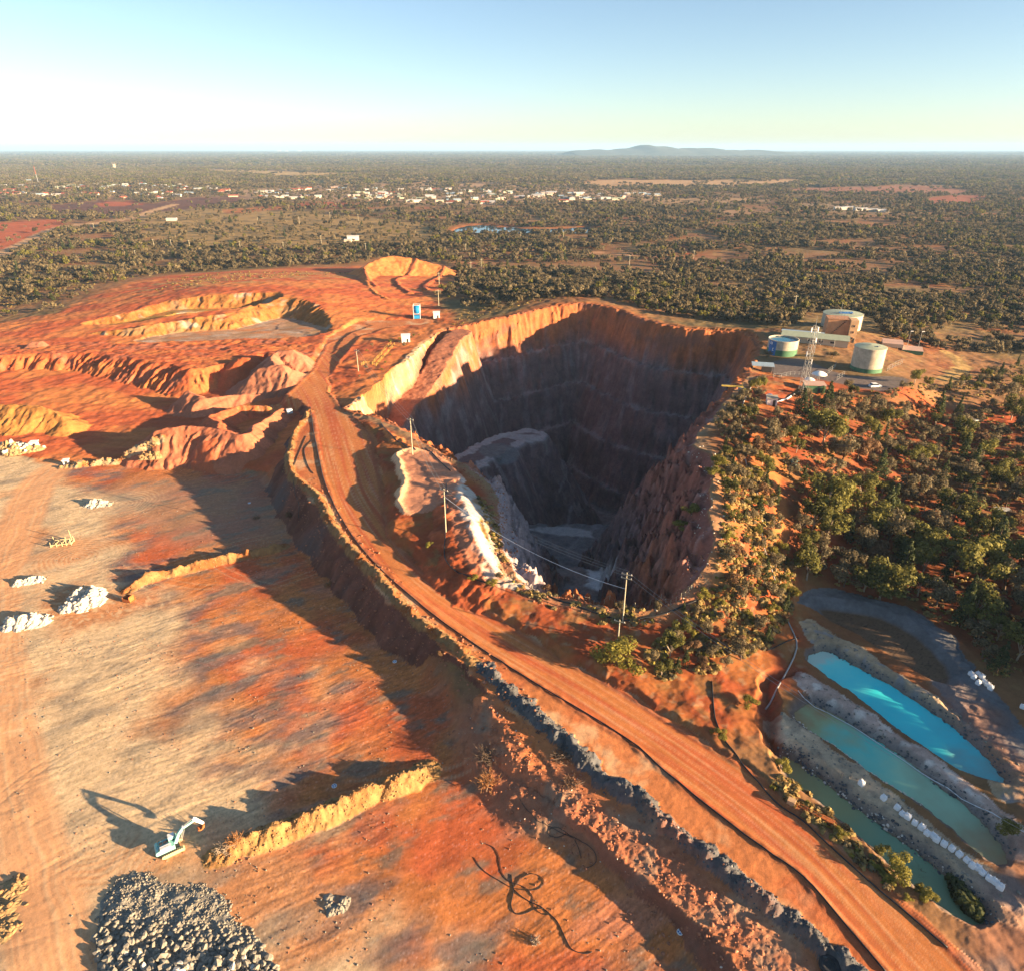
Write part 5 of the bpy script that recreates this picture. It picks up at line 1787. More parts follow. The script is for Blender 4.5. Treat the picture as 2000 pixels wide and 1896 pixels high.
RUB = smooth_line(atl([(925, 1420, 1), (960, 1480, 1), (1010, 1540, 1), (1120, 1590, 2), (1240, 1650, 2), (1350, 1740, 2), (1450, 1830, 2), (1550, 1930, 2)]), 3)
for nm, P, n, hw, smn, smx, mt in [('loose_stones', BERM_DARK, 1800, 2.0, .05, .24, 'stone_dark'), ('loose_stones', RUB, 1300, 6.5, .05, .24, 'stone_red'), ('loose_stones', RUB, 60, 6.5, .05, .2, 'stone_pale'),
                                   ('loose_stones', WIND_B, 2000, 2.7, .04, .22, 'stone_ochre'), ('loose_stones', WIND_A, 1300, 2.2, .04, .2, 'stone_ochre'), ('loose_stones', WIND_C, 300, 2.2, .1, .6, 'stone_ochre'),
                                   ('loose_stones', BERM_ROAD, 1200, 2.2, .06, .25, 'stone_ochre'), ('loose_stones', POND2[18:25], 420, .9, .05, .24, 'stone_pale'), ('loose_stones', POND3[0:14], 700, 1.6, .08, .4, 'stone_dark'), ('loose_stones', POND3[0:14], 160, 1.2, .08, .34, 'stone_pale'), ('loose_stones', POND1[0:12], 500, 1.5, .06, .32, 'stone_dark'), ('loose_stones', POND2[0:13], 420, 1.5, .06, .32, 'stone_dark'), ('loose_stones', CAUSE_C, 500, 4.2, .05, .28, 'stone_grey'), ('loose_stones', CAUSE_B, 300, 4.2, .05, .25, 'stone_grey'), ('loose_stones', CAUSE_A, 400, 4.2, .05, .28, 'stone_grey'),
                                   ('loose_stones', PIT[24 * 2:37 * 2], 1500, 4.0, .08, .38, 'stone_red'), ('loose_stones', PIT[20 * 2:27 * 2], 260, 5.0, .08, .3, 'stone_pale'), ('loose_stones', EMB[4:22], 1800, 6.5, .06, .36, 'stone_red')]:
    x, y = along(P, n, hw, rng)
    z = hzs(x, y)
    sz = smn + (smx - smn) * rng.uniform(0, 1, n) ** 3
    rock_field(nm, np.stack([x, y, z + sz * .15], 1), sz, M[mt], int(rng.integers(1e6)))

# small stones strewn over the working pad
pc = rng.uniform((-125, 46), (45, 185), (26000, 2))
pc = pc[(clss(pc[:, 0], pc[:, 1]) == 1) & (fbm(pc[:, 0] / 9, pc[:, 1] / 9, 3, 331) > .12)][:5200]
sz = .03 + .13 * rng.uniform(0, 1, len(pc)) ** 4
half = len(pc) // 2
pz = hzs(pc[:, 0], pc[:, 1]) + sz * .2
rock_field('loose_stones', np.column_stack([pc, pz])[:half], sz[:half], M['stone_red'], 12)
rock_field('loose_stones', np.column_stack([pc, pz])[half:], sz[half:], M['stone_grey'], 13)

# ------------------------------------------------------------------ made things
M['white'] = plain_mat('white_paint', (.78, .77, .74), .5, var=.08, scale=3)
M['bag'] = plain_mat('woven_white_bag', (.80, .81, .82), .75, var=.08, scale=6, bump=.5)
M['aqua'] = plain_mat('aqua_paint', (.25, .52, .47), .4, var=.1, scale=3)
M['dark'] = plain_mat('dark_steel', (.05, .05, .05), .6, var=.3, scale=5)
M['rubber'] = plain_mat('black_rubber', (.025, .025, .028), .7, var=.3, scale=5)
M['poly'] = plain_mat('black_poly_pipe', (.03, .028, .028), .45, var=.2, scale=2)
M['steel'] = plain_mat('galvanised_steel', (.30, .30, .29), .5, .3, .2, 4)
M['pipe_grey'] = plain_mat('grey_pipe', (.42, .40, .37), .6, var=.2, scale=3)
M['rust'] = plain_mat('rusty_steel', (.46, .14, .04), .85, var=.4, scale=3, bump=.3)
M['yellow'] = plain_mat('yellow_paint', (.70, .48, .10), .55, var=.2, scale=4)
M['timber'] = plain_mat('weathered_timber', (.52, .40, .22), .85, var=.3, scale=5)
M['polewood'] = plain_mat('pole_timber', (.48, .43, .30), .85, var=.25, scale=4)
M['glass'] = plain_mat('dark_glass', (.03, .04, .05), .1, var=.1, spec=.6)
M['conc'] = plain_mat('cream_concrete', (.46, .39, .29), .85, var=.28, scale=.5, bump=.1)
M['greenp'] = plain_mat('green_paint', (.07, .17, .09), .7, var=.2, scale=.6)
M['bluep'] = plain_mat('blue_paint', (.04, .15, .38), .6, var=.3, scale=.5)
M['tealwater'] = plain_mat('tank_water', (.02, .14, .20), .12, var=.15, scale=.3, spec=.5)
M['greenroof'] = plain_mat('pale_green_roof', (.36, .40, .28), .6, var=.12, scale=.5)
M['blueroof'] = plain_mat('blue_grey_roof', (.33, .42, .47), .5, var=.12, scale=.5)
M['rustwall'] = plain_mat('rust_red_wall', (.46, .22, .11), .85, var=.25, scale=.4, bump=.1)
M['salmon'] = plain_mat('salmon_wall', (.58, .36, .19), .85, var=.2, scale=.4)
M['brightblue'] = plain_mat('bright_blue_steel', (.02, .27, .55), .45, var=.15, scale=2)
M['offwhite'] = plain_mat('off_white_wall', (.56, .51, .44), .8, var=.15, scale=.3)
M['cream'] = plain_mat('cream_wall', (.50, .42, .31), .8, var=.12, scale=.3)
M['pinkwall'] = plain_mat('pink_wall', (.55, .35, .26), .8, var=.12, scale=.3)
M['redroof'] = plain_mat('red_roof', (.36, .09, .05), .7, var=.15, scale=.3)
M['tinroof'] = plain_mat('tin_roof', (.50, .48, .45), .45, var=.12, scale=.3)
M['wire'] = plain_mat('power_cable', (.30, .29, .28), .5)
M['lightwire'] = plain_mat('bright_cable', (.75, .75, .76), .4)


def G(*pts):
    return on_ground(np.array(pts, float))


def lift(P, dz=.0):
    """lay a line of picture points on the land"""
    g = on_ground(np.array(P, float))
    g[:, 2] += dz
    return g


# ---- excavator
def excavator():
    p = G((338, 1658))[0]
    r = empty('excavator', (p[0], p[1], p[2]), R(33), 'pale aqua and white excavator working beside the thick yellow windrow', 'excavator')
    r.scale = (.92, .92, .92)
    for s in (-1, 1):
        t = MB()
        prof = []
        for k in range(20):
            a = 2 * math.pi * k / 20
            prof.append(((1.45 if math.cos(a) > 0 else -1.45) + .38 * math.cos(a), .40 + .38 * math.sin(a)))
        t.prism(prof, .55, Matrix.Translation((0, s * 1.05, 0)))
        tr = t.build('track', M['timber'], r)
        g = MB()
        for k in range(11):
            g.box((-1.5 + k * .3, s * 1.05, .80), (.10, .56, .05))
        g.build('track_shoes', M['dark'], tr)
    MB().box((0, 0, .55), (2.2, 1.6, .4)).lathe([(.6, .75), (.6, 1.0)], 16).build('undercarriage', M['dark'], r)
    h = MB()
    h.box((-.75, .1, 1.45), (2.5, 2.2, .85), 0, .97)
    h.build('house', M['aqua'], r)
    c = MB()
    c.prism([(-2.0, 1.02), (-2.0, 1.95), (-2.35, 1.85), (-2.55, 1.5), (-2.45, 1.05)], 2.2, Matrix.Translation((0, .1, 0)))
    c.build('counterweight', M['aqua'], r)
    MB().box((-.9, -.55, 1.95), (1.7, .75, .18)).build('engine_cover', M['white'], r)
    MB().box((-.6, .5, 1.92), (1.0, .5, .1)).box((-1.5, .5, 1.94), (.5, .5, .14)).build('vent_grille', M['dark'], r)
    cab = MB().prism([(-.25, 1.0), (-.25, 2.65), (.75, 2.65), (1.1, 1.9), (1.1, 1.0)], .95, Matrix.Translation((0, .68, 0))).build('cab', M['aqua'], r)
    MB().box((.42, .68, 2.2), (1.1, 1.0, .55), 0, .85).build('cab_window', M['glass'], cab)
    MB().box((.25, .68, 2.69), (1.0, .9, .06)).build('cab_roof', M['white'], cab)
    b = MB()
    y = -.2
    pts = [(.7, 1.55), (1.5, 3.2), (2.3, 4.1), (4.4, 4.75)]
    for i in range(3):
        p0, p1 = Vector((pts[i][0], y, pts[i][1])), Vector((pts[i + 1][0], y, pts[i + 1][1]))
        d = p1 - p0
        ang = math.atan2(d.z, d.x)
        w = .55 if i < 2 else .45
        m = Matrix.Translation(p0) @ Matrix.Rotation(-ang, 4, 'Y')
        b.prism([(-.12, -w / 2), (d.length + .12, -w / 2 * .85), (d.length + .12, w / 2 * .85), (-.12, w / 2)], .42, m)
    boom = b.build('boom', M['aqua'], r)
    MB().box((2.6, y, 4.34), (.7, .43, .1), 0).build('boom_top_plate', M['white'], boom)
    a0, a1 = Vector((4.4, y, 4.75)), Vector((5.5, y, 3.0))
    d = a1 - a0
    ang = math.atan2(d.z, d.x)
    st = MB().prism([(-.5, -.12), (0, -.3), (d.length, -.16), (d.length, .16), (0, .3), (-.5, .15)], .36, Matrix.Translation(a0) @ Matrix.Rotation(-ang, 4, 'Y')).build('stick', M['white'], r)
    MB().tube((1.6, y + .32, 1.7), (2.5, y + .32, 3.9), .09).tube((1.6, y - .32, 1.7), (2.5, y - .32, 3.9), .09).build('boom_cylinder', M['steel'], r)
    MB().tube((2.6, y, 4.5), (4.3, y, 5.2), .09).build('stick_cylinder', M['steel'], boom)
    bu = MB()
    prof = [(5.65, 3.1), (5.5, 2.5), (5.15, 2.1), (4.7, 2.05), (4.35, 2.3), (4.55, 2.35), (4.75, 2.25), (5.05, 2.35), (5.25, 2.65), (5.3, 3.0)]
    bu.prism(prof, .95, Matrix.Translation((0, y, 0)))
    bucket = bu.build('bucket', M['rust'], r)
    te = MB()
    for k in range(5):
        te.box((4.30, y - .4 + k * .2, 2.34), (.2, .07, .06))
    te.build('teeth', M['dark'], bucket)
    MB().tube((-1.9, 1.0, 1.9), (-1.9, 1.0, 2.4), .03, n=5).tube((-1.9, -.85, 1.9), (-1.9, -.85, 2.4), .03, n=5).tube((-1.9, 1.0, 2.4), (-.4, 1.0, 2.4), .03, n=5).tube((-1.9, -.85, 2.4), (-.4, -.85, 2.4), .03, n=5).build('handrail', M['dark'], r)


excavator()

# ---- heaps of rubble on the pad
def heap(px, py, blobs, mat, rmat, n, label, sz=(.15, .5), seed=1, name='rubble_heap'):
    p = G((px, py))[0]
    root = empty(name, p, 0, label, 'rubble heap')
    rg = np.random.default_rng(seed)
    lo = min(b[0] - b[2] * 1.6 for b in blobs); hi = max(b[0] + b[2] * 1.6 for b in blobs)
    lo2 = min(b[1] - b[2] * 1.6 for b in blobs); hi2 = max(b[1] + b[2] * 1.6 for b in blobs)
    st = .28
    xs = np.arange(lo, hi, st); ys = np.arange(lo2, hi2, st)
    XX, YY = np.meshgrid(xs, ys)

    def hfun(a, b_):
        z = np.full(np.shape(a), -.3)
        for bx, by, br, bh in blobs:
            d = np.hypot(a - bx, b_ - by) + .35 * br * fbm(a / 1.3 + seed, b_ / 1.3, 3, 600 + seed)
            z = np.maximum(z, bh * (1 - d / (br * 1.25)))
        return z + .12 * fbm(a / .5, b_ / .5, 2, 620 + seed) * (z > 0)
    Z = hfun(XX, YY)
    v = np.stack([XX, YY, Z], 2).reshape(-1, 3)
    nx, ny = len(xs), len(ys)
    f = []
    for j in range(ny - 1):
        for i in range(nx - 1):
            q = (j * nx + i, j * nx + i + 1, (j + 1) * nx + i + 1, (j + 1) * nx + i)
            if max(v[k][2] for k in q) > -.25:
                f.append(q)
    MB().add(v, f).build('heap_body', mat, root)
    shared = [rock_mesh('rock', rmat, seed * 10 + k) for k in range(4)]
    cnt = 0
    while cnt < n:
        x, y = rg.uniform(lo, hi), rg.uniform(lo2, hi2)
        z = float(hfun(np.array([x]), np.array([y]))[0])
        if z < (.02 if rg.uniform() < .8 else -.28):
            continue
        o = bpy.data.objects.new('rock', shared[cnt % 4])
        s = rg.uniform(*sz)
        o.location = (x, y, max(z, 0) + s * .2)
        o.scale = (s * rg.uniform(.8, 1.3), s * rg.uniform(.8, 1.2), s)
        o.rotation_euler = (rg.uniform(0, .6), 0, rg.uniform(0, 6.28))
        link(o, root)
        cnt += 1


M['rubble_white'] = plain_mat('white_rubble', (.50, .45, .37), .9, var=.3, scale=2.5, bump=.6)
M['rubble_yellow'] = plain_mat('yellow_rubble', (.34, .22, .10), .9, var=.35, scale=2, bump=.5)
heap(160, 1172, [(1.2, 3.2, 1.9, 2.0), (2.2, 1.6, 2.2, 2.4), (2.4, -.4, 2.6, 2.5), (1.4, -2.2, 2.2, 1.9), (-2.0, 2.4, 1.5, 1.9), (-1.8, .6, 1.6, 1.9), (-1.0, -1.2, 1.5, 1.6), (-1.2, -3.0, 2.0, 1.6)], M['rubble_white'], M['stone_pale'], 46, 'large double row of white rubble heaps beside the rusty skip', seed=3)
heap(56, 1136, [(-2.0, -.6, 1.2, .9), (-.6, 0, 1.3, 1.0), (.9, .5, 1.3, 1.0), (2.2, .9, 1.2, .8)], M['rubble_white'], M['stone_pale'], 26, 'small low row of white rubble by the sandy track', seed=5)
heap(55, 1216, [(-3.0, -.4, 2.2, 2.2), (-1.0, .2, 2.6, 2.4), (1.3, .4, 2.3, 2.0), (3.2, .4, 1.6, 1.2)], M['rubble_white'], M['stone_pale'], 40, 'broad white rubble heap at the left edge, nearest the sandy road', seed=7)
heap(190, 984, [(-.8, 0, 2.3, 1.9), (1.3, -.2, 2.0, 1.4), (3.0, -.4, 1.4, .8)], M['rubble_white'], M['stone_grey'], 26, 'pale grey rubble heap at the far end of the pad', seed=9)
heap(35, 878, [(-4, 1, 3.5, 3.2), (0, -1.0, 3.2, 2.6), (3.5, 0, 2.6, 2.0), (6, .6, 2.2, 1.4)], M['rubble_yellow'], M['stone_pale'], 40, 'yellow and white boulder heap below the ochre stockpile', sz=(.3, 1.0), seed=11)
heap(295, 892, [(-2, 0, 1.4, 1.3), (0, .5, 1.4, 1.6), (1.8, .3, 1.5, 1.5)], M['rubble_yellow'], M['stone_ochre'], 22, 'pale boulder cluster at the foot of the gravel stockpile', sz=(.3, .9), seed=13)
heap(655, 1765, [(-1.2, .9, .7, .35), (-.9, -.2, .7, .4), (-.1, -.9, .8, .45), (.9, -.5, .7, .45), (1.3, .5, .6, .35)], M['gravel'] if False else M['stone_grey'], M['stone_grey'], 26, 'small horseshoe of grey stones on the red pad', sz=(.1, .28), seed=15)
heap(20, 1800, [(-2, 2, 1.6, .45), (0, -1, 1.8, .5), (-1.5, -4, 1.8, .5), (.5, -6.5, 1.5, .4), (-3, 5, 1.8, .5)], M['rubble_yellow'], M['stone_ochre'], 60, 'tan rubble and litter strip left of the sandy road', sz=(.1, .45), seed=19)

# ---- the grey boulder pile, lower left
def boulder_pile():
    P = F([(186, 1840), (196, 1760), (230, 1722), (258, 1702), (282, 1704), (318, 1722), (350, 1728), (400, 1726), (440, 1748), (462, 1800), (505, 1830), (535, 1890), (560, 1960), (200, 1980)])
    c = P[:, :2].mean(0)
    root = empty('boulder_pile', (c[0], c[1], 0), 0, 'wide spread of broken grey rock at the bottom of the pad', 'rock pile')
    rg = np.random.default_rng(77)
    lo, hi = P[:, :2].min(0), P[:, :2].max(0)
    q = rg.uniform(lo, hi, (60000, 2))
    sd, _, _ = poly_d(q[:, 0] + .8 * fbm(q[:, 0] / 1.5, q[:, 1] / 1.5, 3, 3), q[:, 1] + .8 * fbm(q[:, 0] / 1.5, q[:, 1] / 1.5, 3, 8), P)
    q = q[sd < .15][:5600]
    sd = sd[sd < .15][:5600]
    big = sstep(at(300, 1810)[1] + 2, at(300, 1850)[1] - 1, q[:, 1] + .12 * (q[:, 0] - c[0]))
    mound = .9 * sstep(0, -2.5, sd) * (.55 + .5 * fbm(q[:, 0] / 2.2, q[:, 1] / 2.2, 3, 9))
    ru = rg.uniform(0, 1, len(q))
    s = (.07 + .14 * ru ** 2) * (1 - big) + big * (.09 + .62 * ru ** 5.0)
    z = np.maximum(mound, 0) * .75 + s * .3
    # body under the stones
    xs = np.arange(lo[0], hi[0], .35); ys = np.arange(lo[1], hi[1], .35)
    XX, YY = np.meshgrid(xs, ys)
    bd, _, _ = poly_d(XX, YY, P)
    Z = -.25 + .28 * sstep(.6, -.2, bd) + .75 * .9 * sstep(0, -2.5, bd) * np.maximum(.55 + .5 * fbm(XX / 2.2, YY / 2.2, 3, 9), 0)
    nx, ny = len(xs), len(ys)
    f = [(j * nx + i, j * nx + i + 1, (j + 1) * nx + i + 1, (j + 1) * nx + i) for j in range(ny - 1) for i in range(nx - 1) if bd[j, i] < .6]
    o = MB().add(np.stack([XX - c[0], YY - c[1], Z], 2).reshape(-1, 3), f).build('pile_body', M['stone_grey'], root)
    order = np.argsort(-s)
    top, rest = order[:300], order[300:]
    shared = [rock_mesh('rock', M['stone_pale'] if k == 0 else M['stone_grey'], 800 + k) for k in range(7)]
    for n_, i in enumerate(top):
        o = bpy.data.objects.new('rock', shared[int(rg.integers(0, 7))])
        o.location = (q[i, 0] - c[0], q[i, 1] - c[1], z[i])
        o.scale = tuple(s[i] * rg.uniform(.8, 1.25, 3))
        o.rotation_euler = tuple(rg.uniform(0, 6.28, 3))
        link(o, root)
    rr = rock_field('small_rocks', np.stack([q[rest, 0] - c[0], q[rest, 1] - c[1], z[rest]], 1), s[rest], M['stone_grey'], 78, root)


boulder_pile()

# ---- rusty skip and timber racks
p = G((253, 1174))[0]
r = empty('rusty_skip', p, R(-18), 'open rusty orange steel skip tipped at the end of the thin windrow', 'skip')
MB().box((0, 0, .25), (2.4, 1.7, .08)).build('floor', M['rust'], r)
for nm, c, s in [('side', (0, .82, .8), (2.4, .07, 1.1)), ('side', (0, -.82, .65), (2.4, .07, .8)), ('end', (-1.18, 0, .8), (.07, 1.56, 1.1)), ('back_plate', (.9, 0, 1.05), (.07, 1.56, 1.5))]:
    MB().box(c, s).build(nm, M['rust'], r)
MB().box((0, .5, .1), (2.3, .14, .2)).box((0, -.5, .1), (2.3, .14, .2)).build('skids', M['dark'], r)

p = G((124, 1062))[0]
r = empty('timber_rack', p, R(12), 'yellowish timber rack with upright poles standing alone on the sandy pad', 'rack')
for k in range(7):
    MB().box((-2.4 + k * .8, 0, .35 + .12 * (k % 2)), (.3, 2.4, .35), R(random.uniform(-9, 9))).build('beam', M['timber'], r)
for x, y, h in [(-2.7, -1.4, 1.6), (-2.7, 1.4, 1.9), (-1.2, -1.4, 1.2), (.2, 1.4, 1.5), (1.3, -1.3, 2.0), (1.9, 1.2, 3.6), (2.5, -1.2, 2.2), (2.5, 1.0, 1.8), (.2, -1.4, 1.3)]:
    MB().tube((x, y, 0), (x + random.uniform(-.1, .1), y, h), .11, .09, 6).build('post', M['timber'], r)
MB().box((0, 1.3, .75), (5.0, .18, .18)).box((0, -1.3, .6), (5.0, .18, .18)).build('rails', M['timber'], r)
heapless = None

# ---- black hoses lying on the red pad
def hose(name, pts, rad, label, dz=.06, mat='poly', k=5, cat='hose'):
    g = lift(pts)
    g = smooth_line(g, k)
    g[:, 2] = hzs(g[:, 0], g[:, 1]) + dz
    o = MB().path(g, rad, 6).build(name, M[mat], None, True)
    return tag(o, label, cat)


Z7 = lambda x, y: (900 + x * .1718, 1560 + y * .1718)
hose('black_hose', [Z7(280, 510), Z7(380, 560), Z7(430, 640), Z7(455, 780), Z7(490, 870), Z7(560, 940), Z7(680, 980), Z7(760, 1030), Z7(820, 1120), Z7(830, 1210), Z7(880, 1280), Z7(960, 1320), Z7(1020, 1310)], 0.043, 'thin black hose curling from the brown patch into the loops on the red pad')
hose('black_hose', [Z7(150, 660), Z7(230, 780), Z7(330, 860), Z7(450, 930), Z7(590, 1000), Z7(690, 900), Z7(800, 852), Z7(900, 880), Z7(945, 950), Z7(890, 1020), Z7(790, 1040), Z7(690, 1030), Z7(600, 1010)], 0.043, 'black hose ending in a wide loop in the middle of the red pad')
hose('black_hose', [Z7(575, 855), Z7(580, 920), Z7(600, 1010), Z7(590, 1100), Z7(570, 1200), Z7(600, 1280), Z7(660, 1310), Z7(750, 1290), Z7(830, 1255), Z7(930, 1245)], 0.056, 'thick black hose bent like a hook across the loops on the red pad')
hose('black_hose', [Z7(600, 1020), Z7(680, 1100), Z7(790, 1170), Z7(900, 1220), Z7(1000, 1290), Z7(1090, 1380), Z7(1140, 1470), Z7(1190, 1590), Z7(1250, 1690), Z7(1330, 1745), Z7(1430, 1760), Z7(1490, 1740)], 0.059, 'longest thick black hose running down to the lower dirt mound')
hose('black_hose', [Z7(670, 0), Z7(740, 110), Z7(820, 190), Z7(870, 240), Z7(960, 280), Z7(1050, 330), Z7(1160, 390), Z7(1270, 440), Z7(1330, 540), Z7(1370, 670)], 0.046, 'black hose coming off the rubble bank on to the red pad')
hose('black_hose', [Z7(1210, 395), Z7(1120, 435), Z7(1030, 425), Z7(990, 380), Z7(1030, 335), Z7(1120, 330), Z7(1220, 395), Z7(1330, 460), Z7(1450, 530), Z7(1520, 600), Z7(1540, 690), Z7(1500, 750), Z7(1440, 775)], 0.050, 'black hose looped at the toe of the rubble bank with a hooked end')

# ---- pipes along the roads and the rim
def pl(name, pts, rad, label, mat='poly', dz=.1, k=4):
    return hose(name, pts, rad, label, dz, mat, k, 'pipe')


pl('poly_pipe', [(606, 795), (612, 840), (620, 880), (632, 935), (648, 975), (660, 1000), (694, 1055), (744, 1112), (797, 1159), (850, 1203), (907, 1244), (980, 1292), (1052, 1338), (1221, 1440), (1300, 1507), (1412, 1597), (1490, 1655), (1569, 1711), (1650, 1805), (1732, 1900)], .13, 'long black pipe along the left edge of the whole haul road')
pl('poly_pipe', [(1390, 1330), (1396, 1400), (1412, 1440), (1440, 1475), (1480, 1525), (1520, 1570), (1565, 1600), (1620, 1650), (1700, 1722), (1780, 1790), (1850, 1850)], .13, 'black pipe down the bank and along the right edge of the lower haul road')
pl('poly_pipe', [(1040, 1152), (1080, 1168), (1120, 1180), (1165, 1197), (1200, 1208), (1230, 1212), (1280, 1203), (1320, 1190), (1362, 1172)], .22, 'thick black pipe following the near pit rim past the power poles')
pl('poly_pipe', [(745, 828), (765, 850), (785, 866), (812, 880)], .18, 'short black pipe on the mound at the left pit rim')
pl('poly_pipe', [(832, 876), (855, 897), (880, 920)], .18, 'short black pipe along the outer edge of the pink lookout pad')
pl('poly_pipe', [(872, 945), (872, 990), (870, 1040), (868, 1085), (880, 1108), (920, 1128), (980, 1140), (1040, 1150)], .14, 'black pipe along the crest of the red mound')
pl('poly_pipe', [(598, 852), (582, 890), (574, 910)], .09, 'thin straight black cable on the top of the embankment')
pl('poly_pipe', [(610, 860), (595, 878), (598, 900), (604, 915), (612, 925)], .09, 'kinked thin black hose on the embankment platform')
pl('poly_pipe', [(572, 935), (576, 960), (584, 985), (583, 1010)], .09, 'thin black hose running off the embankment over the orange ledge')
pl('grey_pipe', [(1495, 1385), (1520, 1340), (1556, 1265), (1540, 1215), (1524, 1165), (1505, 1105), (1490, 1060), (1488, 1010), (1482, 980), (1470, 930), (1455, 895), (1448, 830), (1450, 795), (1462, 765), (1482, 735)], .17, 'long grey pipe climbing the right rim slope from the ponds to the tanks', 'pipe_grey')
pl('poly_pipe', [(1497, 1270), (1530, 1255), (1560, 1245)], .12, 'short black pipe crossing the slope above the turquoise pond')
pl('grey_pipe', [(1515, 786), (1530, 782), (1562, 766)], .3, 'short white pipe between the small hut and the lattice tower', 'white')
pl('white_line', [(1558, 1350), (1640, 1408), (1740, 1470), (1850, 1540), (1960, 1605), (2010, 1632)], .07, 'thin white line stretched along the causeway between turquoise and teal ponds', 'lightwire', .35)

# ---- power poles and lines
def power_pole(px, py, h, label, arms=1, lean=0.0, group='wooden power poles', deep=True):
    p = G((px, py))[0]
    r = empty('power_pole', p, 0, label, 'power pole', group)
    MB().tube((0, 0, -.5), (lean, 0, h), .17, .11, 8).build('pole', M['polewood'], r)
    if deep:
        ra = R(-25)
        for k in range(arms):
            z = h - .5 - k * 1.0
            cb = MB().box((lean, 0, z), (2.4, .12, .14), ra).build('cross_arm', M['polewood'], r)
            for s in (-1, 0, 1):
                MB().tube((lean + s * 1.05 * math.cos(ra), s * 1.05 * math.sin(ra), z + .07), (lean + s * 1.05 * math.cos(ra), s * 1.05 * math.sin(ra), z + .35), .06, .04, 6).build('insulator', M['white'], cb)
    return p, h


A1 = power_pole(806, 888, 12.5, 'wooden power pole on the pink lookout pad at the pit rim')
A2 = power_pole(871, 1038, 12.5, 'wooden power pole on the red mound by the pit')
A3 = power_pole(1216, 1214, 13.0, 'tall pale power pole at the near pit rim, behind its twin', 2)
A4 = power_pole(1206, 1262, 7.0, 'shorter power pole in front of the tall one, beside the big bush', 1)
A5 = power_pole(700, 725, 10.0, 'power pole inside the railed enclosure above the pale wall')


def wires(name, a, b, label, n=3, sag=2.0, mat='wire', rad=.035, gap=1.0):
    m = MB()
    a = Vector(a); b = Vector(b)
    d = (b - a); sd = Vector((-d.y, d.x, 0)).normalized()
    for k in range(n):
        o = sd * (k - (n - 1) / 2) * gap
        m.path([a + o + d * t + Vector((0, 0, -sag * 4 * t * (1 - t))) for t in [i / 14 for i in range(15)]], rad, 4)
    return tag(m.build(name, M[mat]), label, 'cable')


def topof(A, dz=0):
    return (A[0][0], A[0][1], A[0][2] + A[1] - .2 + dz)


wires('power_cables', topof(A5), topof(A1), 'three power cables from the enclosure pole to the lookout pad pole')
wires('power_cables', topof(A1), topof(A2), 'three power cables between the lookout pad pole and the red mound pole', 2)
wires('power_cables', topof(A2), topof(A3), 'three power cables across the near end of the pit')
wires('bright_cable', topof(A2, -2), topof(A3, -4), 'single bright cable drooping across the near end of the pit', 1, 3.0, 'lightwire', .06)
e = at(2080, 1660, 8)
wires('power_cables', topof(A3), e, 'power cables from the tall pole out over the ponds', 2, 3.0)

FARP = [(185, 452), (267, 510), (302, 486), (336, 486), (372, 488), (628, 478), (555, 492), (715, 494), (910, 496), (645, 428), (585, 438), (920, 535), (857, 598), (858, 560), (940, 528), (1017, 470), (700, 432), (1229, 520), (1354, 510), (1945, 530), (1550, 610), (1100, 470), (505, 440), (470, 490)]
gp = G(*FARP)
polem = MB().tube((0, 0, -.5), (0, 0, 10), .22, .16, 6).box((0, 0, 9.3), (2.6, .2, .2)).mesh('pole', M['polewood'])
for p in gp:
    o = bpy.data.objects.new('power_pole', polem)
    o.location = p
    link(o)
    tag(o, 'slim pale power pole among the trees behind the mine', 'power pole', 'power poles behind the mine')

# ---- fence along the near rim
g = lift([(1000, 1128), (1030, 1142), (1060, 1150), (1090, 1160), (1120, 1168), (1150, 1174), (1180, 1179), (1210, 1182), (1240, 1184), (1270, 1182), (1300, 1177), (1330, 1166), (1350, 1150)])
g = smooth_line(g, 3)
g[:, 2] = hzs(g[:, 0], g[:, 1])
r = empty('rim_fence', g[0], 0, 'low wire fence on short posts along the near pit rim', 'fence')
pm = MB().tube((0, 0, -.3), (0, 0, 1.25), .06, .05, 5).mesh('post', M['polewood'])
for q in g:
    o = bpy.data.objects.new('post', pm)
    o.location = Vector(q) - Vector(g[0])
    link(o, r)
for z in (.5, 1.1):
    MB().path([Vector(q) - Vector(g[0]) + Vector((0, 0, z)) for q in g], .015, 3).build('wire', M['wire'], r)

# ---- survey targets, plates, tyre, small litter
tg = G((771, 1292), (653, 1535), (1328, 1820), (487, 982))
for p, lab in zip(tg, ['white round survey target in the shadow of the embankment', 'white round survey target in the shadow of the thick windrow', 'white round survey target in the shadow at the lower end of the pad', 'white round survey target in the shade near the stockpile']):
    r = empty('survey_target', p, 0, lab, 'survey target', 'survey targets')
    MB().lathe([(.0, .10), (.36, .10), (.36, .0)], 20).build('disc', M['bluep'], r)
    MB().lathe([(.36, .11), (.46, .11), (.46, .0)], 20).box((0, 0, .115), (.7, .10, .02), .6).box((0, 0, .118), (.7, .10, .02), .6 + math.pi / 2).build('ring_and_cross', M['white'], r)
mp = G((1009, 1440), (1031, 1483), (990, 1418), (1052, 1428))
for k, (p, lab) in enumerate(zip(mp, ['dark steel plate lying mid way along the low orange terrace', 'dark steel plate at the lower end of the low orange terrace', 'dark steel plate at the upper end of the low orange terrace', 'dark steel plate against the grey berm on the low terrace'])):
    r = empty('steel_plate', p, R(20 + k * 14), lab, 'plate')
    MB().box((0, 0, .08), (1.1, .8, .12)).build('sheet', M['dark'], r)
    MB().box((0, 0, .16), (1.1, .06, .05)).box((0, .3, .16), (1.1, .06, .05)).box((0, -.3, .16), (1.1, .06, .05)).build('ribs', M['rust'], r)
p = G((1620, 1888))[0]
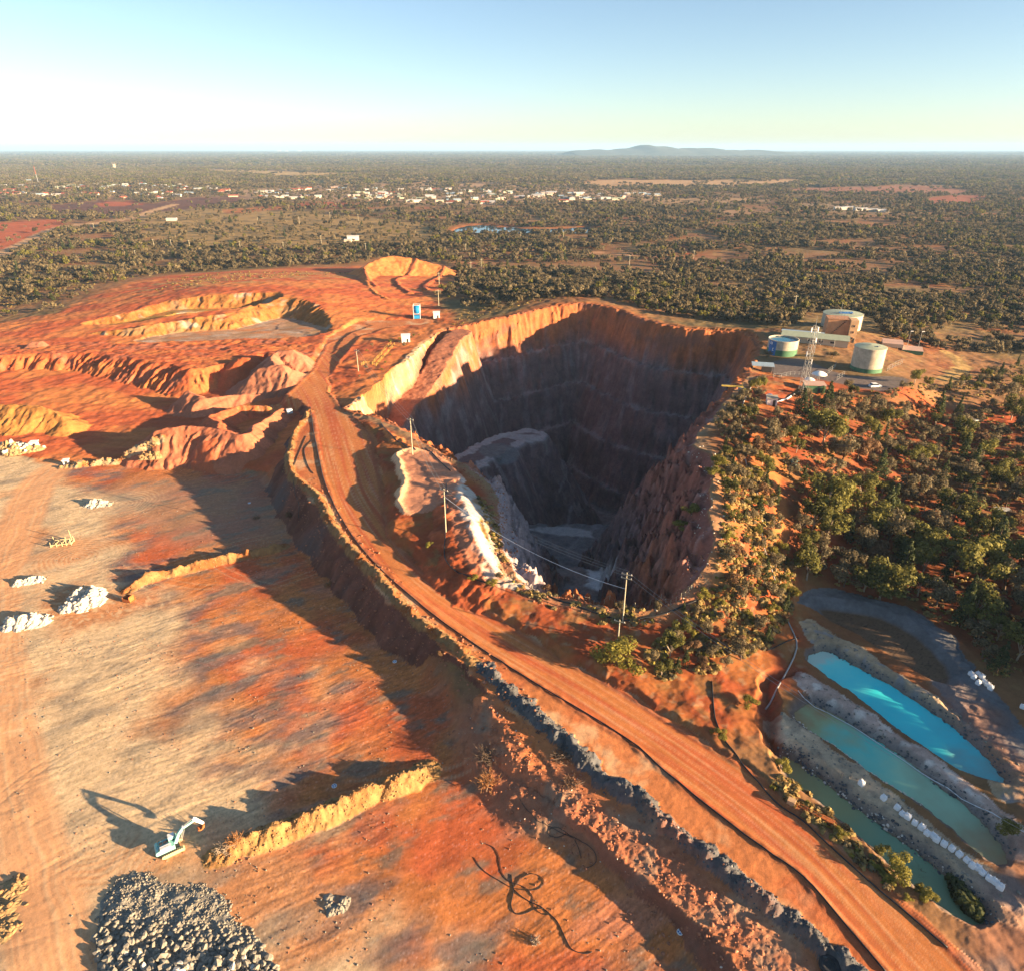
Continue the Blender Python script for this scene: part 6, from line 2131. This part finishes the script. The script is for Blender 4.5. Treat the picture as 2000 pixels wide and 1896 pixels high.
r = empty('scrap_tyre', (p[0], p[1], p[2]), 0, 'big black tyre lying at the foot of the grey berm, bottom edge', 'tyre')
prof = [(.75, .05), (.8, .0), (1.25, .0), (1.4, .15), (1.4, .55), (1.25, .7), (.8, .7), (.75, .62), (.75, .05)]
MB().lathe(prof, 28).build('tyre', M['rubber'], r, True)
MB().lathe([(.75, .1), (.72, .35), (.3, .25), (.0, .25)], 20).build('rim', M['dark'], r)

# ---- bulk bags
def bag_mesh(name, seed):
    rg = np.random.default_rng(seed)
    n = 10
    v, f = [], []
    for k, (z, s) in enumerate([(0, .47), (.12, .54), (.45, .57), (.8, .54), (.98, .44), (1.04, .22)]):
        for i in range(n * 2):
            a = 2 * math.pi * i / (n * 2)
            sq = (abs(math.cos(a)) ** 6 + abs(math.sin(a)) ** 6) ** (-1 / 6)
            rr = s * sq * (1 + rg.uniform(-.035, .035))
            v.append((rr * math.cos(a), rr * math.sin(a), z + rg.uniform(-.03, .03)))
    m = n * 2
    for k in range(5):
        for i in range(m):
            f.append((k * m + i, k * m + (i + 1) % m, (k + 1) * m + (i + 1) % m, (k + 1) * m + i))
    f.append(tuple(range(5 * m, 6 * m)))
    body = MB().add(v, f).mesh('body', M['bag'], False)
    sp = MB()
    sp.tube((0, 0, 1.0), (rg.uniform(-.1, .1), rg.uniform(-.1, .1), 1.28), .14, .2, 8)
    lp = MB()
    for sx in (-1, 1):
        for sy in (-1, 1):
            x, y = sx * .42, sy * .42
            lp.path([(x, y, .9), (x * 1.1, y * 1.05, 1.15), (x * .8, y * .8, 1.2), (x * .6, y * .75, 1.0)], .035, 4)
    return body, sp.mesh('spout', M['bag']), lp.mesh('lifting_loops', M['white'])


BAGM = [bag_mesh('bag', 900 + k) for k in range(3)]
Z8 = lambda x, y: (1200 + x * .4244, 1100 + y * .4244)
BAGS = [(1135, 1018), (1237, 1083), (1300, 1128), (1325, 1155), (1348, 1171), (1380, 1200), (1412, 1220), (1438, 1244), (1466, 1260), (1480, 1276), (1514, 1297), (1550, 1318), (1585, 1343), (1620, 1369), (1645, 1395), (1670, 1407), (1692, 1430), (1723, 1452), (1748, 1472), (1773, 1492)]
PILEB = [(1640, 512), (1652, 527), (1672, 512), (1690, 527), (1673, 553), (1698, 549), (1716, 563), (1729, 579)]
ordw = ['first', 'second', 'third', 'fourth', 'fifth', 'sixth', 'seventh', 'eighth', 'ninth', 'tenth', 'eleventh', 'twelfth', 'thirteenth', 'fourteenth', 'fifteenth', 'sixteenth', 'seventeenth', 'eighteenth', 'nineteenth', 'last']
allb = [Z8(*b) for b in BAGS] + [Z8(*b) for b in PILEB] + [(1996, 1382)]
gb = G(*allb)
for k, p in enumerate(gb):
    if k < 20:
        lab = 'white bulk bag on the causeway, %s of the row from the pond head' % ordw[k]
        if k == 0: lab = 'white bulk bag standing alone at the pond-head end of the causeway row'
        if k == 1: lab = 'white bulk bag alone, second from the pond head on the causeway'
        grp = 'white bulk bags in a row on the causeway'
    elif k < 28:
        lab = ['rearmost left bag of the huddle', 'front left bag of the huddle', 'rearmost right bag of the huddle', 'right middle bag of the huddle', 'lone front bag of the huddle', 'fourth bag from the lower end of the huddle', 'second bag from the lower end of the huddle', 'lowest bag of the huddle'][k - 20]
        lab = 'white bulk bag beside the service road, ' + lab
        grp = 'white bulk bags huddled in the shade beside the service road'
    else:
        lab = 'single white bulk bag at the right edge beyond the service road'
        grp = None
    r = empty('bulk_bag', (p[0], p[1], p[2] - .03), R(35) + random.uniform(-.25, .25), lab, 'bulk bag', grp)
    s = random.uniform(.78, .9)
    r.scale = (s, s, s * random.uniform(.85, 1.05))
    b = BAGM[k % 3]
    for nm, me in zip(('body', 'spout', 'lifting_loops'), b):
        link(bpy.data.objects.new(nm, me), r)

# rusty pump frame by the olive pond
p = G((1590, 1590))[0]
r = empty('pump_walkway', p, R(-38), 'rusty pump frame with handrails on the bank of the olive pond', 'frame')
for k in range(5):
    MB().tube((-2.6 + k * 1.5, -.6, 0), (-2.6 + k * 1.5, -.6, 1.3), .05, n=5).build('post', M['rust'], r)
MB().tube((-2.6, -.6, 1.3), (3.4, -.6, 1.3), .05, n=5).tube((-2.6, -.6, .7), (3.4, -.6, .7), .04, n=5).build('handrail', M['rust'], r)
MB().box((0, .2, .2), (6.2, .9, .12)).build('walkway', M['rust'], r)
MB().box((-3.6, -.4, .5), (1.2, 1.0, 1.0)).build('pump_box', M['salmon'], r)

# pale posts / boards: dead branches at the end of the teal pond
p = G((1960, 1598))[0]
brush('drift_branches', p, 1.6, 1.0, 16, M['bark_pale'], 'bleached branches beside the lower end of the causeway', 'branches')

# ---- water tanks
def tank(px, py, rad, h, kind, label, band=None, z=None):
    p = G((px, py))[0]
    r = empty('water_tank', (p[0], p[1] + rad * .0, p[2] - .2), 0, label, 'water tank', 'round water tanks on the hill')
    n = 48
    hb = h * band if band else 0
    if band:
        MB().lathe([(rad + .02, 0), (rad + .02, hb)], n).build('green_band', M['greenp'], r, True)
    MB().lathe([(rad, hb), (rad, h)], n).build('wall', M['conc'], r, True)
    MB().lathe([(rad + .15, h - .25), (rad + .15, h + .1), (rad - .15, h + .1), (rad - .15, h - .3)], n).build('rim', M['conc'], r, True)
    for k in range(1, 4):
        MB().lathe([(rad + .015, hb + (h - hb) * k / 4 - .04), (rad + .03, hb + (h - hb) * k / 4), (rad + .015, hb + (h - hb) * k / 4 + .04)], n).build('pour_joint', M['conc'], r, True)
    if kind == 'open':
        MB().lathe([(0, h - .5), (rad - .1, h - .5)], n).build('water', M['tealwater'], r)
        MB().lathe([(rad - .12, h - .6), (rad - .12, h - .1)], n).build('inner_wall', M['conc'], r, True)
    else:
        MB().lathe([(0, h + .9), (rad * .5, h + .6), (rad + .05, h + .12)], n).build('roof', M['greenroof'], r, True)
        MB().box((rad * .3, -rad * .45, h + .75), (1.0, 1.0, .3)).build('roof_hatch', M['steel'], r)
    lad = MB()
    for s in (-.25, .25):
        lad.tube((rad + .25, s, .3), (rad + .25, s, h + .9), .05, n=5)
    for k in range(int(h / .5)):
        lad.tube((rad + .25, -.25, .5 + k * .5), (rad + .25, .25, .5 + k * .5), .03, n=4)
    lo = lad.build('ladder', M['steel'], r)
    lo.rotation_euler = (0, 0, R(-30))
    return r, p


t1, p1 = tank(1526, 690, 6.2, 6.6, 'open', 'open round tank full of blue-green water with a painted blue panel', .42)
# painted panel on the shaded side: curved blue sheet with pale marks
pan = MB()
n = 12
for i in range(n):
    a0 = math.pi + .12 + i * .055; a1 = a0 + .055
    rr = 6.25
    q = [(rr * math.cos(a), rr * math.sin(a), z) for a, z in ((a0, .3), (a1, .3), (a1, 6.4), (a0, 6.4))]
    pan.add(q, [(0, 1, 2, 3)])
pn = pan.build('mural_panel', M['bluep'], t1)
mk = MB()
for (a0, a1, z0, z1) in [(3.40, 3.44, 4.8, 5.8), (3.56, 3.60, 4.8, 5.8), (3.44, 3.56, 5.64, 5.8), (3.44, 3.56, 4.8, 4.96), (3.48, 3.52, 5.2, 5.45), (3.66, 3.70, 2.2, 3.4), (3.70, 3.78, 2.2, 2.36), (3.70, 3.78, 3.24, 3.4)]:
    rr = 6.28
    mk.add([(rr * math.cos(a), rr * math.sin(a), z) for a, z in ((a0, z0), (a1, z0), (a1, z1), (a0, z1))], [(0, 1, 2, 3)])
mk.build('mural_marks', M['white'], pn)
t2, p2 = tank(1690, 724, 5.9, 10.0, 'roof', 'tall cream concrete tank with green base nearest the car park', .22)
t3, p3 = tank(1641, 640, 9.6, 7.5, 'roof', 'wide green-roofed tank behind the rust-coloured building', None)
m = MB()
for k in range(6):
    m.box((-3 + k * 1.2, -3, 8.5), (1.0, 2.0, .1), 0, 1, R(15))
m.build('solar_panel', M['bluep'], t3)
MB().tube((-3, -3.5, 7.8), (-3, -3.5, 14), .12, .06, 6).build('aerial_mast', M['steel'], t3)

# ---- rust-coloured plant building with a long low roof
p = G((1648, 668))[0]
r = empty('pump_house', (p[0], p[1] + 4, p[2] - .3), R(-14), 'rust-red block building with roof rail in front of the wide tank', 'building')
r.scale = (.95, .95, .95)
MB().box((-2.5, 2, 5.2), (11, 9, 10.6), 0, .93).build('wall', M['rustwall'], r)
MB().box((4.2, -1.2, 5.4), (3.6, 6.5, 11), 0).build('stair_tower', M['salmon'], r)
MB().box((-2.5, 2, 10.65), (10.6, 8.8, .3)).build('roof', M['rustwall'], r)
rl = MB()
for x in np.linspace(-7.4, 2.4, 8):
    rl.tube((x, -1.9, 10.8), (x, -1.9, 11.9), .06, n=4)
    rl.tube((x, 5.9, 10.8), (x, 5.9, 11.9), .06, n=4)
rl.tube((-7.4, -1.9, 11.9), (2.4, -1.9, 11.9), .06, n=4).tube((-7.4, 5.9, 11.9), (2.4, 5.9, 11.9), .06, n=4)
rl.build('roof_rail', M['steel'], r)
st = MB()
for k in range(14):
    st.box((-7.6 + k * .62, -2.75, .8 + k * .72), (.7, 1.0, .12))
st.build('outside_stairs', M['dark'], r)
for z in (2.2, 5.2, 8.2):
    w = MB().box((4.2, -4.48, z), (1.1, .1, 1.2)).build('window', M['salmon'], r)
    MB().box((4.2, -4.55, z), (.8, .06, .9)).build('pane', M['glass'], w)
d = MB().box((5.0, -4.48, 1.1), (1.0, .1, 2.2)).build('door', M['dark'], r)
MB().box((5.35, -4.56, 1.1), (.06, .06, .2)).build('handle', M['steel'], d)

p = G((1590, 668))[0]
r = empty('filter_shed', (p[0], p[1], p[2] - .3), R(-24), 'long low shed with pale green roof beside the rust-red building', 'building')
r.scale = (.95, .95, 1.0)
MB().box((0, 0, 1.6), (30, 9, 3.4)).build('wall', M['cream'], r)
MB().box((0, -1.5, 3.55), (31, 8, .25), 0, 1, R(6)).build('roof', M['greenroof'], r)
MB().box((-6, 6.5, 3.2), (20, 6, .25), 0, 1, R(-4)).build('lean_to_roof', M['blueroof'], r)
for x in (-12, -7, -2, 3, 8):
    w = MB().box((x, -4.55, 1.8), (2.0, .1, 1.2)).build('window', M['white'], r)
    MB().box((x, -4.62, 1.8), (1.8, .06, 1.0)).build('pane', M['glass'], w)
for x in (-9, -3, 3, 9):
    MB().tube((x, -5.8, 0), (x, -5.8, 3.3), .1, n=6).build('veranda_post', M['steel'], r)

# ---- lattice tower
def lattice(px, py, h, w0, w1, label, name='lattice_tower'):
    p = G((px, py))[0]
    r = empty(name, (p[0], p[1], p[2] - .2), R(20), label, 'tower')
    corners = [(-1, -1), (1, -1), (1, 1), (-1, 1)]
    for cx, cy in corners:
        MB().tube((cx * w0, cy * w0, 0), (cx * w1, cy * w1, h), .065, .045, 6).build('leg', M['steel'], r)
    n = int(h / 2.4)
    br = MB()
    for k in range(n):
        z0, z1 = h * k / n, h * (k + 1) / n
        a0 = w0 + (w1 - w0) * z0 / h; a1 = w0 + (w1 - w0) * z1 / h
        for i in range(4):
            c0, c1 = corners[i], corners[(i + 1) % 4]
            br.tube((c0[0] * a0, c0[1] * a0, z0), (c1[0] * a1, c1[1] * a1, z1), .025, n=4, cap=False)
            br.tube((c1[0] * a0, c1[1] * a0, z0), (c0[0] * a1, c0[1] * a1, z1), .025, n=4, cap=False)
            br.tube((c0[0] * a1, c0[1] * a1, z1), (c1[0] * a1, c1[1] * a1, z1), .025, n=4, cap=False)
    br.build('bracing', M['steel'], r)
    for z, sx in ((h * .95, 1), (h * .95, -1), (h * .80, 1), (h * .62, -1), (h * .5, 1)):
        MB().box((sx * (w1 + .9), 0, z), (.25, .35, 1.6)).build('panel_antenna', M['white'], r)
        MB().tube((0, 0, z), (sx * (w1 + .8), 0, z), .06, n=4).build('antenna_arm', M['steel'], r)
    MB().tube((0, 0, h), (0, 0, h + 3.5), .05, .03, 5).tube((.6, .4, h), (.6, .4, h + 2.4), .05, .03, 5).build('whip_antenna', M['steel'], r)
    return r


lattice(1566, 774, 25, 1.15, .5, 'tall grey lattice radio tower standing beside the tank yard')

# ---- small buildings of the tank yard
def hut(px, py, sx, sy, h, rz, wall, roof, label, name='hut', over=.3, pitch=4, door=True, cat='hut'):
    p = G((px, py))[0]
    r = empty(name, (p[0], p[1], p[2] - .15), R(rz), label, cat)
    MB().box((0, 0, h / 2), (sx, sy, h)).build('wall', M[wall], r)
    MB().box((0, 0, h + .12), (sx + over * 2, sy + over * 2, .18), 0, 1, R(pitch)).build('roof', M[roof], r)
    if door:
        MB().box((sx * .2, -sy / 2 - .03, min(1.0, h * .45)), (.9, .08, min(2.0, h * .85))).build('door', M['dark'], r)
    return r


hut(1506, 790, 3.2, 2.6, 2.6, -10, 'white', 'conc', 'small white box hut at the foot of the radio tower')
hut(1588, 764, 7.0, 4.0, 3.0, -8, 'greenp', 'pinkwall', 'dark green equipment hut right of the radio tower')
hut(1742, 675, 9, 8, 1.8, -24, 'cream', 'pinkwall', 'low concrete bin with rusty cover behind the cream tank', 'concrete_bin', 0, 3, False, 'bin')
hut(1780, 688, 9, 8, 1.8, -24, 'greenp', 'pinkwall', 'low green-fronted bin on the far side of the cream tank', 'concrete_bin', 0, 3, False, 'bin')
hut(1890, 832, 4.5, 3.8, 3.0, 10, 'cream', 'white', 'small cream hut alone in the scrub on the right')
hut(1958, 997, 4.2, 2.6, .5, -10, 'conc', 'tinroof', 'flat grey slab cover beside the red cross track', 'slab_cover', 0, 1, False, 'cover')
hut(853, 622, 3.6, 3.0, 3.6, 5, 'white', 'white', 'white hut on the far pit corner beside the blue plant')
hut(793, 668, 4.2, 3.6, 3.6, 8, 'white', 'white', 'bright white cabin above the pale sunlit pit wall', cat='cabin')
hut(68, 872, 2.2, 2.0, 1.9, 10, 'white', 'white', 'small white cabinet beside the yellow boulder heap')
hut(130, 906, 1.5, 1.4, 1.6, 10, 'white', 'white', 'small white box at the left end of the rubble windrow')

# open shelter with blue-grey roof at the rim
p = G((1488, 726))[0]
r = empty('shelter', (p[0], p[1], p[2] - .1), R(-14), 'open lookout shelter with blue-grey roof at the pit edge', 'shelter')
MB().box((0, 0, 3.0), (8.5, 4.5, .2), 0, 1, R(5)).build('roof', M['blueroof'], r)
for x in (-3.9, 0, 3.9):
    for y in (-1.9, 1.9):
        MB().box((x, y, 1.5), (.2, .2, 3.0)).build('post', M['dark'], r)
MB().box((1.6, .4, 1.1), (3.6, 2.4, 2.2)).build('back_wall', M['dark'], r)

# umbrella-shaped dishes
def dish(px, py, rad, h, label):
    p = G((px, py))[0]
    r = empty('satellite_dish', (p[0], p[1], p[2] - .1), R(15), label, 'dish', 'white dishes by the radio tower')
    MB().lathe([(0, h + rad * .42), (rad * .5, h + rad * .34), (rad * .85, h + rad * .16), (rad, h), (rad * .95, h - .05), (0, h + rad * .3)], 18).build('bowl', M['white'], r, True)
    MB().tube((-.6, 0, 0), (-.2, 0, h + .3), .09, n=6).tube((.6, 0, 0), (.2, 0, h + .3), .09, n=6).build('stand', M['steel'], r)


dish(1596, 752, 2.8, 4.2, 'larger white dish on legs behind the green equipment hut')
dish(1580, 748, 2.0, 1.2, 'lower white dish beside the radio tower')
dish(1503, 776, 1.0, 1.0, 'small round dish behind the white box hut')

# gates and mesh panels of the tank yard
def mesh_fence(pts, label, h=2.0, name='mesh_fence', mat='steel', step=3):
    g = lift(pts)
    g = smooth_line(g, step)
    g[:, 2] = hzs(g[:, 0], g[:, 1])
    r = empty(name, g[0], 0, label, 'fence')
    pm = MB().tube((0, 0, -.2), (0, 0, h), .06, .05, 5).mesh('post', M[mat])
    for q in g:
        o = bpy.data.objects.new('post', pm)
        o.location = Vector(q) - Vector(g[0])
        link(o, r)
    for z in (.15, h * .5, h):
        MB().path([Vector(q) - Vector(g[0]) + Vector((0, 0, z)) for q in g], .035, 4).build('rail', M[mat], r)


mesh_fence([(1616, 731), (1628, 722), (1632, 716)], 'short steel gate on the tank yard, left of the tarmac')
mesh_fence([(1634, 743), (1648, 735)], 'short steel barrier at the entrance to the tarmac')
mesh_fence([(1732, 726), (1748, 716), (1762, 710)], 'steel mesh gate right of the cream tank')
mesh_fence([(1510, 738), (1535, 735), (1560, 733), (1585, 736)], 'low mesh fence along the lower side of the tarmac yard', 1.4)
mesh_fence([(728, 712), (745, 693), (764, 672)], 'yellow handrail along the upper side of the enclosure', 1.3, 'hand_rail', 'yellow')
mesh_fence([(735, 715), (752, 696), (771, 674)], 'yellow handrail along the lower side of the enclosure', 1.3, 'hand_rail', 'yellow')
mesh_fence([(706, 714), (722, 712), (735, 716)], 'yellow handrail across the near end of the enclosure', 1.3, 'hand_rail', 'yellow')

# lamp posts by the bins
for px, py, lab in [(1770, 684, 'left street lamp behind the low bins'), (1792, 684, 'right street lamp behind the low bins'), (1590, 690, 'slim lamp mast between the tanks')]:
    p = G((px, py))[0]
    r = empty('lamp_post', p, 0, lab, 'lamp post')
    MB().tube((0, 0, -.3), (0, 0, 9), .13, .09, 6).build('pole', M['steel'], r)
    MB().box((.5, 0, 9), (1.3, .35, .2)).build('lamp_head', M['white'], r)

# ---- vehicles
def car(px, py, rz, mat, label, body_l=4.6):
    p = G((px, py))[0]
    r = empty('parked_car', p, R(rz), label, 'car')
    b = MB()
    b.prism([(-2.25, .35), (2.2, .35), (2.25, .75), (1.9, .95), (1.0, 1.0), (-2.0, 1.05), (-2.3, .9)], 1.75, Matrix.Identity(4))
    b.build('body', M[mat], r)
    MB().prism([(-2.0, 1.0), (1.05, 1.0), (.45, 1.6), (-1.7, 1.62)], 1.55, Matrix.Identity(4)).build('window', M['glass'], r)
    MB().box((-.65, 0, 1.64), (2.0, 1.45, .08)).build('roof', M[mat], r)
    for x in (-1.4, 1.4):
        for y in (-.8, .8):
            w = MB().tube((x, y - .12, .34), (x, y + .12, .34), .34, .34, 14).build('wheel', M['rubber'], r)
            MB().tube((x, y - .14, .34), (x, y + .14, .34), .2, .2, 10).build('rim', M['steel'], w)
    for y in (-.6, .6):
        MB().box((2.2, y, .72), (.08, .35, .15)).build('headlight', M['lightwire'], r)
    return r


car(1709, 757, 8, 'white', 'white station wagon parked on the tarmac below the cream tank')
car(1550, 908, 75, 'aqua', 'pale aqua car parked among the trees right of the pit')

# yellow boom reaching over the rim
p = G((1448, 764))[0]
r = empty('rim_derrick', p, R(168), 'yellow derrick arm reaching out over the right pit rim', 'derrick')
MB().box((0, 0, .5), (2.4, 1.6, 1.0)).build('base', M['steel'], r)
MB().box((3.2, 0, 1.5), (7.5, .5, .5), 0, 1).build('arm', M['yellow'], r)
MB().tube((0, 0, 1), (0, 0, 3), .12, n=6).build('mast', M['yellow'], r)
MB().tube((0, 0, 3), (6.5, 0, 1.7), .04, n=4).build('stay', M['wire'], r)

# ---- blue screening plant at the far pit corner
p = G((815, 622))[0]
r = empty('blue_plant', (p[0], p[1], p[2] - .2), R(4), 'bright blue silo plant in a white frame at the far pit corner', 'silo')
r.scale = (.75, .75, .75)
MB().lathe([(0, 3.2), (.9, 3.2), (2.3, 5.0), (2.3, 9.6), (0, 9.9)], 20).build('silo', M['brightblue'], r, True)
for x in (-2.6, 2.6):
    for y in (-2.6, 2.6):
        MB().box((x, y, 5.4), (.3, .3, 10.8)).build('frame_leg', M['white'], r)
MB().box((0, -2.6, 4.0), (5.2, .2, .25)).box((0, -2.6, 10.7), (5.4, .25, .25)).box((0, 2.6, 10.7), (5.4, .25, .25)).box((-2.6, 0, 10.7), (.25, 5.2, .25)).box((2.6, 0, 10.7), (.25, 5.2, .25)).build('frame_beam', M['white'], r)
MB().box((0, -1.0, 1.4), (4.6, 3.0, 2.4)).build('skid', M['brightblue'], r)
ra = MB()
for k in range(8):
    ra.tube((-2.6 + k * .74, -2.7, 10.8), (-2.6 + k * .74, -2.7, 11.9), .05, n=4)
ra.tube((-2.6, -2.7, 11.9), (2.6, -2.7, 11.9), .05, n=4)
ra.build('top_rail', M['dark'], r)

# ---- machines on the pit floor
def pit_at(px, py, z):
    q = at(px, py, z)
    return (q[0], q[1], hz(q[0], q[1]))


for (px, py, z, sx, sy, h, mt, lab) in [(1070, 968, -79, 6, 2.6, 2.6, 'white', 'white container on the floor of the deep pit'), (1095, 972, -79, 6, 2.6, 2.6, 'bluep', 'blue container on the floor of the deep pit'),
                                        (1050, 966, -79, 5, 2.4, 2.2, 'steel', 'grey container at the left of the deep pit floor'), (1128, 975, -79, 6, 2.2, 1.6, 'salmon', 'low rusty container at the right of the deep pit floor')]:
    q = pit_at(px, py, z)
    r = empty('container', q, R(12), lab, 'container')
    MB().box((0, 0, h / 2), (sx, sy, h)).build('body', M[mt], r)
    MB().box((0, 0, h + .05), (sx + .1, sy + .1, .1)).build('roof', M['tinroof'], r)
    MB().box((sx / 2 + .03, 0, h / 2), (.06, sy * .9, h * .9)).build('door', M['steel'], r)

# dark yard vehicle by the junction
hut(566, 808, 2.2, 1.6, 1.4, 30, 'blueroof', 'white', 'small pale blue tank on the shaded bench below the junction', 'small_tank', 0, 2, False, 'tank')

# ------------------------------------------------------------------ the town and scattered sheds
HM = []
for (wall, roof) in [('cream', 'tinroof'), ('offwhite', 'tinroof'), ('pinkwall', 'redroof'), ('cream', 'blueroof'), ('offwhite', 'redroof'), ('cream', 'greenroof')]:
    m = MB()
    m.box((0, 0, 1.6), (12, 8, 3.4))
    me = m.mesh('house', M[wall])
    me.materials.append(M[roof])
    v = [(-6.6, -4.6, 3.25), (6.6, -4.6, 3.25), (6.6, 4.6, 3.25), (-6.6, 4.6, 3.25), (-6.2, 0, 5.6), (6.2, 0, 5.6)]
    rm = MB().add(v, [(0, 1, 5, 4), (2, 3, 4, 5), (1, 2, 5), (3, 0, 4), (3, 2, 1, 0)]).mesh('roof', M[roof])
    HM.append((me, rm))
FLAT = []
for wall in ('offwhite', 'cream', 'pinkwall'):
    FLAT.append((MB().box((0, 0, 2.4), (14, 9, 5)).mesh('shed', M[wall]), MB().add([(-7.2, -4.7, 4.85), (7.2, -4.7, 4.85), (7.2, 4.7, 4.85), (-7.2, 4.7, 4.85), (-7.2, 0, 6.0), (7.2, 0, 6.0)], [(0, 1, 5, 4), (2, 3, 4, 5), (1, 2, 5), (3, 0, 4), (3, 2, 1, 0)]).mesh('roof', M['tinroof'])))


def house(px, py, src_, s, rz, label, group, cat='house', name='house', z=None):
    q = at(px, py, 0)
    r = empty(name, (q[0], q[1], hz(q[0], q[1]) - .3), rz, label, cat, group)
    r.scale = s
    link(bpy.data.objects.new('wall', src_[0]), r)
    link(bpy.data.objects.new('roof', src_[1]), r)


rg = random.Random(5)
hpos = []
T1 = [(0, 368), (120, 360), (300, 356), (440, 366), (470, 384), (300, 390), (120, 386), (0, 384)]
T2 = [(480, 376), (640, 366), (800, 372), (900, 368), (1100, 378), (1280, 380), (1280, 392), (1100, 394), (900, 402), (760, 396), (620, 392), (500, 386)]
T3 = [(0, 338), (200, 336), (330, 345), (430, 356), (300, 358), (100, 360), (0, 362)]


def town(poly, n, kinds, smin, smax, label, group, cat):
    P = np.array(poly, float)
    lo, hi = P.min(0), P.max(0)
    c = 0
    while c < n:
        x, y = rg.uniform(lo[0], hi[0]), rg.uniform(lo[1], hi[1])
        if not inside(np.array([x]), np.array([y]), P)[0]:
            continue
        s = rg.uniform(smin, smax)
        house(x, y, rg.choice(kinds), (s * rg.uniform(.9, 1.6), s * rg.uniform(.8, 1.1), rg.uniform(.8, 1.15)), rg.choice([0, .1, -.15, .3]) + rg.choice([0, math.pi / 2]) * (rg.random() < .2), label, group, cat, 'house' if cat == 'house' else 'shed')
        c += 1


town(T1, 115, HM, .8, 1.5, 'pale house in the near rows of the town on the left', 'town houses, near rows', 'house')
town(T3, 95, HM, .8, 1.5, 'distant house among trees at the back of the town', 'town houses, far rows', 'house')
town(T2, 115, FLAT + HM[:2] + HM[3:], .8, 1.9, 'pale shed or workshop in the industrial strip of the town', 'industrial sheds of the town', 'shed')
house(690, 470, FLAT[0], (1.0, .8, 1), .2, 'white shed in the clearing left of the lake', None, 'shed', 'shed')
house(680, 474, FLAT[1], (.6, .6, .7), .0, 'low cream shed next to the clearing\'s white shed', None, 'shed', 'shed')
house(336, 432, FLAT[0], (1.1, .7, .8), 0.05, 'white shed by the bend of the old tarmac road', None, 'shed', 'shed')
for k, (x, y) in enumerate([(1640, 411), (1660, 410), (1680, 413), (1700, 415), (1722, 416)]):
    house(x, y, FLAT[k % 2], (1.6, 1.2, .9), .05, 'long white roof in the group of sheds right of the tan field', 'white sheds in the scrub, right', 'shed', 'shed')
for k, (x, y, w) in enumerate([(545, 296, 9), (560, 296, 6), (585, 296, 8)]):
    house(x, y, FLAT[0], (w, 4, 5), 0, 'white mine building far away on the horizon', 'white buildings on the horizon', 'building', 'building')
q = at(223, 330, 0)
r = empty('water_tower', (q[0], q[1], 0), 0, 'concrete water tower rising behind the town', 'water tower')
MB().lathe([(10, 0), (10, 20), (10.4, 20), (10.4, 22), (0, 23)], 20).build('drum', M['conc'], r, True)
MB().lathe([(10.5, 21), (10.5, 22.4)], 20).build('parapet', M['cream'], r, True)
q = at(76, 362, 0)
r = empty('radio_mast', (q[0], q[1], 0), 0, 'slim red and white radio mast in the town', 'mast')
MB().tube((0, 0, 0), (0, 0, 30), 1.0, .8, 5).build('lower_mast', M['steel'], r)
MB().tube((0, 0, 30), (0, 0, 52), .8, .5, 5).build('upper_mast', M['redroof'], r)

# ------------------------------------------------------------------ hills on the horizon
def hills(name, px0, px1, peak, dist, prof):
    x0 = (px0 - 1000) / FPX * dist; x1 = (px1 - 1000) / FPX * dist
    m = MB()
    n = 60
    rows = 10
    v = []
    for j in range(rows):
        t = j / (rows - 1)
        for i in range(n):
            u = i / (n - 1)
            w = np.interp(u, [a for a, _ in prof], [b for _, b in prof])
            yy = dist + (t - .5) * 4000
            zz = -12 + peak * w * math.sin(math.pi * t) * (1 + .12 * math.sin(u * 23) + .06 * math.sin(u * 61))
            v.append((x0 + (x1 - x0) * u, yy, zz))
    f = [(j * n + i, j * n + i + 1, (j + 1) * n + i + 1, (j + 1) * n + i) for j in range(rows - 1) for i in range(n - 1)]
    o = m.add(v, f).build(name, M['hill'], None, True)
    tag(o, kind='structure')


M['hill'] = plain_mat('wooded_hill', (.07, .075, .05), .95, var=.3, scale=.004)
hills('hills', 1100, 1480, 142, 12000, [(0, .45), (.15, .66), (.28, .82), (.36, 1.0), (.45, .98), (.52, .8), (.62, .72), (.75, .66), (.9, .5), (1, .3)])
hills('hills', 1850, 2300, 118, 12000, [(0, 0), (.2, .5), (.4, .8), (.7, 1), (1, 0)])

# ------------------------------------------------------------------ haze
hb = MB().box((0, 0, 0), (1, 1, 1))
mh = bpy.data.materials.new('haze_air')
mh.use_nodes = True
nt = mh.node_tree
nt.nodes.remove(nt.nodes['Principled BSDF'])
pv = nt.nodes.new('ShaderNodeVolumePrincipled')
pv.inputs['Color'].default_value = (.42, .68, 1.0, 1)
pv.inputs['Density'].default_value = HAZE
pv.inputs['Anisotropy'].default_value = 0.0
nt.links.new(pv.outputs[0], nt.nodes['Material Output'].inputs['Volume'])
ho = hb.build('haze', mh)
zt, zb = 215.0, -140.0
ho.scale = (150000, 110000, zt - zb)
ho.location = (0, 20000, (zt + zb) / 2)
tag(ho, kind='stuff')
